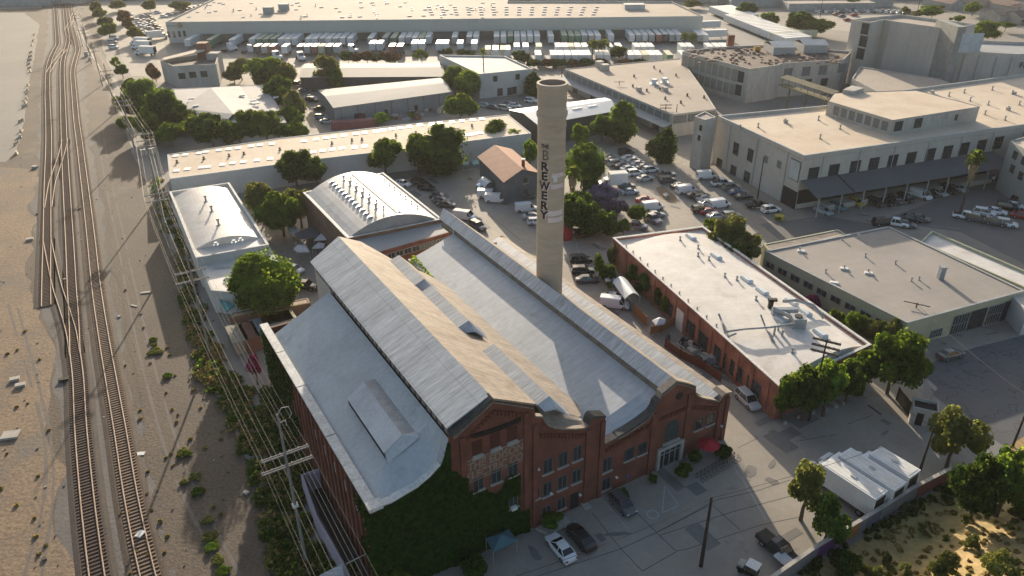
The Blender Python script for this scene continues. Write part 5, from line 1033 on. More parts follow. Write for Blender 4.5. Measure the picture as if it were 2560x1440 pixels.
LT=[
(300,232,292,56,'tree leaning under the wires at the far end of the left clump','round','green'),
(338,235,300,64,'dark tree filling the middle of the left clump','round','dark'),
(380,245,330,70,'dark tree behind the largest one of the left clump','round','dark'),
(312,285,332,44,'bright low tree at the outer foot of the left clump','round','bright'),
(385,310,362,70,'low dark tree at the near end of the left clump','round','dark'),
(448,262,330,56,'dark tree between the left clump and the folded roof workshop','tall','dark'),
(560,300,362,60,'low dark tree between the broad dark tree and the folded roof workshop','round','dark'),
(590,300,358,56,'low tree in front of the middle of the folded roof workshop','round','green'),
(690,296,352,60,'low tree in front of the right corner of the folded roof workshop','round','green'),
(578,160,212,46,'low tree at the left end of the dense row','round','olive'),
(655,165,225,60,'front tree of the dense row behind the folded roof workshop','round','dark'),
(705,215,280,50,'dark tree below the dense row beside the drive','round','dark'),
(1600,640,700,40,'leafy tree in the middle of the alley garden','round','green'),
(1450,470,560,70,'dark tree directly behind the shaggy palm','round','dark'),
(1485,440,505,54,'dark tree at the back of the green island','round','dark'),
(1455,385,470,70,'lower left crown of the dark mass right of the chimney','round','dark'),
(645,622,800,168,'big dense round tree between the low white workshop and the stacked containers','fine','green'),
(640,445,560,92,'leftmost of three dark trees behind the white vaulted workshop','round','green'),
(690,470,590,108,'middle of three dark trees behind the white vaulted workshop','round','green'),
(738,462,570,92,'rightmost of three dark trees, touching the vaulted hall','round','green'),
(728,365,470,98,'big broad tree in front of the long shed, left half','round','green'),
(783,385,470,60,'smaller tree grown into the right side of the big broad tree by the long shed','round','green'),
(955,335,440,90,'tree in front of the long shed directly above the vaulted hall','round','green'),
(1040,322,432,72,'left tree of the pair near the middle of the long shed','round','green'),
(1098,312,435,84,'right, taller tree of the pair near the middle of the long shed','tall','green'),
(1243,300,372,54,'slim tree at the right end of the long shed','tall','green'),
(1290,316,380,50,'bushy tree just left of the chimney above the gabled house','round','green'),
(1325,345,420,46,'bright bushy tree squeezed between the gabled house and the chimney','round','bright'),
(1148,232,302,84,'round tree standing alone behind the right part of the long shed','round','green'),
(1135,160,238,62,'left of two round trees beside the pale two storey block','fine','green'),
(1167,171,252,66,'right of two round trees beside the pale two storey block','fine','green'),
(345,195,275,76,'tree at the top of the left clump beside the power line','round','green'),
(322,192,240,50,'small tree above the left clump touching the wires','round','green'),
(397,222,320,84,'largest tree of the left clump beside the folded roof workshop','round','green'),
(360,268,345,72,'low bright tree at the foot of the left clump under the wires','round','bright'),
(415,300,368,72,'low tree below the largest one of the left clump','round','green'),
(515,270,372,106,'broad dark tree in front of the folded roof workshop, left','round','dark'),
(470,285,340,50,'pale slim tree between the left clump and the broad dark tree','loose','olive'),
(612,268,350,70,'middle tree in front of the folded roof workshop','round','green'),
(655,275,352,84,'right tree in front of the folded roof workshop','round','green'),
(738,305,352,52,'small round tree at the left end of the long shed roof','round','bright'),
(722,265,322,44,'narrow tree at the right corner of the folded roof workshop','tall','green'),
(694,180,265,74,'tree between the folded roof workshop and the car yard','round','green'),
(728,225,300,36,'thin tree beside the drive above the folded roof workshop','tall','green'),
(595,140,200,64,'left tree of the dense row behind the folded roof workshop','round','green'),
(635,138,210,66,'second tree of the dense row behind the folded roof workshop','round','green'),
(675,140,215,66,'third tree of the dense row behind the folded roof workshop','round','green'),
(712,150,225,54,'right tree of the dense row behind the folded roof workshop','round','olive'),
(812,135,222,76,'feathery pale tree in front of the open sided shed','loose','olive'),
(835,165,228,50,'lower part tree beside the feathery pale tree by the open sided shed','loose','green'),
(918,172,212,40,'small rounded tree in front of the long open shed','round','green'),
(1053,122,157,44,'yellow-green bush behind the right end of the open sided shed','loose','bright'),
(1300,124,160,44,'dark bushy tree in front of the bright trailers, above the chimney','round','dark'),
(1333,180,240,38,'dark conical tree at the corner of the pale two storey block','cypress','dark'),
(1548,112,150,46,'dark tree in front of the bright trailers, right of the palms','round','dark'),
(1378,145,165,44,'low brown-green bush below the bright trailers','loose','brown'),
(1465,352,470,106,'big dark tree immediately right of the chimney','fine','green'),
(1452,308,372,60,'light green tree behind the big dark tree right of the chimney','loose','bright'),
(1508,280,355,60,'left tree of the dark group beside the silver hall','round','green'),
(1562,252,355,48,'tall right tree of the dark group beside the silver hall','tall','green'),
(1538,300,362,64,'front tree of the dark group beside the silver hall','round','dark'),
(1668,320,405,48,'dark cypress beside the stair tower of the concrete factory','cypress','dark'),
(1645,345,400,34,'small lighter tree touching the dark cypress','tall','olive'),
(1503,455,530,78,'purple flowering tree in the green island right of the chimney','round','purple'),
(1545,490,560,56,'pale pink-brown flowering tree beside the purple one','loose','purple'),
(1432,478,590,84,'dark tree at the foot of the palm in the green island','round','dark'),
(1470,500,592,84,'dark tree in the middle of the green island','round','dark'),
(1520,525,590,70,'low dark tree at the right end of the green island','round','dark'),
(1594,512,555,46,'clipped round bush at the edge of the green island','fine','green'),
(1560,545,590,40,'small bright tree beside the parked pickup near the brick warehouse','loose','bright'),
(1575,588,640,0,'','',''),
(1780,538,600,44,'bright yellow-green young tree at the rear corner of the brick warehouse','loose','bright'),
(1830,540,650,100,'large olive tree behind the brick warehouse, left crown','round','olive'),
(1880,575,672,84,'large olive tree behind the brick warehouse, right crown','round','olive'),
(1845,600,680,100,'lower dark crown behind the brick warehouse','round','dark'),
(1545,605,668,46,'leafy tree climbing the rear corner of the brick warehouse','round','green'),
(1500,632,695,36,'small yellow-green tree by the parked black cars','loose','bright'),
(1525,660,720,36,'small dark shrub tree beside the garden sheds','round','dark'),
(2092,768,830,44,'yellow-green shrub in the planting strip, nearest the bougainvillea','round','bright'),
(2145,782,850,62,'bright yellow-green shrub in the middle of the planting strip','round','bright'),
(2200,792,862,66,'olive shrub in the planting strip beside the grey workshop','round','olive'),
(2246,798,870,56,'dark olive shrub at the right end of the planting strip','round','olive'),
(2262,830,985,150,'big broad tree on the street corner beside the grey workshop','round','green'),
(2095,885,1040,84,'dark tree against the front wall of the brick warehouse, right','round','green'),
(2035,905,1050,90,'dark tree against the front wall of the brick warehouse, middle','round','dark'),
(1978,938,1048,70,'dark tree against the front corner of the brick warehouse, left','round','green'),
(2140,900,1010,70,'very dark tree between the brick warehouse and the street corner tree','round','dark'),
(2420,1015,1168,135,'olive tree behind the perimeter wall, nearest the guard hut','loose','olive'),
(2490,1130,1300,128,'big dark tree on the dry slope at the right edge','round','dark'),
(2560,1115,1290,110,'dark tree cut off by the right edge above the dry slope','round','green'),
(2040,1140,1300,108,'tree beside the white box trucks, left one','loose','olive'),
(2095,1238,1375,104,'low dark tree hiding the rear of the white box trucks','loose','dark'),
(2006,25,85,72,'left of two big dark trees behind the derelict block','round','dark'),
(2043,40,90,84,'right of two big dark trees behind the derelict block','round','green'),
(1925,28,66,44,'small tree left of the two big dark trees behind the derelict block','round','green'),
(2470,50,108,70,'large tree right of the far concrete mill','round','green'),
(2520,48,80,60,'flat topped pale tree at the far right above the mill','flat','bright'),
(2338,10,48,60,'spreading tree behind the far concrete mill','round','green'),
(2395,30,62,34,'small umbrella shaped tree behind the far mill','flat','green'),
(2300,22,45,26,'round street tree beyond the far mill, right of its pair','round','olive'),
(2268,15,38,24,'round street tree beyond the far mill, left of its pair','round','olive'),
(2440,0,40,44,'tall tree at the very top right','round','green'),
(1730,0,22,50,'tree at the right end of the distribution warehouse roof','round','olive'),
(1870,5,45,50,'tree above the parked trailers at top right','round','dark'),
(2130,-4,20,40,'dark tree at the top edge above the distant car park','round','dark'),
(235,0,35,28,'first tree of the row along the tracks, at the top edge','round','olive'),
(246,16,52,36,'second tree of the row along the tracks','round','olive'),
(258,40,76,42,'third tree of the row along the tracks','round','olive'),
(266,55,94,42,'fourth and nearest tree of the row along the tracks','round','green'),
(290,0,28,40,'first tree of the row dividing the upper left car park','round','olive'),
(305,22,60,38,'second tree of the row dividing the upper left car park','round','brown'),
(315,40,80,34,'third tree of the row dividing the upper left car park','round','brown'),
(330,62,106,40,'nearest tree of the row dividing the upper left car park','round','olive'),
(370,-2,28,36,'tree beyond the upper left car park, left one','round','olive'),
(445,0,28,50,'tree beyond the upper left car park, right one','round','olive'),
(372,155,198,24,'left of two brown rounded trees beside the ruined mill','fine','brown'),
(382,166,205,28,'right of two brown rounded trees beside the ruined mill','fine','brown'),
(285,140,175,26,'bright small tree under the wires at the car park corner','loose','bright'),
(300,160,195,30,'small dark tree under the wires at the car park corner','round','dark'),
(1172,350,400,44,'dusty dark shrub tree left of the gabled house','loose','dark'),
(950,282,316,44,'yellow-green tree between the grey shed and the long shed','round','bright'),
(1030,277,300,20,'small yellow bush among the junk beside the grey shed','loose','bright'),
]
for r_ in LT:
    if r_[3]: tree(*r_[:5],kind=r_[5],pal=r_[6])
# dark hedge behind the open sided shed
for i,u in enumerate(range(868,1010,24)): tree(u,128+(i%2)*4,158,40,'dark brownish hedge tree behind the open shed, %s from the left'%ordn(i),'round','brown' if i%3 else 'dark',group='hedge trees behind the open shed')
for i,u in enumerate((1120,1150,1170)): tree(u,118+i*3,142,32,'low hedge bush in front of the dock yard, %s of three'%ordn(i),'round','dark',group='hedge bushes of the dock yard')
for i,u in enumerate(range(1335,1600,33)): tree(u,146,170-(i//4)*3,38,'low brown-green bush between the bright trailers and the flat warehouse, %s from the left'%ordn(i),'round','brown' if i%2 else 'dark',group='bushes along the bright trailers') if not 1520<u<1560 else None
# garden greenery along the alley
for i,(u,vt,vb,w_,p) in enumerate([(1590,655,715,44,'green'),(1625,675,745,50,'green'),(1655,705,770,44,'dark'),(1510,655,700,26,'dark'),(1532,692,730,28,'bright'),(1600,700,735,26,'dark'),(1668,735,790,34,'green')]):
    tree(u,vt,vb,w_,'leafy climber against the brick warehouse flank, %s from the chimney end'%ordn(i),'round',p,name='climber',cat='climber',group='climbers in the alley garden')
for i,(u,v,w_) in enumerate([(1300,1310,44),(1330,1312,30)]): pass
for u,vt,vb,w_,l,p in [(1385,1278,1316,70,'low clipped planter bed at the foot of the red front wall','green'),(1560,1222,1246,28,'small dark shrub against the red front wall beside the dark hatchback','dark'),(1632,1186,1208,24,'dark potted shrub left of the arched entrance','dark'),(1710,1160,1190,46,'dark shrubs right of the arched entrance','dark'),(1812,1112,1140,44,'green shrub around the outer corner of the red front wall','dark'),(1742,1122,1160,34,'dark shrub behind the red parasol','dark'),(1180,1400,1445,70,'dark shrub bed below the teal canopy','dark'),(630,885,960,36,'magenta bougainvillea climbing beside the wires at left','magenta'),(2032,735,775,46,'magenta bougainvillea behind the brick warehouse','magenta'),(1947,541,552,20,'round bush in a yellow tub beside the concrete factory','green'),(735,295,345,40,'dark hedge at the corner of the long shed','dark'),(975,1425,1500,80,'pale fern-like plant at the bottom of the ivy wall','bright'),(2130,1385,1440,70,'dark scrub bush below the perimeter wall, left','dark')]:
    tree(u,vt,vb,w_,l,'flat' if 'planter' in l else 'round',p,name='shrub',cat='shrub',group='shrubs about the buildings',low=.02)
# dry slope bushes
rs=random.Random(31)
SB=[(2380,1352,1440,92),(2500,1340,1440,105),(2220,1372,1405,45),(2170,1400,1440,50),(2310,1300,1330,40),(2550,1250,1290,70),(2440,1330,1370,60),(2270,1395,1440,45),(2345,1395,1450,70),(2550,1400,1460,60),(2200,1405,1450,40),(2420,1275,1310,40)]
for i,(u,vt,vb,w_) in enumerate(SB): tree(u,vt+(vb-vt)*.25,vb,w_*.72,'scrubby olive bush on the dry slope, %s of twelve counted by size and place'%ordn(i) if 0 else 'scrubby olive bush on the dry slope, %s'%['largest at centre','big one at the right','small one at upper left','lower left','beside the dark strip','under the big dark tree','in the middle','lower middle','at the bottom edge','bottom right corner','bottom left','below the shady strip'][i],'loose',rs.choice(['olive','weed','olive']),name='bush',cat='bush',group='bushes on the dry slope',low=.0)
# tufts beside the tracks
TF=[(382,852,380),(392,880,700),(386,866,300),(418,942,420),(460,1128,400),(450,1144,260),(470,1138,300),(462,1207,320),(488,1197,450),(494,1232,480),(520,1302,420),(526,1350,560),(528,1372,450),(545,1395,300),(548,1412,380),(556,1432,460)]
for i,(u,v,s_) in enumerate(TF):
    p=G(u,v); t=thing('grass_tuft','yellow-green grass tuft on the gravel right of the tracks, %s from the top'%ordn(i),'grass tuft',p,0,'grass tufts on the gravel'); c=node('leaves',crown('flat',i%3,'weed' if i%3 else 'bright'),t,(0,0,.25)); q=s_/1000*2.2; c.scale=(q,q,.55)
# scrub strip along the wires and dark slope: stuff
def clumps(name,pts,pal,seed,kindlabel):
    b=MB(); r=random.Random(seed)
    for p,s_ in pts:
        n_=int(26+s_*20)
        for i in range(n_):
            d=Vector((r.gauss(0,1),r.gauss(0,1),abs(r.gauss(0,1)))).normalized(); q=p+Vector((d.x*s_,d.y*s_,d.z*s_*.9))*r.uniform(.5,1.05)
            leafquads(b,q,d,.34,r,.8,0 if r.random()<.5 else (1 if r.random()<.5 else 2))
    o=node(name,b.mesh(name,list(PAL[pal]))); tag(o,kindlabel,name,kind='stuff'); return o
rs=random.Random(77); Pg=[]; Pd=[]
SL=[(700,1060,50),(680,1000,30),(720,1120,50),(740,1180,46),(830,1440,60),(455,600,20),(462,640,22),(470,690,24),(475,740,26),(485,790,30),(500,840,34),(520,890,40),(530,930,44),(560,960,50),(590,1000,46),(620,1050,56),(650,1110,60),(680,1180,64),(700,1250,66),(715,1320,70),(740,1390,76),(760,1440,80),(395,470,14),(410,520,16),(425,560,18)]
for u,v,w_ in SL:
    for k in range(int(w_*(1.0 if v<1000 else 1.5))):
        p=G(u+rs.uniform(-w_,w_*1.0)*.8,v+rs.uniform(-24,24)); s_=rs.uniform(.4,1.3)
        (Pd if rs.random()<(.50 if v<1000 else .30) else Pg).append((p,s_))
clumps('undergrowth',Pg,'dark',1,'dark green undergrowth along the power line beside the powerhouse')
clumps('dry_undergrowth',Pd,'dry',2,'dry yellow-brown undergrowth along the power line beside the powerhouse')
Pg=[];Pd=[];Pk=[]
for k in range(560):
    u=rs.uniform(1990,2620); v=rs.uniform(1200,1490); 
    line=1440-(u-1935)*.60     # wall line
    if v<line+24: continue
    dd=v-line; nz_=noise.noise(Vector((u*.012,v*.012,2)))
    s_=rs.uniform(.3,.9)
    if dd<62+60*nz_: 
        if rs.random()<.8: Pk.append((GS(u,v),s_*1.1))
    elif nz_>.3: Pg.append((GS(u,v),s_*.6))
    elif rs.random()<.75: Pd.append((GS(u,v),s_*.4))
clumps('slope_scrub',Pg,'weed',3,'olive scrub and grass on the dry slope at bottom right')
clumps('dry_grass',Pd,'dry',4,'dry orange grass on the slope at bottom right')
clumps('shadow_strip_scrub',Pk,'dark',5,'dark shady scrub below the perimeter wall')  # dark clumps thickened here to stand in for the wall's shadow strip
# palms
def palm(u,vt,vb,label,fan=2.0,skirt=False,group='palms'):
    bu,bv=below(u,vt,vb); base=G(bu,bv); H_=zt((bu,bv),(u,vt)); t=thing('palm_tree',label,'palm tree',base,0,group)
    b=MB(); b.tube([(0,0,0),(.1,0,H_*.5),(0,0,H_-fan*.6)],[.28,.2,.18],7); part('trunk',b,M_BARK,t,local=True)
    b=MB(); r=random.Random(int(u))
    for i in range(46):
        a=r.uniform(0,6.28); e=r.uniform(-.5,1.3); d=Vector((math.cos(a)*math.cos(e),math.sin(a)*math.cos(e),math.sin(e))); c=Vector((0,0,H_-fan*.75)); L=fan*r.uniform(.8,1.1); tip=c+d*L+Vector((0,0,-.25*L)); mid=c+d*L*.6; s=d.cross(Vector((0,0,1))).normalized()*.22*fan
        mi=0 if r.random()<.6 else 1
        b.quad(c,mid-s,tip,mid+s,mi); b.quad(mid-s*.4,tip-s*1.1-Vector((0,0,.2)),tip+Vector((0,0,.05)),mid+s*.4,mi); b.quad(mid+s*.4,tip+s*1.1-Vector((0,0,.2)),tip,mid,1-mi)
    part('crown',b,[M_LEAFO,M_LEAF],t,local=True)
    if skirt:
        b=MB()
        for i in range(120): a=r.uniform(0,6.28); h=r.uniform(1.2,fan*2.6); rr=.95*(1-(h-1)/(fan*2.6))+.3; b.quad(*[Vector((math.cos(a+q)*rr*w2,math.sin(a+q)*rr*w2,H_-fan*.5-h+dz)) for q,w2,dz in ((-.2,.9,.5),(.2,.9,.5),(.15,1,-.4),(-.15,1,-.4))])
        part('dry_skirt',b,mat('dead_fronds',(.34,.25,.15),(.22,.16,.09),scale=1),t,local=True)
    return t
palm(2447,375,532,'tall thin palm standing in the car park in front of the concrete factory',2.3,True)
palm(1433,412,520,'palm with a shaggy dry skirt right behind the chimney',2.2,True)
palm(1207,120,236,'very thin tall palm in front of the pale two storey block',1.5)
palm(1482,97,150,'left palm of the three before the bright trailers',2.6); palm(1497,99,152,'middle palm of the three before the bright trailers',2.6); palm(1512,96,150,'right palm of the three before the bright trailers',2.6)
palm(1713,80,118,'left palm of the pair at the right end of the dock row',2.4); palm(1732,80,118,'right palm of the pair at the right end of the dock row',2.4)
palm(516,106,135,'small palm beside the brick tower of the ruined mill',1.8)
palm(2160,930,985,'small spiky palm in deep shade beside the street corner tree',1.6)
# ================================================================== VEHICLES
M_TYRE=mat('tyre_rubber',(.02,.02,.02)); M_CGL=mat('car_glass',(.015,.02,.025),(.02,.028,.035),rough=.06,spec=.8)
M_TAIL=mat('tail_lamp_red',(.30,.015,.012),rough=.3); M_HEAD=mat('head_lamp',(.6,.62,.62),rough=.15); M_CHR=mat('alloy_wheel',(.42,.43,.44),rough=.3,metal=.6)
CARC={}
def paint(n,c,r=.28):
    if n not in CARC:
        m=bpy.data.materials.new('car_paint_'+n); m.use_nodes=True; q=m.node_tree.nodes['Principled BSDF']; q.inputs['Base Color'].default_value=tuple(c)+(1,); q.inputs['Roughness'].default_value=r; q.inputs['Coat Weight'].default_value=.5; CARC[n]=m
    return CARC[n]
for n_,c in dict(white=(.72,.73,.74),silver=(.42,.44,.45),grey=(.20,.21,.22),darkgrey=(.085,.09,.095),black=(.018,.019,.022),blue=(.05,.11,.19),lightblue=(.28,.38,.43),red=(.32,.02,.02),tan=(.38,.34,.27),yellow=(.60,.42,.04),teal=(.10,.25,.30),green=(.08,.18,.12),rust=(.22,.10,.07),cream=(.6,.55,.45)).items(): paint(n_,c)
def wheel_b(x,y,r=.33,w=.22):
    b=MB(); b.tube([(x,y-w/2,r),(x,y+w/2,r)],r,12,0); h=MB(); s=1 if y>0 else -1; h.tube([(x,y+s*(w/2-.02),r),(x,y+s*(w/2+.012),r)],r*.58,10,0); return b,h
def car_parts(st):
    """stations: list (x, zlow, ztop, halfw); gh: greenhouse (x0,x1,x2,x3 , zb, zr, wb, wr)"""
    L={'sedan':([(-2.3,.42,.78,.62),(-2.22,.28,1.0,.80),(-1.7,.22,1.06,.88),(-.9,.2,1.0,.90),(.9,.2,.98,.90),(1.6,.22,.90,.88),(2.15,.26,.76,.80),(2.33,.38,.60,.62)],(-1.85,-1.0,.25,1.15,.99,1.44,.80,.60)),
       'suv':([(-2.3,.45,.95,.68),(-2.25,.32,1.12,.86),(-1.7,.28,1.12,.93),(-.9,.26,1.1,.94),(.9,.26,1.08,.94),(1.6,.28,1.02,.92),(2.15,.32,.9,.85),(2.33,.42,.7,.66)],(-2.2,-1.9,.35,1.2,1.08,1.72,.88,.72)),
       'hatch':([(-2.0,.45,.9,.66),(-1.95,.30,1.05,.82),(-1.5,.26,1.06,.88),(-.8,.24,1.02,.89),(.8,.24,1.0,.89),(1.4,.26,.94,.87),(1.95,.3,.8,.8),(2.1,.4,.64,.62)],(-1.95,-1.6,.3,1.1,1.02,1.52,.82,.64)),
       'van':([(-2.7,.4,1.2,.9),(-2.68,.35,1.25,.98),(-1.7,.32,1.25,1.0),(0,.3,1.25,1.0),(1.3,.3,1.22,1.0),(2.0,.3,1.1,.96),(2.5,.34,.92,.88),(2.65,.42,.72,.7)],(-2.68,-2.62,1.0,1.75,1.22,2.1,.97,.86)),
       'pickup':([(-2.8,.5,1.0,.86),(-2.75,.4,1.05,.95),(-1.2,.36,1.05,.96),(-.6,.34,1.05,.96),(.9,.34,1.06,.96),(1.6,.34,1.05,.95),(2.5,.38,.95,.9),(2.75,.5,.75,.75)],(-.95,-.75,.6,1.25,1.05,1.78,.88,.72))}[st]
    b=MB(); rings=[]
    for x,z0,z1,w in L[0]: rings.append([Vector((x,y,z)) for y,z in ((-w*.92,z0),(-w,z0+.18),(-w,z1-.22),(-w*.90,z1-.05),(-w*.6,z1),(w*.6,z1),(w*.90,z1-.05),(w,z1-.22),(w,z0+.18),(w*.92,z0))])
    b.loft(rings)
    x0,x1,x2,x3,zb,zr,wb,wr=L[1]
    # roof panel in paint
    b.loft([[Vector((x1-.05,y,z)) for y,z in ((-wr,zr-.03),(-wr*.8,zr+.02),(wr*.8,zr+.02),(wr,zr-.03))],[Vector(((x1+x2)/2,y,z)) for y,z in ((-wr*1.02,zr),(-wr*.8,zr+.06),(wr*.8,zr+.06),(wr*1.02,zr))],[Vector((x2+.05,y,z)) for y,z in ((-wr,zr-.03),(-wr*.8,zr+.02),(wr*.8,zr+.02),(wr,zr-.03))]])
    for s in (-1,1):   # pillars
        for xa,xb in ((x0,x1),(x3,x2),((x1+x2)/2-.1,(x1+x2)/2-.1)):
            p=Vector((xa,s*wb,zb-.02)); q=Vector((xb,s*wr,zr)); b.tube([p,q],.045,5)
    if st=='van': b.box(-2.66,.9,-.985,.985,1.1,1.5); b.loft([[Vector((-2.66,y*s,z)) for y,s,z in ((-.985,1,1.2),(-.90,1,2.08),(.90,1,2.08),(.985,1,1.2))],[Vector((.85,y,z)) for y,z in ((-.985,1.2),(-.88,2.1),(.88,2.1),(.985,1.2))]])
    g=MB(); g.loft([[Vector((x0,-wb,zb-.05)),Vector((x0,wb,zb-.05)),Vector((x3,wb,zb-.05)),Vector((x3,-wb,zb-.05))],[Vector((x1,-wr,zr-.01)),Vector((x1,wr,zr-.01)),Vector((x2,wr,zr-.01)),Vector((x2,-wr,zr-.01))]])
    out={'body':b,'windows':g}
    xs=L[0]; wf=xs[-1][0]-.95; wr_=xs[0][0]+.95 if st!='pickup' else xs[0][0]+1.15; rr=.34 if st in('sedan','hatch') else .39
    ws=[wheel_b(x,s*(xs[3][3]-.10),rr) for x in (wf,wr_) for s in (-1,1)]
    hl=[MB().box(xs[-1][0]-.22,xs[-1][0]-.06,s*.62-.17,s*.62+.17,xs[-1][2]-.02,xs[-1][2]+.13) for s in (-1,1)]
    tl=[MB().box(xs[0][0]+.0,xs[0][0]+.1,s*.66-.14,s*.66+.14,xs[0][2]-.12,xs[0][2]+.1) for s in (-1,1)]
    ex={}
    if st=='pickup': ex['bed_liner']=MB().box(-2.65,-1.0,-.75,.75,1.045,1.075)
    return out,ws,hl,tl,ex
PROTO={}
def proto(st):
    if st in PROTO: return PROTO[st]
    o,ws,hl,tl,ex=car_parts(st)
    P=[('body',o['body'].mesh('body',paint('white',None) if 0 else CARC['white'],smooth=False),[]),('windows',o['windows'].mesh('windows',M_CGL),[])]
    for w_,h in ws: P.append(('wheel',w_.mesh('wheel',M_TYRE),[('rim',h.mesh('rim',M_CHR))]))
    for h in hl: P.append(('headlight',h.mesh('headlight',M_HEAD),[]))
    for h in tl: P.append(('tail_light',h.mesh('tail_light',M_TAIL),[]))
    for k,h in ex.items(): P.append((k,h.mesh(k,M_DARK),[]))
    PROTO[st]=P; return P
CNAME={'sedan':'parked_car','suv':'parked_car','hatch':'parked_car','van':'parked_van','pickup':'pickup_truck'}
CCAT={'sedan':'car','suv':'car','hatch':'car','van':'van','pickup':'pickup truck'}
def car(u,v,h,st,c,label,group='parked cars',detail=True,zb=0):
    t=thing(CNAME[st],label,CCAT[st],G(u,v,zb),R_(90-h),group)
    for n_,me,sub in proto(st)[:None if detail else 2]:
        o=node(n_,me,t)
        if n_=='body': o.material_slots[0].link='OBJECT'; o.material_slots[0].material=CARC[c]
        for sn,sm in sub: node(sn,sm,o)
    return t
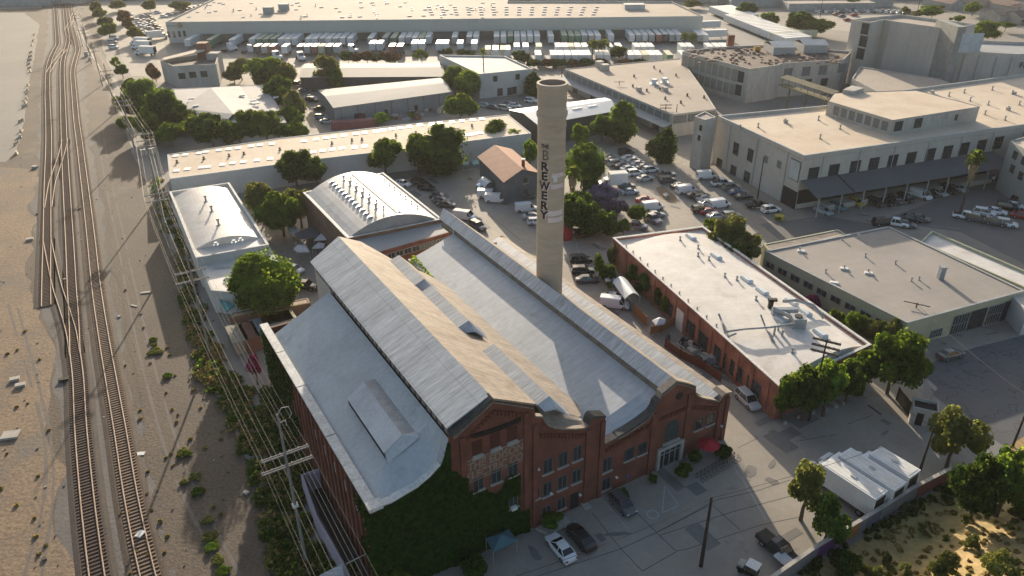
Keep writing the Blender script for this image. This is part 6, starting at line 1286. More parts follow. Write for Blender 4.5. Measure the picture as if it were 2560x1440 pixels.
CARS=[
(1402,1378,-30,'sedan','white','white sports sedan parked nearest the camera in front of the powerhouse'),
(1452,1352,-30,'sedan','black','black sedan parked beside the white sports sedan'),
(1555,1268,150,'hatch','darkgrey','dark hatchback parked at the foot of the red front wall'),
(1868,1008,161,'suv','silver','silver crossover in the alley between the powerhouse and the brick warehouse'),
(1535,750,105,'sedan','silver','silver car in the alley behind the white van'),
(1537,768,105,'van','white','white van in the alley beside the blue-grey fence'),
(1452,656,85,'suv','black','black car at the top of the three right of the chimney foot'),
(1456,684,85,'suv','black','black car in the middle of the three right of the chimney foot'),
(1468,705,85,'sedan','darkgrey','dark sedan nearest of the three right of the chimney foot'),
(1443,588,-22,'sedan','black','black car left of the light blue sedan near the green island'),
(1463,580,-22,'sedan','lightblue','light blue sedan beside the green island'),
(1488,578,-22,'hatch','tan','dusty tan hatchback right of the light blue sedan'),
(1163,548,110,'van','white','long white van by the rear of the powerhouse ridge roof'),
(1195,572,140,'suv','darkgrey','dark car with white bonnet behind the long white van'),
(1008,464,120,'sedan','white','white car parked against the vaulted hall flank'),
(1050,462,110,'suv','black','black car farther of the two beside the vaulted hall'),
(1068,476,110,'suv','black','black car nearer of the two beside the vaulted hall'),
(1098,496,100,'sedan','darkgrey','dark car at the top of three beside the vaulted hall corner'),
(1103,506,100,'sedan','grey','grey car in the middle of three beside the vaulted hall corner'),
(1116,517,100,'sedan','darkgrey','dark sedan nearest of three beside the vaulted hall corner'),
(1222,494,95,'van','white','white van half hidden behind another by the gabled house'),
(1241,505,95,'van','white','white van nearest the gabled house corner'),
(1310,497,80,'pickup','darkgrey','dark old pickup against the slate wall of the gabled house'),
(1316,528,85,'van','white','white box shaped van left of the chimney'),
(1332,546,85,'sedan','silver','silver car tucked behind the chimney, under the white box van'),
(1340,560,85,'hatch','white','white hatchback mostly hidden by the chimney'),
(737,680,115,'hatch','white','white car beside the big round tree'),
(765,722,100,'suv','black','dark car with a white roof glare beside the tall bay of the powerhouse'),
(1565,385,71,'suv','black','black car at the top of the right parked row beyond the green island'),
(1573,400,71,'sedan','white','second car of the right parked row beyond the green island, white'),
(1584,407,71,'sedan','silver','third car of the right parked row beyond the green island, silver'),
(1596,415,71,'sedan','silver','fourth car of the right parked row beyond the green island, silver'),
(1609,423,71,'sedan','grey','fifth car of the right parked row beyond the green island, grey'),
(1626,430,71,'suv','white','nearest car of the right parked row beyond the green island, white'),
(1524,397,71,'sedan','tan','tan car at the top of the left parked row beyond the green island'),
(1530,404,71,'sedan','grey','grey car second in the left parked row beyond the green island'),
(1540,413,71,'suv','silver','silver car third in the left parked row beyond the green island'),
(1556,419,71,'sedan','darkgrey','dark sedan fourth in the left parked row beyond the green island'),
(1571,427,71,'sedan','white','white sedan fifth in the left parked row beyond the green island'),
(1587,438,71,'suv','white','white car sixth in the left parked row beyond the green island'),
(1612,451,71,'sedan','silver','silver sedan nearest in the left parked row beyond the green island'),
(1664,443,75,'pickup','grey','grey pickup alone beside the road to the factory'),
(1668,456,75,'suv','darkgrey','dark crossover just below the grey pickup'),
(1698,470,75,'sedan','black','black car at the top of the diagonal row by the concrete factory road'),
(1716,482,75,'van','white','white van second in the diagonal row by the concrete factory road'),
(1738,492,75,'sedan','darkgrey','dark sedan with pale bonnet in the diagonal row by the factory road'),
(1752,497,75,'suv','black','black car behind the dark sedan in the diagonal row'),
(1762,502,75,'sedan','silver','silver sedan in the diagonal row by the factory road'),
(1768,513,75,'sedan','white','white sedan half hidden by the white passenger van'),
(1798,518,72,'van','white','white passenger van at the end of the diagonal row'),
(1752,530,80,'suv','black','black car beside the red sports car'),
(1772,535,85,'sedan','red','low red sports car beside the white passenger van'),
(1790,546,80,'sedan','silver','silver car behind the young yellow-green tree'),
(1828,546,80,'suv','grey','grey car at the olive tree behind the brick warehouse'),
(1766,446,82,'van','white','white van at the wall of the concrete factory, farthest'),
(1805,463,80,'pickup','white','white pickup along the concrete factory wall'),
(1828,474,78,'suv','grey','grey car along the concrete factory wall after the pickup'),
(1842,486,78,'sedan','blue','dark blue car along the concrete factory wall'),
(1858,497,78,'sedan','black','black car along the concrete factory wall, nearest of the row'),
(1893,518,78,'pickup','black','black pickup at the foot of the pole by the factory'),
(1926,530,76,'suv','white','white car at the factory corner beside the yellow tub'),
(1566,470,85,'sedan','darkgrey','dark car behind the white ambulance-like truck'),
(1574,485,80,'sedan','lightblue','pale blue car below the dark one near the purple tree'),
(1612,505,85,'sedan','red','red car half under the bushes of the green island'),
(1632,524,75,'van','white','white van at the right end of the green island'),
(1638,543,80,'sedan','grey','grey car below the white van at the green island end'),
(1630,553,150,'pickup','grey','grey pickup with a white cap at the island end'),
(1588,572,100,'pickup','grey','grey pickup nearest the rear wall of the brick warehouse'),
(2057,533,150,'sedan','lightblue','pale car under the left end of the long awning'),
(2092,522,150,'hatch','teal','small teal car under the long awning'),
(2138,512,150,'hatch','yellow','yellow car under the long awning'),
(2187,513,152,'suv','black','first of the black cars parked under the awning'),
(2212,511,152,'sedan','black','second of the black cars parked under the awning'),
(2236,507,152,'suv','darkgrey','third of the dark cars under the awning, greyish'),
(2262,502,152,'suv','black','fourth dark car under the awning, left of the white van'),
(2301,494,152,'van','white','white van parked nose out under the awning'),
(2322,490,152,'sedan','black','black car right of the white van under the awning'),
(2345,487,152,'sedan','silver','silver car under the awning'),
(2370,480,152,'suv','black','black car under the awning between the silver ones'),
(2393,476,152,'sedan','silver','silver car at the right end of the awning row'),
(2414,547,120,'pickup','white','white pickup at the foot of the tall palm'),
(2440,553,120,'suv','darkgrey','dark car right of the white pickup at the palm'),
(2459,538,120,'suv','white','white car with dark side in the right hand car park'),
(2488,534,120,'sedan','white','white sedan in the middle of the right hand car park'),
(2517,523,120,'suv','black','black car in the right hand car park'),
(2535,520,120,'sedan','white','white car at the far end of the right hand car park'),
(2486,562,120,'suv','darkgrey','dark grey car in the near row of the right hand car park'),
(2513,565,120,'suv','white','white car in the near row of the right hand car park'),
(2553,545,120,'sedan','red','red car cut by the right edge'),
(2553,508,100,'suv','black','black car at the right edge above the red one'),
(2500,458,120,'suv','black','black car by the pale green block, left'),
(2530,464,120,'sedan','black','black car by the pale green block, middle'),
(2552,474,120,'sedan','red','dark red car by the pale green block'),
(2206,562,85,'suv','black','black car behind the rear edge of the grey workshop roof, leftmost'),
(2238,564,120,'pickup','white','white pickup behind the grey workshop roof'),
(2262,566,120,'sedan','darkgrey','dark grey car behind the grey workshop roof'),
(2276,552,120,'sedan','black','black car in the upper line behind the grey workshop roof'),
(2296,551,120,'sedan','darkgrey','dark car with silver stripe of light behind the grey workshop roof'),
(2373,893,70,'sedan','darkgrey','dark sedan at the kerb beside the street corner tree'),
(776,247,105,'sedan','white','white car in the left yard row, far one'),
(782,254,105,'suv','black','black car in the left yard row, near one'),
(803,276,100,'sedan','black','black car at the notch end of the grey shed'),
(803,297,100,'hatch','lightblue','pale car in the pair by the grey shed end'),
(818,308,100,'sedan','silver','silver car in the pair by the grey shed end'),
(745,214,100,'suv','black','dark car under trees above the left yard'),
(762,230,100,'sedan','darkgrey','dark grey car under trees above the left yard'),
(1005,273,85,'pickup','rust','rusty pickup in the junk yard beside the grey shed'),
(1097,272,80,'sedan','cream','cream old car in the junk yard beside the grey shed'),
(1213,268,110,'hatch','lightblue','pale small car right of the round tree behind the long shed'),
(1233,272,110,'sedan','darkgrey','dark car in the row right of the round tree behind the long shed'),
(1262,275,110,'suv','silver','silver car in the row right of the round tree behind the long shed'),
(1272,264,110,'sedan','blue','blue-grey car in the upper row behind the long shed'),
(1287,268,110,'sedan','white','white car near the dark hall, left of the chimney top'),
(1328,256,110,'suv','white','white car directly left of the chimney top'),
(285,121,100,'suv','white','white car nearest in the group of three by the wires'),
(283,108,100,'suv','silver','silver car in the middle of the group of three by the wires'),
(286,98,100,'suv','white','white car farthest in the group of three by the wires'),
(392,68,95,'sedan','darkgrey','dark car by the left end of the distribution warehouse, upper'),
(398,76,95,'sedan','darkgrey','dark car by the left end of the distribution warehouse, lower'),
]
for r_ in CARS: car(*r_)
TC=[(325,35),(360,40),(370,39),(332,47),(347,50),(355,54),(362,50),(375,52),(382,48),(350,60),(360,62),(370,60),(380,58),(335,66),(355,67),(365,69),(375,71),(357,77),(360,87),(360,83),(410,40),(425,35),(447,22),(462,22),(475,20),(490,19),(502,15),(515,10),(525,8),(395,30)]
cs=['white','silver','grey','darkgrey','white']; rs=random.Random(5)
for i,(u,v) in enumerate(TC): car(u,v+3,100,'sedan',cs[i%5],'%s car in the upper left car park, %s counted from its left end'%(cs[i%5] if cs[i%5]!='darkgrey' else 'dark grey',ordn(i)),'cars in the upper left car park',detail=False)
for i in range(34):
    k=i//17; u=2040+(i%17)*15+(k*9); v=27+k*3+(abs((i%17)-6))*.6
    car(u,v,15,'sedan',cs[(i*3)%5],'%s car in the distant car park, %s from the left, %s row'%(cs[(i*3)%5] if cs[(i*3)%5]!='darkgrey' else 'dark',ordn(i%17),['far','near'][k]),'cars in the distant car park',detail=False)
for i,(u,v) in enumerate([(2090,38),(2105,43),(2118,52),(2135,40),(2100,34)]): car(u,v,80,'sedan',['rust','darkgrey','red','red','black'][i],'%s car standing loose in the distant car park aisle'%['brown','dark grey','first red','second red','black'][i],'cars in the distant car park',detail=False)
# box trucks
def boxtruck(u,v,h,label,L=7.4,group='white box trucks',reefer=True):
    t=thing('box_truck',label,'truck',G(u,v),R_(90-h),group)
    b=MB(); b.box(-L/2,L/2,-1.27,1.27,1.05,3.9); bx=part('cargo_box',b,mat('truck_box_white',(.74,.75,.75),(.66,.67,.68),scale=.4,rough=.4),t,local=True)
    b=MB(); b.box(-L/2+.25,L/2-.25,-1.05,1.05,3.9,3.94); part('roof_sheet',b,mat('translucent_roof',(.66,.66,.63),(.58,.57,.53),scale=.4,fine=2,stretch=(.4,2,1)),bx,local=True)
    b=MB(); b.box(-L/2-.03,-L/2,-1.0,1.0,1.2,3.5); part('roller_door',b,M_DARK,bx,local=True)
    b=MB(); b.loft([[Vector((x,y,z)) for y,z in ((-1.08,.6),(-1.1,zt2*.6),(-1.0,zt2),(1.0,zt2),(1.1,zt2*.6),(1.08,.6))] for x,zt2 in ((L/2+.15,2.55),(L/2+1.2,2.5),(L/2+1.75,1.7),(L/2+2.5,1.5),(L/2+2.6,1.2))]); cb_=part('cab',b,CARC['white'],t,local=True)
    b=MB(); b.slab([(L/2+1.28,-.95,2.42),(L/2+1.28,.95,2.42),(L/2+1.8,.95,1.72),(L/2+1.8,-.95,1.72)],(.8,0,.5),.03); part('windscreen',b,M_CGL,cb_,local=True)
    b=MB(); b.box(L/2+.45,L/2+1.2,-1.12,1.12,1.6,2.2); part('side_window',b,M_CGL,cb_,local=True)
    b=MB(); b.box(-L/2,L/2+1.8,-.45,.45,.7,1.05); part('chassis',b,M_DARK,t,local=True)
    for x in (-L/2+1.5,L/2+1.5):
        for s in (-1,1): w_,h_=wheel_b(x,s*1.05,.48,.3); o=part('wheel',w_,M_TYRE,t,local=True); part('rim',h_,M_CHR,o,local=True)
    if reefer: b=MB(); b.box(-.35,.35,-.2,.2,3.9,4.05); part('roof_vent',b,M_STEEL,bx,local=True)
    return t
z0=3.9
def btfrom(pf,pr,label,**k):  # roof centre line rear->front pixels at z=3.9
    a,b_=G(*pr,z0),G(*pf,z0); c=(a+b_)/2; L=(b_-a).length; h=math.degrees(math.atan2((b_-a).x,(b_-a).y)); t=boxtruck(0,0,h,label,L=L,**k); t.location=(c.x,c.y,0); return t
btfrom((2068,1150),(2205,1238),'leftmost and nearest of the three long white box trucks')
btfrom((2112,1128),(2252,1216),'middle one of the three long white box trucks, stained roof')
btfrom((2188,1125),(2288,1185),'rightmost of the three long white box trucks, by the dark pole')
boxtruck(1543,468,262,'white square box truck like an ambulance beside the purple tree',L=4.4,group='single trucks',reefer=False)
# cream truck group top left
boxtruck(362,124,280,'cream flatbed style truck in the upper left yard, nearest',L=7,group='trucks of the upper left yard',reefer=False)
boxtruck(358,115,280,'cream truck in the upper left yard, second',L=7,group='trucks of the upper left yard',reefer=False)
boxtruck(388,98,60,'dark shadowed truck in the upper left yard near the warehouse corner',L=7,group='trucks of the upper left yard',reefer=False)
boxtruck(372,138,280,'truck in deep shade in front of the ruined mill',L=7,group='trucks of the upper left yard',reefer=False)
# semi trailers
M_TRW=mat('trailer_white',(.62,.64,.65),(.54,.56,.57),scale=.2,rough=.5); M_TRR=mat('trailer_roof',(.78,.77,.74),(.7,.69,.66),scale=.2,rough=.5)
TRP={}
def tr_proto(L,c):
    k=(L,c)
    if k in TRP: return TRP[k]
    m={'white':M_TRW,'green':mat('trailer_green',(.13,.24,.17),(.11,.21,.15)),'blue':mat('trailer_blue',(.22,.27,.36)),'red':mat('trailer_red',(.30,.14,.12)),'grey':mat('trailer_grey',(.42,.44,.45)),'dark':mat('trailer_dark',(.12,.13,.13)),'cream':mat('trailer_cream',(.55,.53,.42))}[c]
    a=MB().box(-L/2,L/2,-1.28,1.28,1.15,4.05).mesh('box',m); r=MB().box(-L/2+.05,L/2-.05,-1.22,1.22,4.05,4.08).mesh('roof',M_TRR if c in('white','grey','dark','red') else mat('cream_trailer_roof',(.60,.60,.44)))
    b=MB(); b.box(-L/2,L/2,-.5,.5,.9,1.15)
    bo=b.mesh('chassis',M_DARK); ws=[]
    for x in (-L/2+1.2,-L/2+2.5):
        for s in (-1,1): w_,h_=wheel_b(x,s*1.0,.5,.4); ws.append(w_.mesh('wheel',M_TYRE))
    lg=[MB().box(L/2-2.6,L/2-2.4,s*.8-.08,s*.8+.08,0,1.15).mesh('landing_leg',M_STEEL) for s in (-1,1)]
    TRP[k]=(a,r,bo,ws,lg); return TRP[k]
def trailer(p,h,L,c,label,group):
    a,r,bo,ws,lg=tr_proto(L,c); t=thing('semi_trailer',label,'trailer',p,R_(90-h),group); bx=node('box',a,t); node('roof',r,bx); node('chassis',bo,t)
    for w_ in ws: node('wheel',w_,t)
    for w_ in lg: node('landing_leg',w_,t)
    return t
wl0,wl1=G(413,55,9.5),G(1758,40,9.5); dW=(wl1-wl0).normalized(); hN=math.degrees(math.atan2(-dW.y,dW.x)); 
fwd=Vector((dW.y,-dW.x,0)); hF=math.degrees(math.atan2(fwd.x,fwd.y))   # pointing away from the wall towards camera
wl0.z=wl1.z=0
XA=[(497,'white'),(550,'green'),(604,'white'),(650,'white'),(667,'green'),(684,'green'),(701,'green'),(720,'white'),(733,'white'),(750,'white'),(785,'white'),(800,'white'),(818,'grey'),(834,'white'),(851,'grey'),(867,'white'),(885,'white'),(935,'grey'),(970,'blue'),(990,'green'),(1010,'white'),(1025,'grey'),(1040,'white'),(1057,'cream'),(1074,'white'),(1139,'grey'),(1175,'grey'),(1190,'white'),(1242,'grey'),(1259,'white'),(1276,'green'),(1291,'white'),(1307,'white'),(1325,'white'),(1342,'white'),(1376,'white'),(1410,'green'),(1427,'green'),(1442,'green'),(1457,'grey'),(1476,'grey'),(1489,'white'),(1526,'white'),(1577,'white'),(1594,'grey'),(1610,'white'),(1627,'grey'),(1645,'red'),(1662,'dark'),(1674,'grey'),(1695,'white'),(1747,'grey'),(1760,'white')]
last=-9
for i,(u,c) in enumerate(XA):
    p=G(u,108,0); s=(p-wl0).dot(dW); s=max(s,last+3.0); last=s
    if u>1740: q=wl0+dW*((G(u,108)-wl0).dot(dW))+fwd*10
    else: q=wl0+dW*s+fwd*(7.6+(.8 if i%3 else 0))
    trailer(q,hF,13.6,c,'%s semi trailer backed to the warehouse dock, %s from the left'%(c if c!='dark' else 'dark grey',ordn(i)),'trailers backed to the warehouse dock')
trailer(G(1780,97),80,13.6,'white','white semi trailer parked sideways just right of the warehouse corner','trailers at the warehouse corner'); trailer(G(1765,74),80,13.6,'white','white semi trailer parked sideways farther behind the warehouse corner','trailers at the warehouse corner')
XB=[(1292,'white'),(1314,'white'),(1347,'cream'),(1395,'white'),(1411,'white'),(1426,'cream'),(1443,'white'),(1461,'white'),(1522,'white'),(1545,'white'),(1590,'white'),(1607,'white'),(1624,'white'),(1705,'white'),(1722,'white'),(1770,'white'),(1789,'white'),(1806,'white'),(1822,'white'),(934,'white'),(952,'white'),(1038,'white'),(1056,'white'),(1099,'white'),(1115,'white'),(1151,'white'),(1186,'white')]
for i,(u,c) in enumerate(XB): trailer(G(u,124 if u>1250 else 116,2),hF,8.5,c,'%s trailer in the upper sunlit row of the dock yard, %s placed'%(c,ordn(i)),'sunlit trailers of the dock yard').location.z=0
XCc=[(1345,'white'),(1383,'white'),(1400,'white'),(1418,'white'),(1436,'white'),(1453,'white'),(1468,'white'),(1497,'white'),(1514,'white'),(1574,'white'),(1592,'white'),(1610,'cream'),(1626,'white'),(1643,'white'),(1220,'cream'),(1239,'white'),(1258,'cream'),(1268,'white'),(1669,'green'),(1705,'white')]
for i,(u,c) in enumerate(XCc): trailer(G(u,144 if u>1280 else 131,2),hF,9.5,c,'%s trailer in the lower sunlit row of the dock yard, %s placed'%(c,ordn(i)),'sunlit trailers of the dock yard').location.z=0
XD=[(649,'dark'),(668,'grey'),(687,'red'),(718,'white'),(756,'dark'),(774,'grey'),(792,'red'),(809,'cream'),(827,'dark'),(846,'grey'),(983,'red'),(1003,'dark')]
for i,(u,c) in enumerate(XD): trailer(G(u,136,0),hF,7.0,c,'%s trailer end in the shaded second row left of the hedge, %s from the left'%({'dark':'dark','red':'reddish'}.get(c,c),ordn(i)),'shaded trailers of the dock yard')
# trailers parked side by side at top right
a,b_=G(1812,58,0),G(1958,118,0)
for i in range(19):
    f=i/18; p=a.lerp(b_,f); trailer(p+hd(72)*6.5,72+180,13.6,'white','white trailer in the top right line, %s from the far end'%ordn(i),'line of trailers at top right')
for i in range(12):
    p=G(1775,36,0).lerp(G(1835,60,0),i/11); trailer(p+hd(72)*6.5,72+180,13.6,'white','white trailer in the farther line at top right, %s from the far end'%ordn(i),'farther line of trailers at top right')
for i,(u,v) in enumerate(((2000,100),(2012,98),(1950,104))): trailer(G(u,v),80,10,'cream','cream trailer behind the derelict block, %s of three'%ordn(i),'cream trailers behind the derelict block')
# tractor units near the hedge
for i,(u,v) in enumerate(((752,150),(690,148),(878,132),(625,132),(575,128))):
    t=thing('truck_tractor','white tractor unit waiting in the dock yard, %s from the %s'%(ordn([3,2,4,1,0][i]),'left'),'truck',G(u,v),R_(-60+25*i),'tractor units of the dock yard')
    b=MB(); b.loft([[Vector((x,y,z)) for y,z in ((-1.15,.7),(-1.2,h),(1.2,h),(1.15,.7))] for x,h in ((-.6,3.6),(1.2,3.4),(1.6,1.9),(3.2,1.7),(3.3,1.2))]); part('cab',b,CARC['white'],t,local=True)
    b=MB(); b.box(-3.6,-.6,-.45,.45,.7,1.0); part('chassis',b,M_DARK,t,local=True)
    b=MB(); b.slab([(1.3,-1.0,3.2),(1.3,1.0,3.2),(1.62,1.0,2.0),(1.62,-1.0,2.0)],(1,0,.2),.03); part('windscreen',b,M_CGL,t,local=True)
    for x in (2.5,-2,-3.1):
        for s in (-1,1): w_,h_=wheel_b(x,s*1.0,.5,.35); part('wheel',w_,M_TYRE,t,local=True)
# ================================================================== POLES AND WIRES
def utility_pole(base,H_,az,arms,label,m=M_WOOD,r=.19,extras=True,group='utility poles along the tracks',armm=None,double=True):
    t=thing('utility_pole',label,'utility pole',base,R_(90-az),group)   # local x = along arms
    b=MB(); b.tube([(0,0,0),(0,0,H_)],[r*1.1,r*.6],9); part('pole',b,m,t,local=True)
    for z,L in arms:
        b=MB()
        for s in ((-1,1) if double else (1,)): b.box(-L/2,L/2,s*.16-.05,s*.16+.05,z-.07,z+.07)
        a=part('crossarm',b,armm or m,t,local=True)
        for k in range(6):
            x=-L/2+.15+(L-.3)*k/5; part('insulator',MB().tube([(x,0,z+.05),(x,0,z+.30)],.05,6),M_STEEL if not armm else M_PALEC,a,local=True)
    return t
AZ=59.4
pb=[G(767,1410),G(525,885),G(430,642)]
p3=G(397,490); pb.append(p3)
st_=(p3-pb[2])
hts=[21.3,19.2,17.5,17]
armset=[[(16.2,5.0),(14.6,5.4)],[(15.2,4.6),(13.6,5.0)],[(13.8,4.4),(12.4,4.4)],[(15.5,4.4),(14.0,4.4),(12.6,4.2)]]
PL=['nearest tall pale utility pole, double crossarms and looped equipment at its top','second pale utility pole from the front beside the round tree','third pale utility pole from the front, beside the white vaulted workshop','fourth utility pole from the front, with transformers, by the long shed end']
for i in range(4):
    t=utility_pole(pb[i],hts[i],AZ,armset[i],PL[i])
    if i==0:
        b=MB(); b.tube([(0,0,21.2),(.5,0,21.9),(1.2,0,21.8),(1.4,0,20.9),(1.1,0,20.4)],.05,6); b.tube([(0,0,20.2),(.7,0,20.3),(.7,0,19.6)],.06,6); part('equipment_loop',b,M_PALEC,t,local=True); part('bracket_lamp',MB().box(-.3,.3,-.3,.3,8.9,9.2),M_WHITEP,t,local=True)
    if i==3:
        for x in (-1.3,-.6,.6,1.3): part('transformer',MB().tube([(x,.3,10.6),(x,.3,11.9)],.32,8),M_STEEL,t,local=True)
dirp=Vector((math.sin(R_(-30.6)),math.cos(R_(-30.6)),0))
far=[]
for i,(u,v) in enumerate(((340,372),(312,292),(287,225),(262,150),(243,92))):
    k=pb[3]+dirp*(44*(i+1)); far.append(k)
    utility_pole(k,16,AZ,[(13.5,4),(12.2,4)],'distant utility pole in the line beyond the long shed, %s farther on'%ordn(i))
allp=[pb[0]-(pb[1]-pb[0])]+pb+far; ah=[16.4,16.2,15.2,13.8,15.5]+[13.5]*5
ax=Vector((math.sin(R_(AZ)),math.cos(R_(AZ)),0)); wm=mat('pale_conductor',(.24,.23,.20),rough=.5)
def wire(pts,label,r=.022,sag=.9,m=None,group='overhead wires along the tracks',cat='overhead wire'):
    P=[]
    for a,b_ in zip(pts,pts[1:]):
        for k in range(8): f=k/8; q=a.lerp(b_,f); q.z-=sag*4*f*(1-f); P.append(q)
    P.append(pts[-1]); return solo('overhead_wire',MB().tube(P,r,4,0,False),m or wm,label,cat,group)
k=0
for lvl,(dz,offs) in enumerate(((.35,(-2.3,-1.4,1.2,2.3)),(-1.25,(-2.4,1.1,2.0)),(-5.5,(.35,)))):
    for o in offs:
        pts=[p+ax*o*(1 if i<4 else .85)+Vector((0,0,max(6,h+dz))) for i,(p,h) in enumerate(zip(allp,ah))]
        wire(pts,'pale overhead wire on the track side pole line, %s level, %s from the left'%(['upper','middle','lowest'][lvl],ordn(offs.index(o))),r=.013 if lvl<2 else .025); k+=1
# yard side thin mast poles near the top
for i,(u,v,h) in enumerate(((226,140,12),(216,98,12),(2286,60,14),(2050,42,16))):
    t=thing('mast',['dark signal mast beside the far tracks, nearer','dark signal mast beside the far tracks, farther','thin mast beyond the far mill','thin red mast beyond the two big dark trees'][i],'mast',G(u,v)); part('pole',MB().tube([(0,0,0),(0,0,h)],[.16,.08],6),M_DWOOD,t,local=True); part('base',MB().box(-.3,.3,-.3,.3,0,.3),M_PALEC,t,local=True)
# dark poles on the right
def dpole(bpx,tpx,label,arms=(),az=70,r=.16,L=3.4):
    H_=zt(bpx,tpx); return utility_pole(G(*bpx),H_,az,[(H_-.3-.9*i,L) for i in range(arms)] if isinstance(arms,int) else arms,label,M_DWOOD,r,group='dark timber poles',double=arms>1 if isinstance(arms,int) else False)
dpole((1752,1415),(1780,1241),'bare dark timber post standing in the shaded front yard',0,r=.22)
dpole((2300,1176),(2336,1068),'dark leaning looking pole behind the white box trucks',0)
dpole((2532,1115),(2568,985),'dark pole at the right edge by the cracked road',0)
dpole((2022,1052),(2066,848),'dark utility pole with three crossarms in front of the white vaulted roof',3,az=120,L=3.6)
dpole((2272,832),(2293,757),'dark T shaped pole at the corner of the grey workshop',1,az=120,L=4)
dpole((1893,500),(1906,392),'thin dark pole against the concrete factory wall',0)
dpole((1659,330),(1663,260),'dark pole with a crossarm in front of the clerestory warehouse, left',2,az=90)
dpole((1686,335),(1689,260),'bare dark pole in front of the clerestory warehouse, right',0)
dpole((1545,262),(1548,203),'dark pole with transformer beside the clerestory warehouse',1,az=90)
dpole((1404,205),(1406,166),'dark pole behind the chimney top, left of pair',2,az=90)
dpole((1411,205),(1413,150),'dark pole behind the chimney top, right of pair',0)
a=G(2336,1068,zt((2300,1176),(2336,1068))); 
wire([G(2066,870,9),G(2336,1070,7.5)],'dark wire from the three armed pole to the leaning pole by the trucks',.03,.5,M_DWOOD,'dark wires on the right')
wire([G(2336,1070,7.3),G(1779,1245,10.4),G(1290,1440,9)],'dark wire from the pole by the trucks to the bare post and the bottom left',.028,.6,M_DWOOD,'dark wires on the right')
wire([G(2293,760,6.5),G(2568,990,9)],'dark wire from the T shaped pole to the right edge pole',.03,.5,M_DWOOD,'dark wires on the right')
# ================================================================== WALLS AND FENCES
def wallrun(name,label,P,h,th,m,cap=None,cat='wall',children=()):
    P=[Vector((p.x,p.y,0)) for p in P]; t=thing(name,label,cat,P[0]); b=MB(); rings=[]
    for i,p in enumerate(P):
        d=(P[min(i+1,len(P)-1)]-P[max(i-1,0)]).normalized(); n_=Vector((-d.y,d.x,0))*th/2; rings.append([p-n_+Vector((0,0,-.1)),p+n_+Vector((0,0,-.1)),p+n_+Vector((0,0,h)),p-n_+Vector((0,0,h))])
    b.loft(rings); part('wall',b,m,t)
    if cap:
        b=MB(); rings=[]
        for i,p in enumerate(P):
            d=(P[min(i+1,len(P)-1)]-P[max(i-1,0)]).normalized(); n_=Vector((-d.y,d.x,0))*(th/2+.07); rings.append([p-n_+Vector((0,0,h)),p+n_+Vector((0,0,h)),p+n_+Vector((0,0,h+.12)),p-n_+Vector((0,0,h+.12))])
        b.loft(rings); part('wall_cap',b,cap,t)
    return t,P
zw2=2.3
pw_,PW=wallrun('perimeter_wall','long block wall with faded graffiti between the truck yard and the dry slope',[G(2395,1163,zw2),G(2282,1220,zw2),G(2155,1299,zw2),G(2040,1367,zw2),G(1935,1440,zw2),G(1800,1530,zw2)],zw2,.3,mat('grey_block_wall',(.20,.21,.22),(.14,.15,.16),scale=.5,fine=3),M_PALEC)
gs=[((.0,.9),(.24,.06,.05)),((2.05,2.5),(.45,.17,.04)),((1.62,1.9),(.12,.14,.2)),((2.55,2.95),(.16,.04,.20))]
for (f0,f1),c in gs:
    i=int(f0); p=PW[i].lerp(PW[i+1],f0-i); q=PW[i].lerp(PW[i+1],min(1,f1-i)); d=(q-p).normalized(); n_=Vector((-d.y,d.x,0)); n_=n_ if n_.dot(-p)>0 else -n_
    o_=n_*.165; b=MB(); b.quad(p+o_+Vector((0,0,.3)),q+o_+Vector((0,0,.3)),q+o_+Vector((0,0,2.1)),p+o_+Vector((0,0,2.1)))
    part('graffiti_patch',b,mat('spray_%d'%int(c[0]*100),c,tuple(x*.4+.05 for x in c),scale=1.3,fine=5,amt=.8),pw_)
zpw=3.0
pv,PV=wallrun('lilac_wall','pale lilac low wall running from under the wires to the bottom, left of the ivy corner',[G(806,1170,zpw),G(754,1186,zpw),G(790,1290,zpw),G(862,1418,zpw),G(900,1500,zpw)],zpw,.3,mat('lilac_wall',(.42,.38,.44),(.33,.30,.36),scale=.4))
b=MB(); b.tube([G(865,1410,4.5),G(920,1382,4.5)],.06,6); part('rail',b,M_STEEL,pv); b=MB(); b.tube([G(866,1410,3),G(866,1410,5.0)],.06,6); part('post',b,M_STEEL,pv)
b=MB(); P=[G(800,1440,3.2),G(855,1412,3.2),G(870,1500,3.2),G(760,1500,3.2)]; b.slab(P,(0,0,1),.15); solo('lean_to_roof',b,M_METAL,'grey metal lean-to roof cut off at the bottom beside the lilac wall','roof')
al=MB(); al.poly([Vector((p.x,p.y,.02)) for p in px([(800,1190),(770,1200),(800,1290),(880,1440),(960,1600),(1010,1600),(905,1400),(850,1260)])]); struct('alley',al,mat('dark_alley_paving',(.05,.05,.055)))
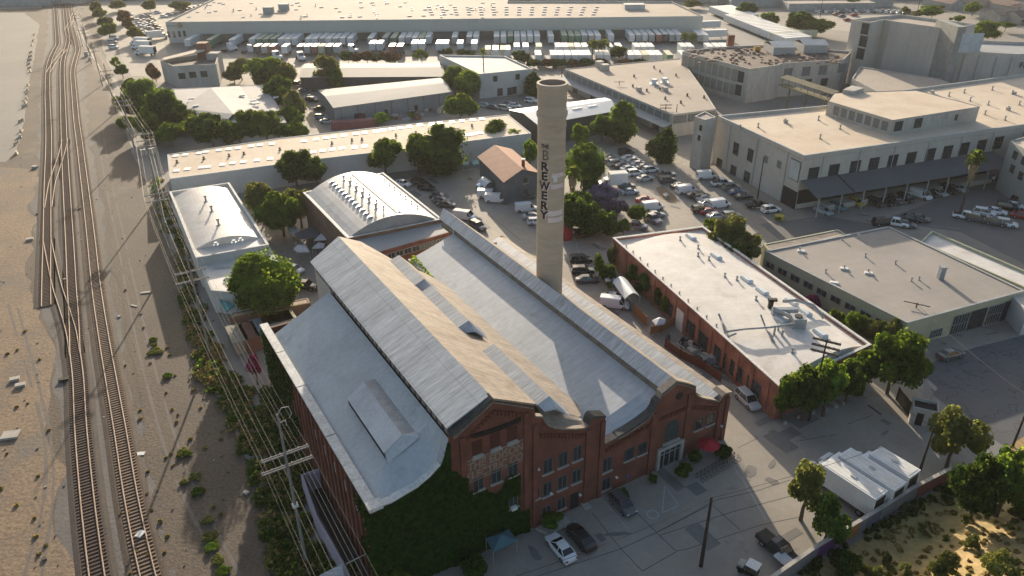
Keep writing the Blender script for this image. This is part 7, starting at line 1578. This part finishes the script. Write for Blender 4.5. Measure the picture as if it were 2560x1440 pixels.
# alley side yards by the brick warehouse
def fence(label,L,h,m,name='fence',posts=True):
    P=[G(u,v,0) for u,v in L]; t=thing(name,label,'fence',P[0])
    b=MB(); rings=[]
    for i,p in enumerate(P):
        d=(P[min(i+1,len(P)-1)]-P[max(i-1,0)]).normalized(); n_=Vector((-d.y,d.x,0))*.04; rings.append([p-n_+Vector((0,0,.05)),p+n_+Vector((0,0,.05)),p+n_+Vector((0,0,h)),p-n_+Vector((0,0,h))])
    b.loft(rings); part('panel',b,m,t)
    if posts:
        for a,q in zip(P,P[1:]):
            n_=max(1,int((q-a).length/2.6))
            for k in range(n_+1): p=a.lerp(q,k/n_); part('post',MB().box(p.x-.08,p.x+.08,p.y-.08,p.y+.08,0,h+.12),m,t)
    return t
M_FBL=mat('blue_grey_boards',(.20,.25,.27),(.16,.2,.22),scale=.6,stretch=(3,3,.3)); M_FOR=mat('orange_boards',(.34,.17,.07),(.26,.12,.05),scale=.6); M_FRD=mat('dark_red_boards',(.15,.05,.035),(.10,.035,.025),scale=.6)
fence('blue-grey board fence along the alley garden',[(1538,732),(1583,782)],1.9,M_FBL); fence('orange-brown timber fence beside the white parasol',[(1585,786),(1616,815)],1.9,M_FOR)
fence('reddish low timber fence below the white parasol',[(1626,836),(1652,832),(1684,812)],1.6,M_FOR); fence('long dark red fence around the cluttered store beside the alley',[(1662,868),(1700,895),(1760,925),(1800,955)],1.6,M_FRD)
fence('dark steel gate fence between the trees and the guard hut',[(2240,1000),(2272,1040)],2.2,M_DARK); fence('dark vehicle gate left of the guard hut, nearer',[(2232,992),(2262,1035)],1.8,M_DARK) if 0 else None
def canopy(label,pts,h,m,legs=True,name='canopy',rise=.8,cat='canopy',group=None):
    P=[G(u,v,h) for u,v in pts]; c=sum(P,Vector())/len(P); t=thing(name,label,cat,(c.x,c.y,0),0,group); top=c+Vector((0,0,rise)); b=MB()
    for i in range(len(P)): a,q=P[i],P[(i+1)%len(P)]; b.add([a,q,top],[(0,1,2)]); b.quad(a,q,q-Vector((0,0,.25)),a-Vector((0,0,.25)))
    part('cover',b,m,t)
    if legs:
        for p in P: part('leg',MB().tube([Vector((p.x,p.y,0)),p],.04,5),M_STEEL,t)
    return t
M_TEAL=mat('teal_fabric',(.075,.16,.19),(.06,.13,.16),scale=1); M_CVS=mat('white_canvas',(.62,.62,.64),(.5,.5,.53),scale=.6); M_CVG=mat('grey_canvas',(.13,.13,.145),(.10,.10,.11),scale=.6)
canopy('teal pop-up canopy at the foot of the ivy covered corner',[(1215,1345),(1233,1378),(1292,1350),(1272,1322)],2.4,M_TEAL)
canopy('small white parasol in the alley garden behind the orange fence',[(1630,801),(1640,812),(1662,808),(1664,798),(1648,793)],2.6,M_CVS,False,'parasol',.6,'parasol')
canopy('white garden canopy at the top of the alley garden',[(1510,690),(1515,702),(1543,700),(1540,686),(1525,680)],2.6,M_CVS,False,rise=.4)
canopy('pale sail tent in the courtyard left of the powerhouse, lowest',[(733,622),(743,629),(773,628),(765,612),(745,612)],2.6,M_CVS)
canopy('pale sail shade touching the corner of the tall bay',[(780,620),(810,618),(812,608),(796,605)],2.6,M_CVS,rise=.2); canopy('white pointed sail shade beside the vaulted hall',[(785,600),(825,597),(808,578)],3.2,M_CVS,rise=.15)
canopy('dark grey courtyard canopy beside the vaulted hall',[(738,583),(748,597),(795,590),(800,572),(785,562)],3.0,M_CVG,rise=.1)
canopy('small pale awning in the dark courtyard, farther',[(718,568),(722,574),(743,572),(740,565)],2.4,M_CVS,rise=.15); canopy('small pale awning in the dark courtyard, nearer',[(722,577),(728,583),(748,580),(744,573)],2.4,M_CVS,rise=.15)
canopy('teal triangular sail shade left of the big round tree',[(548,748),(588,762),(565,778)],3.0,mat('bright_teal_fabric',(.06,.30,.32),(.05,.26,.28)),rise=.05)
canopy('blue tarpaulin stall beside the gabled house',[(1190,462),(1198,468),(1208,462),(1200,455)],2.2,mat('blue_tarp',(.04,.20,.45)),rise=.2)
canopy('green canopy stall in front of the long shed, left',[(1152,402),(1158,412),(1172,410),(1168,400)],2.4,mat('pale_green_fabric',(.25,.42,.42)),rise=.2); canopy('green canopy stall in front of the long shed, right',[(1178,402),(1182,411),(1198,409),(1195,399)],2.4,mat('pale_green_fabric',(.25,.42,.42)),rise=.2)
def carport(label,a,b_,c,h,m,name='carport'):
    A_,B_,C_=G(*a,h),G(*b_,h),G(*c,h); D_=A_+(C_-B_); o=(A_+C_)/2; t=thing(name,label,'carport',(o.x,o.y,0)); bb=MB(); N_=8
    rings=[]
    for p,q in ((A_,B_),(D_,C_)):
        rings.append([p.lerp(q,k/N_)+Vector((0,0,1.0*math.sin(math.pi*k/N_))) for k in range(N_+1)])
    bb.loft(rings,cap=False,closed=False); part('arched_cover',bb,m,t)
    for p in (A_,B_,C_,D_): part('post',MB().box(p.x-.06,p.x+.06,p.y-.06,p.y+.06,0,p.z),M_STEEL,t)
    return t
carport('silver arched carport tent in the alley garden beside the blue-grey fence',(1562,748),(1600,742),(1568,700),2.6,M_WHITE2)
carport('silver arched tent beside the gabled house',(1212,468),(1240,462),(1222,448),2.4,M_WHITE2)
# red parasol and bicycles by the entrance
p=G(1768,1140); t=thing('parasol','deep red parasol standing at the right corner of the front yard','parasol',p); part('pole',MB().tube([(0,0,0),(0,0,2.5)],.04,6),M_STEEL,t,local=True)
b=MB(); rg=[[Vector((r*math.cos(2*math.pi*i/8),r*math.sin(2*math.pi*i/8),z)) for i in range(8)] for r,z in ((1.5,2.0),(.8,2.35),(.05,2.6))]; b.loft(rg); part('cover',b,mat('red_fabric',(.42,.02,.04),(.35,.015,.03)),t,local=True)
def bicycle_mesh():
    f=MB()
    for x in (-.52,.52):
        P=[Vector((x+.33*math.cos(a),0,.34+.33*math.sin(a))) for a in [2*math.pi*i/12 for i in range(13)]]; f.tube(P,.025,5,0,False)
    f.tube([(-.52,0,.34),(-.1,0,.30),(.35,0,.85),(-.25,0,.85),(-.1,0,.30)],.025,5); f.tube([(-.52,0,.34),(-.28,0,.85)],.02,5); f.tube([(.52,0,.34),(.38,0,.95)],.025,5); f.tube([(.38,-.25,.98),(.38,.25,.98)],.02,5)
    s=MB().box(-.4,-.18,-.07,.07,.9,.97); return f.mesh('frame',M_DARK),s.mesh('saddle',M_DARK)
bf,bs=bicycle_mesh()
for i in range(11):
    p=G(1746+i*9.2,1200-i*5.2); t=thing('bicycle','dark bicycle in the rack at the right of the entrance, %s from the left'%ordn(i),'bicycle',p,R_(-50),'bicycles in the rack'); node('frame',bf,t); node('saddle',bs,t)
b=MB()
for i in range(12):
    p=G(1742+i*9.2,1198-i*5.2); b.tube([p,p+Vector((0,0,.8)),p+Vector((.35,-.3,.8)),p+Vector((.35,-.3,0))],.03,5)
b.tube([G(1740,1200),G(1846,1140)],.04,5); solo('bicycle_rack',b,M_STEEL,'long steel bicycle rack at the right of the entrance','bicycle rack')
# planters, stones, kerb at facade
def boxthing(name,label,cat,pxs,h,m,z=0):
    P=[G(u,v) for u,v in pxs]; return solo(name,MB().prism([p for p in P],z,h),m,label,cat)
boxthing('planter','pale edged planter box at the foot of the red front wall','planter',[(1340,1325),(1372,1340),(1430,1308),(1400,1290)],.35,M_PALEC)
boxthing('concrete_step','pale concrete step beside the side door in the front wall','step',[(1452,1262),(1462,1276),(1478,1270),(1466,1256)],.2,M_PALEC)
for i,(u,v) in enumerate([(1963,1060),(1998,1045),(2033,1034),(2065,1028),(2090,1018),(2108,1010)]):
    solo('stone',MB().prism([G(u,v)+Vector((math.cos(a)*.3,math.sin(a)*.25,0)) for a in [k*math.pi/3 for k in range(6)]],0,.4),M_PALEC,'white painted stone along the dark trees bed, %s from the left'%ordn(i),'stone','white stones along the tree bed')
# guard the jeep style pickup and the cart
car(1945,1382,150,'pickup','black','black pickup with a pale sheet over its bed by the graffiti wall')
b=MB(); q=G(1960,1392,1.1); bx_=solo('pale_sheet',MB().box(-.9,.9,-.75,.75,0,.06),mat('pale_blue_sheet',(.5,.54,.58)),'pale sheet covering the bed of the black pickup','sheet'); bx_.location=G(1959,1396,1.2); bx_.rotation_euler=(0,0,R_(-60))
t=thing('utility_cart','small utility cart with a white top near the bottom edge','cart',G(1868,1432),R_(-40)); part('body',MB().box(-1.1,1.1,-.55,.55,.35,.8),M_DARK,t,local=True); part('top',MB().box(-.2,1.2,-.65,.65,1.65,1.72),M_WHITEP,t,local=True); part('bin',MB().box(-1.1,-.4,-.5,.5,.8,1.15),M_PALEC,t,local=True)
for x in (-.7,.8):
    for s in (-1,1): w_,h_=wheel_b(x,s*.5,.25,.15); part('wheel',w_,M_TYRE,t,local=True)
for x in (-.15,1.15):
    for s in (-1,1): part('post',MB().tube([(x,s*.55,.8),(x,s*.6,1.65)],.03,5),M_STEEL,t,local=True)
# yellow tub with bush, bins
solo('planter_tub',MB().tube([G(1948,548),G(1948,548)+Vector((0,0,.9))],1.1,12),mat('yellow_tub',(.45,.36,.06)),'yellow round planter tub at the corner of the concrete factory','planter')
boxthing('debris_patch','pale debris box in the dirt island of the left car park','debris',[(1656,492),(1664,497),(1672,492),(1664,487)],.7,M_PALEC)
sheet('dirt_island',[(1640,470),(1655,465),(1690,490),(1700,505),(1680,508),(1650,495)],.02,M_DIRT,.2,1)
# red tank by the chimney
b=MB(); c=G(1415,596); b.tube([c+Vector((0,0,0)),c+Vector((0,0,3.0)),c+Vector((0,0,3.6))],[1.35,1.35,.5],14); solo('red_tank',b,mat('red_tank',(.36,.04,.045)),'red round topped tank half hidden behind the chimney','tank')
# ================================================================== CONTAINERS at left
def container(cpx,az,L,c,label,h=2.6,w_=2.5,zb=0):
    _g=G(*cpx,h); _g.z=0; t=thing('shipping_container',label,'container',_g,R_(90-az),'stacked and parked containers'); m=mat('container_'+c[0],c[1],tuple(x*.75 for x in c[1]),scale=.5,fine=3,stain=((.2,.13,.09),.9,.64))
    b=MB(); b.box(-L/2,L/2,-w_/2,w_/2,.1,h); 
    part('shell',b,m,t,local=True); b=MB()
    for k in range(int(L/.5)): x=-L/2+.3+k*.5; b.box(x-.08,x+.08,-w_/2-.04,w_/2+.04,.25,h-.15)
    part('ribs',b,m,t,local=True); b=MB(); b.box(-L/2-.03,-L/2,-w_/2+.1,w_/2-.1,.2,h-.1); part('door',b,m,t,local=True); return t
for cpx,L,c,l,zb in [((592,832),6,('beige',(.27,.25,.21)),'beige container nearest the wires in the container group',0),((622,826),6,('rust',(.20,.10,.07)),'rust brown container beside the beige one',0),((652,815),6,('bluegrey',(.22,.27,.30)),'blue-grey container in the middle of the container group',0),((684,803),6,('palegreen',(.26,.32,.27)),'pale green container in the container group',0),((668,789),6,('orange',(.42,.17,.08)),'orange-red container behind the pale green one',0),((704,781),6,('cream',(.50,.42,.30)),'cream container at the right end of the container group',0),((722,795),6,('sand',(.40,.36,.27)),'sand coloured container tucked under the low roof corner',0)]: container(cpx,-30,L,c,l)
flat_building('tan_store_shed','long narrow store shed with a tan sheet roof behind the containers',[(572,796),(776,757),(770,744),(580,783)],2.9,mat('brown_boards',(.2,.13,.09)),mat('tan_sheet',(.44,.36,.27),(.3,.22,.16),scale=.5,stretch=(3,1,1)),par=.05)  # store roof in plain tan sheet
# junk yard things beside the grey shed
rs=random.Random(12)
for i in range(26):
    u=rs.uniform(985,1110); v=284+rs.uniform(-12,16)-(u-1040)*.06; p=G(u,v); s_=rs.uniform(.6,1.3)
    solo('crate',MB().box(-s_,s_,-s_*.7,s_*.7,0,rs.uniform(.5,1.3),0,Matrix.Rotation(rs.random()*3,4,'Z')),[M_RUST,M_PALEC,M_GWALL,mat('faded_pink',(.35,.25,.25))][i%4],'%s crate in the junk yard right of the grey shed, %s of the heap'%(['rusty','pale','grey','pinkish'][i%4],ordn(i)),'crate','crates in the junk yard',o=p) if 0 else None
    o=node('crate',MB().box(-s_,s_,-s_*.7,s_*.7,0,rs.uniform(.5,1.3)).mesh('crate',[M_RUST,M_PALEC,M_GWALL,mat('faded_pink',(.35,.25,.25))][i%4]),None,p,rs.random()*3); tag(o,'%s crate in the junk yard right of the grey shed, %s of the heap'%(['rusty','pale','grey','pinkish'][i%4],ordn(i)),'crate','crates in the junk yard')
container((885,300),80,14,('wine',(.20,.08,.09)),'long wine red container with white stripes in front of the grey shed',2.4)
boxthing('low_wall','pale low wall in front of the wine red container','wall',[(845,318),(847,324),(930,311),(928,306)],1.6,M_WHITEP)
container((880,284),80,8,('darkred',(.24,.06,.06)),'dark red container end by the grey shed corner',2.2)
# store clutter by the alley
for i in range(40):
    f=rs.random(); u=1672+f*100+rs.uniform(-8,26); v=866+f*60+rs.uniform(-28,2); p=G(u,v); s_=rs.uniform(.3,.8)
    if i%3==0: me=MB().tube([(-s_*1.6,0,.4),(s_*1.6,0,.7)],.12,6)
    else: me=MB().box(-s_,s_,-s_*.6,s_*.6,0,rs.uniform(.5,1.4))
    o=node('stored_item',me.mesh('stored_item',[M_DARK,M_STEEL,M_PALEC,M_CVG][i%4]),None,p,rs.random()*3); tag(o,'%s stored oddment in the fenced clutter beside the alley, %s along'%(['black','grey','pale','dark grey'][i%4],ordn(i)),'stored item','clutter in the fenced store')
# ================================================================== FAR BACKGROUND
hw=[mat('house_wall_a',(.48,.45,.40)),mat('house_wall_b',(.36,.38,.38)),mat('house_wall_c',(.52,.48,.42))]; hr=[mat('house_roof_a',(.28,.27,.26)),mat('house_roof_b',(.34,.24,.19)),mat('house_roof_c',(.42,.42,.42)),mat('house_roof_d',(.22,.15,.13))]
rs=random.Random(44); HL=[]
for v,us in ((-14,range(1640,2720,44)),(0,range(1790,2720,50)),(14,range(2300,2720,56)),(30,range(2340,2720,60)),(50,range(2500,2720,60))):
    for u in us: HL.append((u+rs.uniform(-12,12),v+rs.uniform(-5,5)))
cnt=0
for u,v in HL:
    if 2030<u<2320 and 8<v<50: continue
    if 2120<u<2460 and v>22: continue
    c=G(u,v); w_=rs.uniform(4.5,8); l_=rs.uniform(6,11); a=R_(rs.choice([15,105])+rs.uniform(-4,4)); R2=Matrix.Rotation(a,3,'Z'); P=[c+R2@Vector(q) for q in ((-l_,-w_,0),(l_,-w_,0),(l_,w_,0),(-l_,w_,0))]
    ci=rs.randrange(4); t,_=gable_building('house','distant house with a %s roof beyond the far mill, %s in the scatter'%(['grey','brown','pale grey','dark red'][ci],ordn(cnt)),P,3.2,5.4,rs.choice(hw),hr[ci],group='distant houses'); cnt+=1
    if rs.random()<.55:
        tree(u+rs.uniform(-20,20),v-rs.uniform(2,9),v+rs.uniform(2,8),rs.uniform(16,34),'distant garden tree among the houses, %s in the scatter'%ordn(cnt),'round',rs.choice(['olive','green','dark']),group='distant garden trees')
for i,(u,v,w_,d_,h_) in enumerate([(20,8,34,12,6),(70,4,40,12,5),(330,-8,60,14,5),(470,-14,60,20,7),(620,-22,50,16,6),(800,-30,70,16,8),(1000,-30,60,16,7),(1300,-12,40,14,7),(1400,-8,44,14,6),(1500,-6,44,14,6),(1590,-8,40,14,6),(200,-10,50,14,5),(900,-40,60,20,9),(2062,20,24,10,4),(2120,12,22,9,4),(1960,10,34,10,5),(1840,-2,30,12,5)]):
    c=G(u,v); P=[c+Vector(q) for q in ((-w_,-d_,0),(w_,-d_,0),(w_,d_,0),(-w_,d_,0))]; t,_=flat_building('distant_warehouse','distant flat roofed warehouse along the top edge, %s in its line'%ordn(i),None,h_,rs.choice(hw),M_FAR,par=.3,P=P,group='distant warehouses')
for i in range(16): tree(300+i*88+rs.uniform(-20,20),-16-rs.uniform(0,6),2-rs.uniform(0,6),rs.uniform(30,54),'distant tree behind the distribution warehouse, %s from the left'%ordn(i),'round',rs.choice(['olive','green']),group='distant trees behind the warehouse')
sheet('distant_car_park',[(2030,70),(2300,95),(2360,75),(2290,34),(2180,22),(2040,28)],.012,mat('pale_distant_paving',(.42,.38,.32)))
b=MB(); P=[G(1760,70),G(1960,150),G(2010,120),G(1830,30)]; 
# paving patches, oil marks and tyre ruts
rs=random.Random(101)
def blob(c,rx,ry,a,z,n_=11):
    return [Vector((c.x+math.cos(a)*rx*q*math.cos(t)-math.sin(a)*ry*q*math.sin(t),c.y+math.sin(a)*rx*q*math.cos(t)+math.cos(a)*ry*q*math.sin(t),z)) for t,q in [(2*math.pi*k/n_,rs.uniform(.7,1.25)) for k in range(n_)]]
pm=[mat('patch_dark',(.19,.183,.172),(.15,.146,.14),scale=.5),mat('patch_light',(.33,.31,.28),(.28,.265,.24),scale=.5),mat('patch_mid',(.20,.19,.175),(.165,.16,.15),scale=.5)]
pb_=[MB(),MB(),MB()]
for (u0,u1,v0,v1,n_) in ((1320,1980,1080,1430,26),(1020,1340,430,580,16),(1480,1900,360,620,24),(2020,2560,430,600,22),(1990,2330,960,1110,12),(760,960,180,330,10),(240,470,20,190,14),(560,1780,90,165,26),(1860,2000,1040,1250,8),(1440,1540,600,800,8),(1740,1860,880,1010,6),(2320,2560,760,860,8)):
    for i in range(n_):
        c=G(rs.uniform(u0,u1),rs.uniform(v0,v1)); k=rs.choice([0,0,1,2,2]); far_=c.y>250
        if rs.random()<.45:   # rectangular repair
            a=R_(59.4+(90 if rs.random()<.5 else 0)); w1,w2=rs.uniform(.5,2.5)*(2 if far_ else 1),rs.uniform(.3,1.4)*(2 if far_ else 1); R2=Matrix.Rotation(-a,3,'Z'); pb_[k].poly([c+R2@Vector((x,y,0))+Vector((0,0,.018+.002*(i%9))) for x,y in ((-w1,-w2),(w1,-w2),(w1,w2),(-w1,w2))])
        else: pb_[k].poly(blob(c,rs.uniform(.3,1.8)*(2 if far_ else 1),rs.uniform(.2,1.0)*(2 if far_ else 1),rs.random()*3,.018+.002*(i%9)+.0005*rs.random()))
for k in range(3): struct('paving_patches',pb_[k],pm[k])
# tyre ruts in the yard gravel
rb_=MB()
for off,L in ((0,[(600,1440),(470,1180),(398,960),(352,780),(312,600),(276,440),(256,320)]),(0,[(560,1440),(440,1200),(372,980),(330,800),(296,620),(262,450),(244,330)]),(0,[(60,1440),(110,1250),(108,1080),(60,900),(20,760)]),(0,[(104,1440),(132,1250),(126,1090),(80,900),(44,770)])):
    P=smooth(px(L),4)
    for a,b_ in zip(P,P[1:]):
        if rs.random()<.82: strip(rb_,a,b_,rs.uniform(.25,.5),.0135)
struct('tyre_ruts',rb_,mat('rut_soil',(.115,.10,.088),(.16,.14,.12),scale=.8))
# litter and stones on the yard
lm_=[MB(),MB()]
for i in range(170):
    u,v=rs.uniform(0,620),rs.uniform(380,1440); c=G(u,v); s_=rs.uniform(.05,.16) if rs.random()<.95 else rs.uniform(.2,.35)
    lm_[0 if rs.random()<.3 else 1].box(-s_,s_,-s_*.7,s_*.7,0,s_*.8,0,Matrix.Translation(c)@Matrix.Rotation(rs.random()*3,4,'Z'))
for m_,mm_ in zip(lm_,(M_PALEC,mat('dark_stone',(.10,.09,.08)))): tag(node('gravel_stones',m_.mesh('gravel_stones',mm_)),'loose stones and litter scattered over the rail yard gravel','stones',kind='stuff')
# sparse low weeds
Pw=[(G(rs.uniform(300,600),rs.uniform(700,1440)),rs.uniform(.1,.3)) for i in range(50)]+[(G(rs.uniform(0,130),rs.uniform(420,1440)),rs.uniform(.1,.3)) for i in range(16)]
clumps('low_weeds',Pw,'dry',9,'sparse dry weeds on the rail yard gravel')
# ================================================================== HAZE
hz=MB().box(-420,480,-40,640,-1,71)
hm=bpy.data.materials.new('air'); hm.use_nodes=True; n=hm.node_tree; n.nodes.clear(); o_=n.nodes.new('ShaderNodeOutputMaterial'); v_=n.nodes.new('ShaderNodeVolumePrincipled')
v_.inputs['Color'].default_value=(.93,.93,.92,1); v_.inputs['Density'].default_value=.000075; v_.inputs['Anisotropy'].default_value=.35
n.links.new(v_.outputs[0],o_.inputs['Volume']); tag(node('haze',hz.mesh('haze',hm)),kind='stuff')
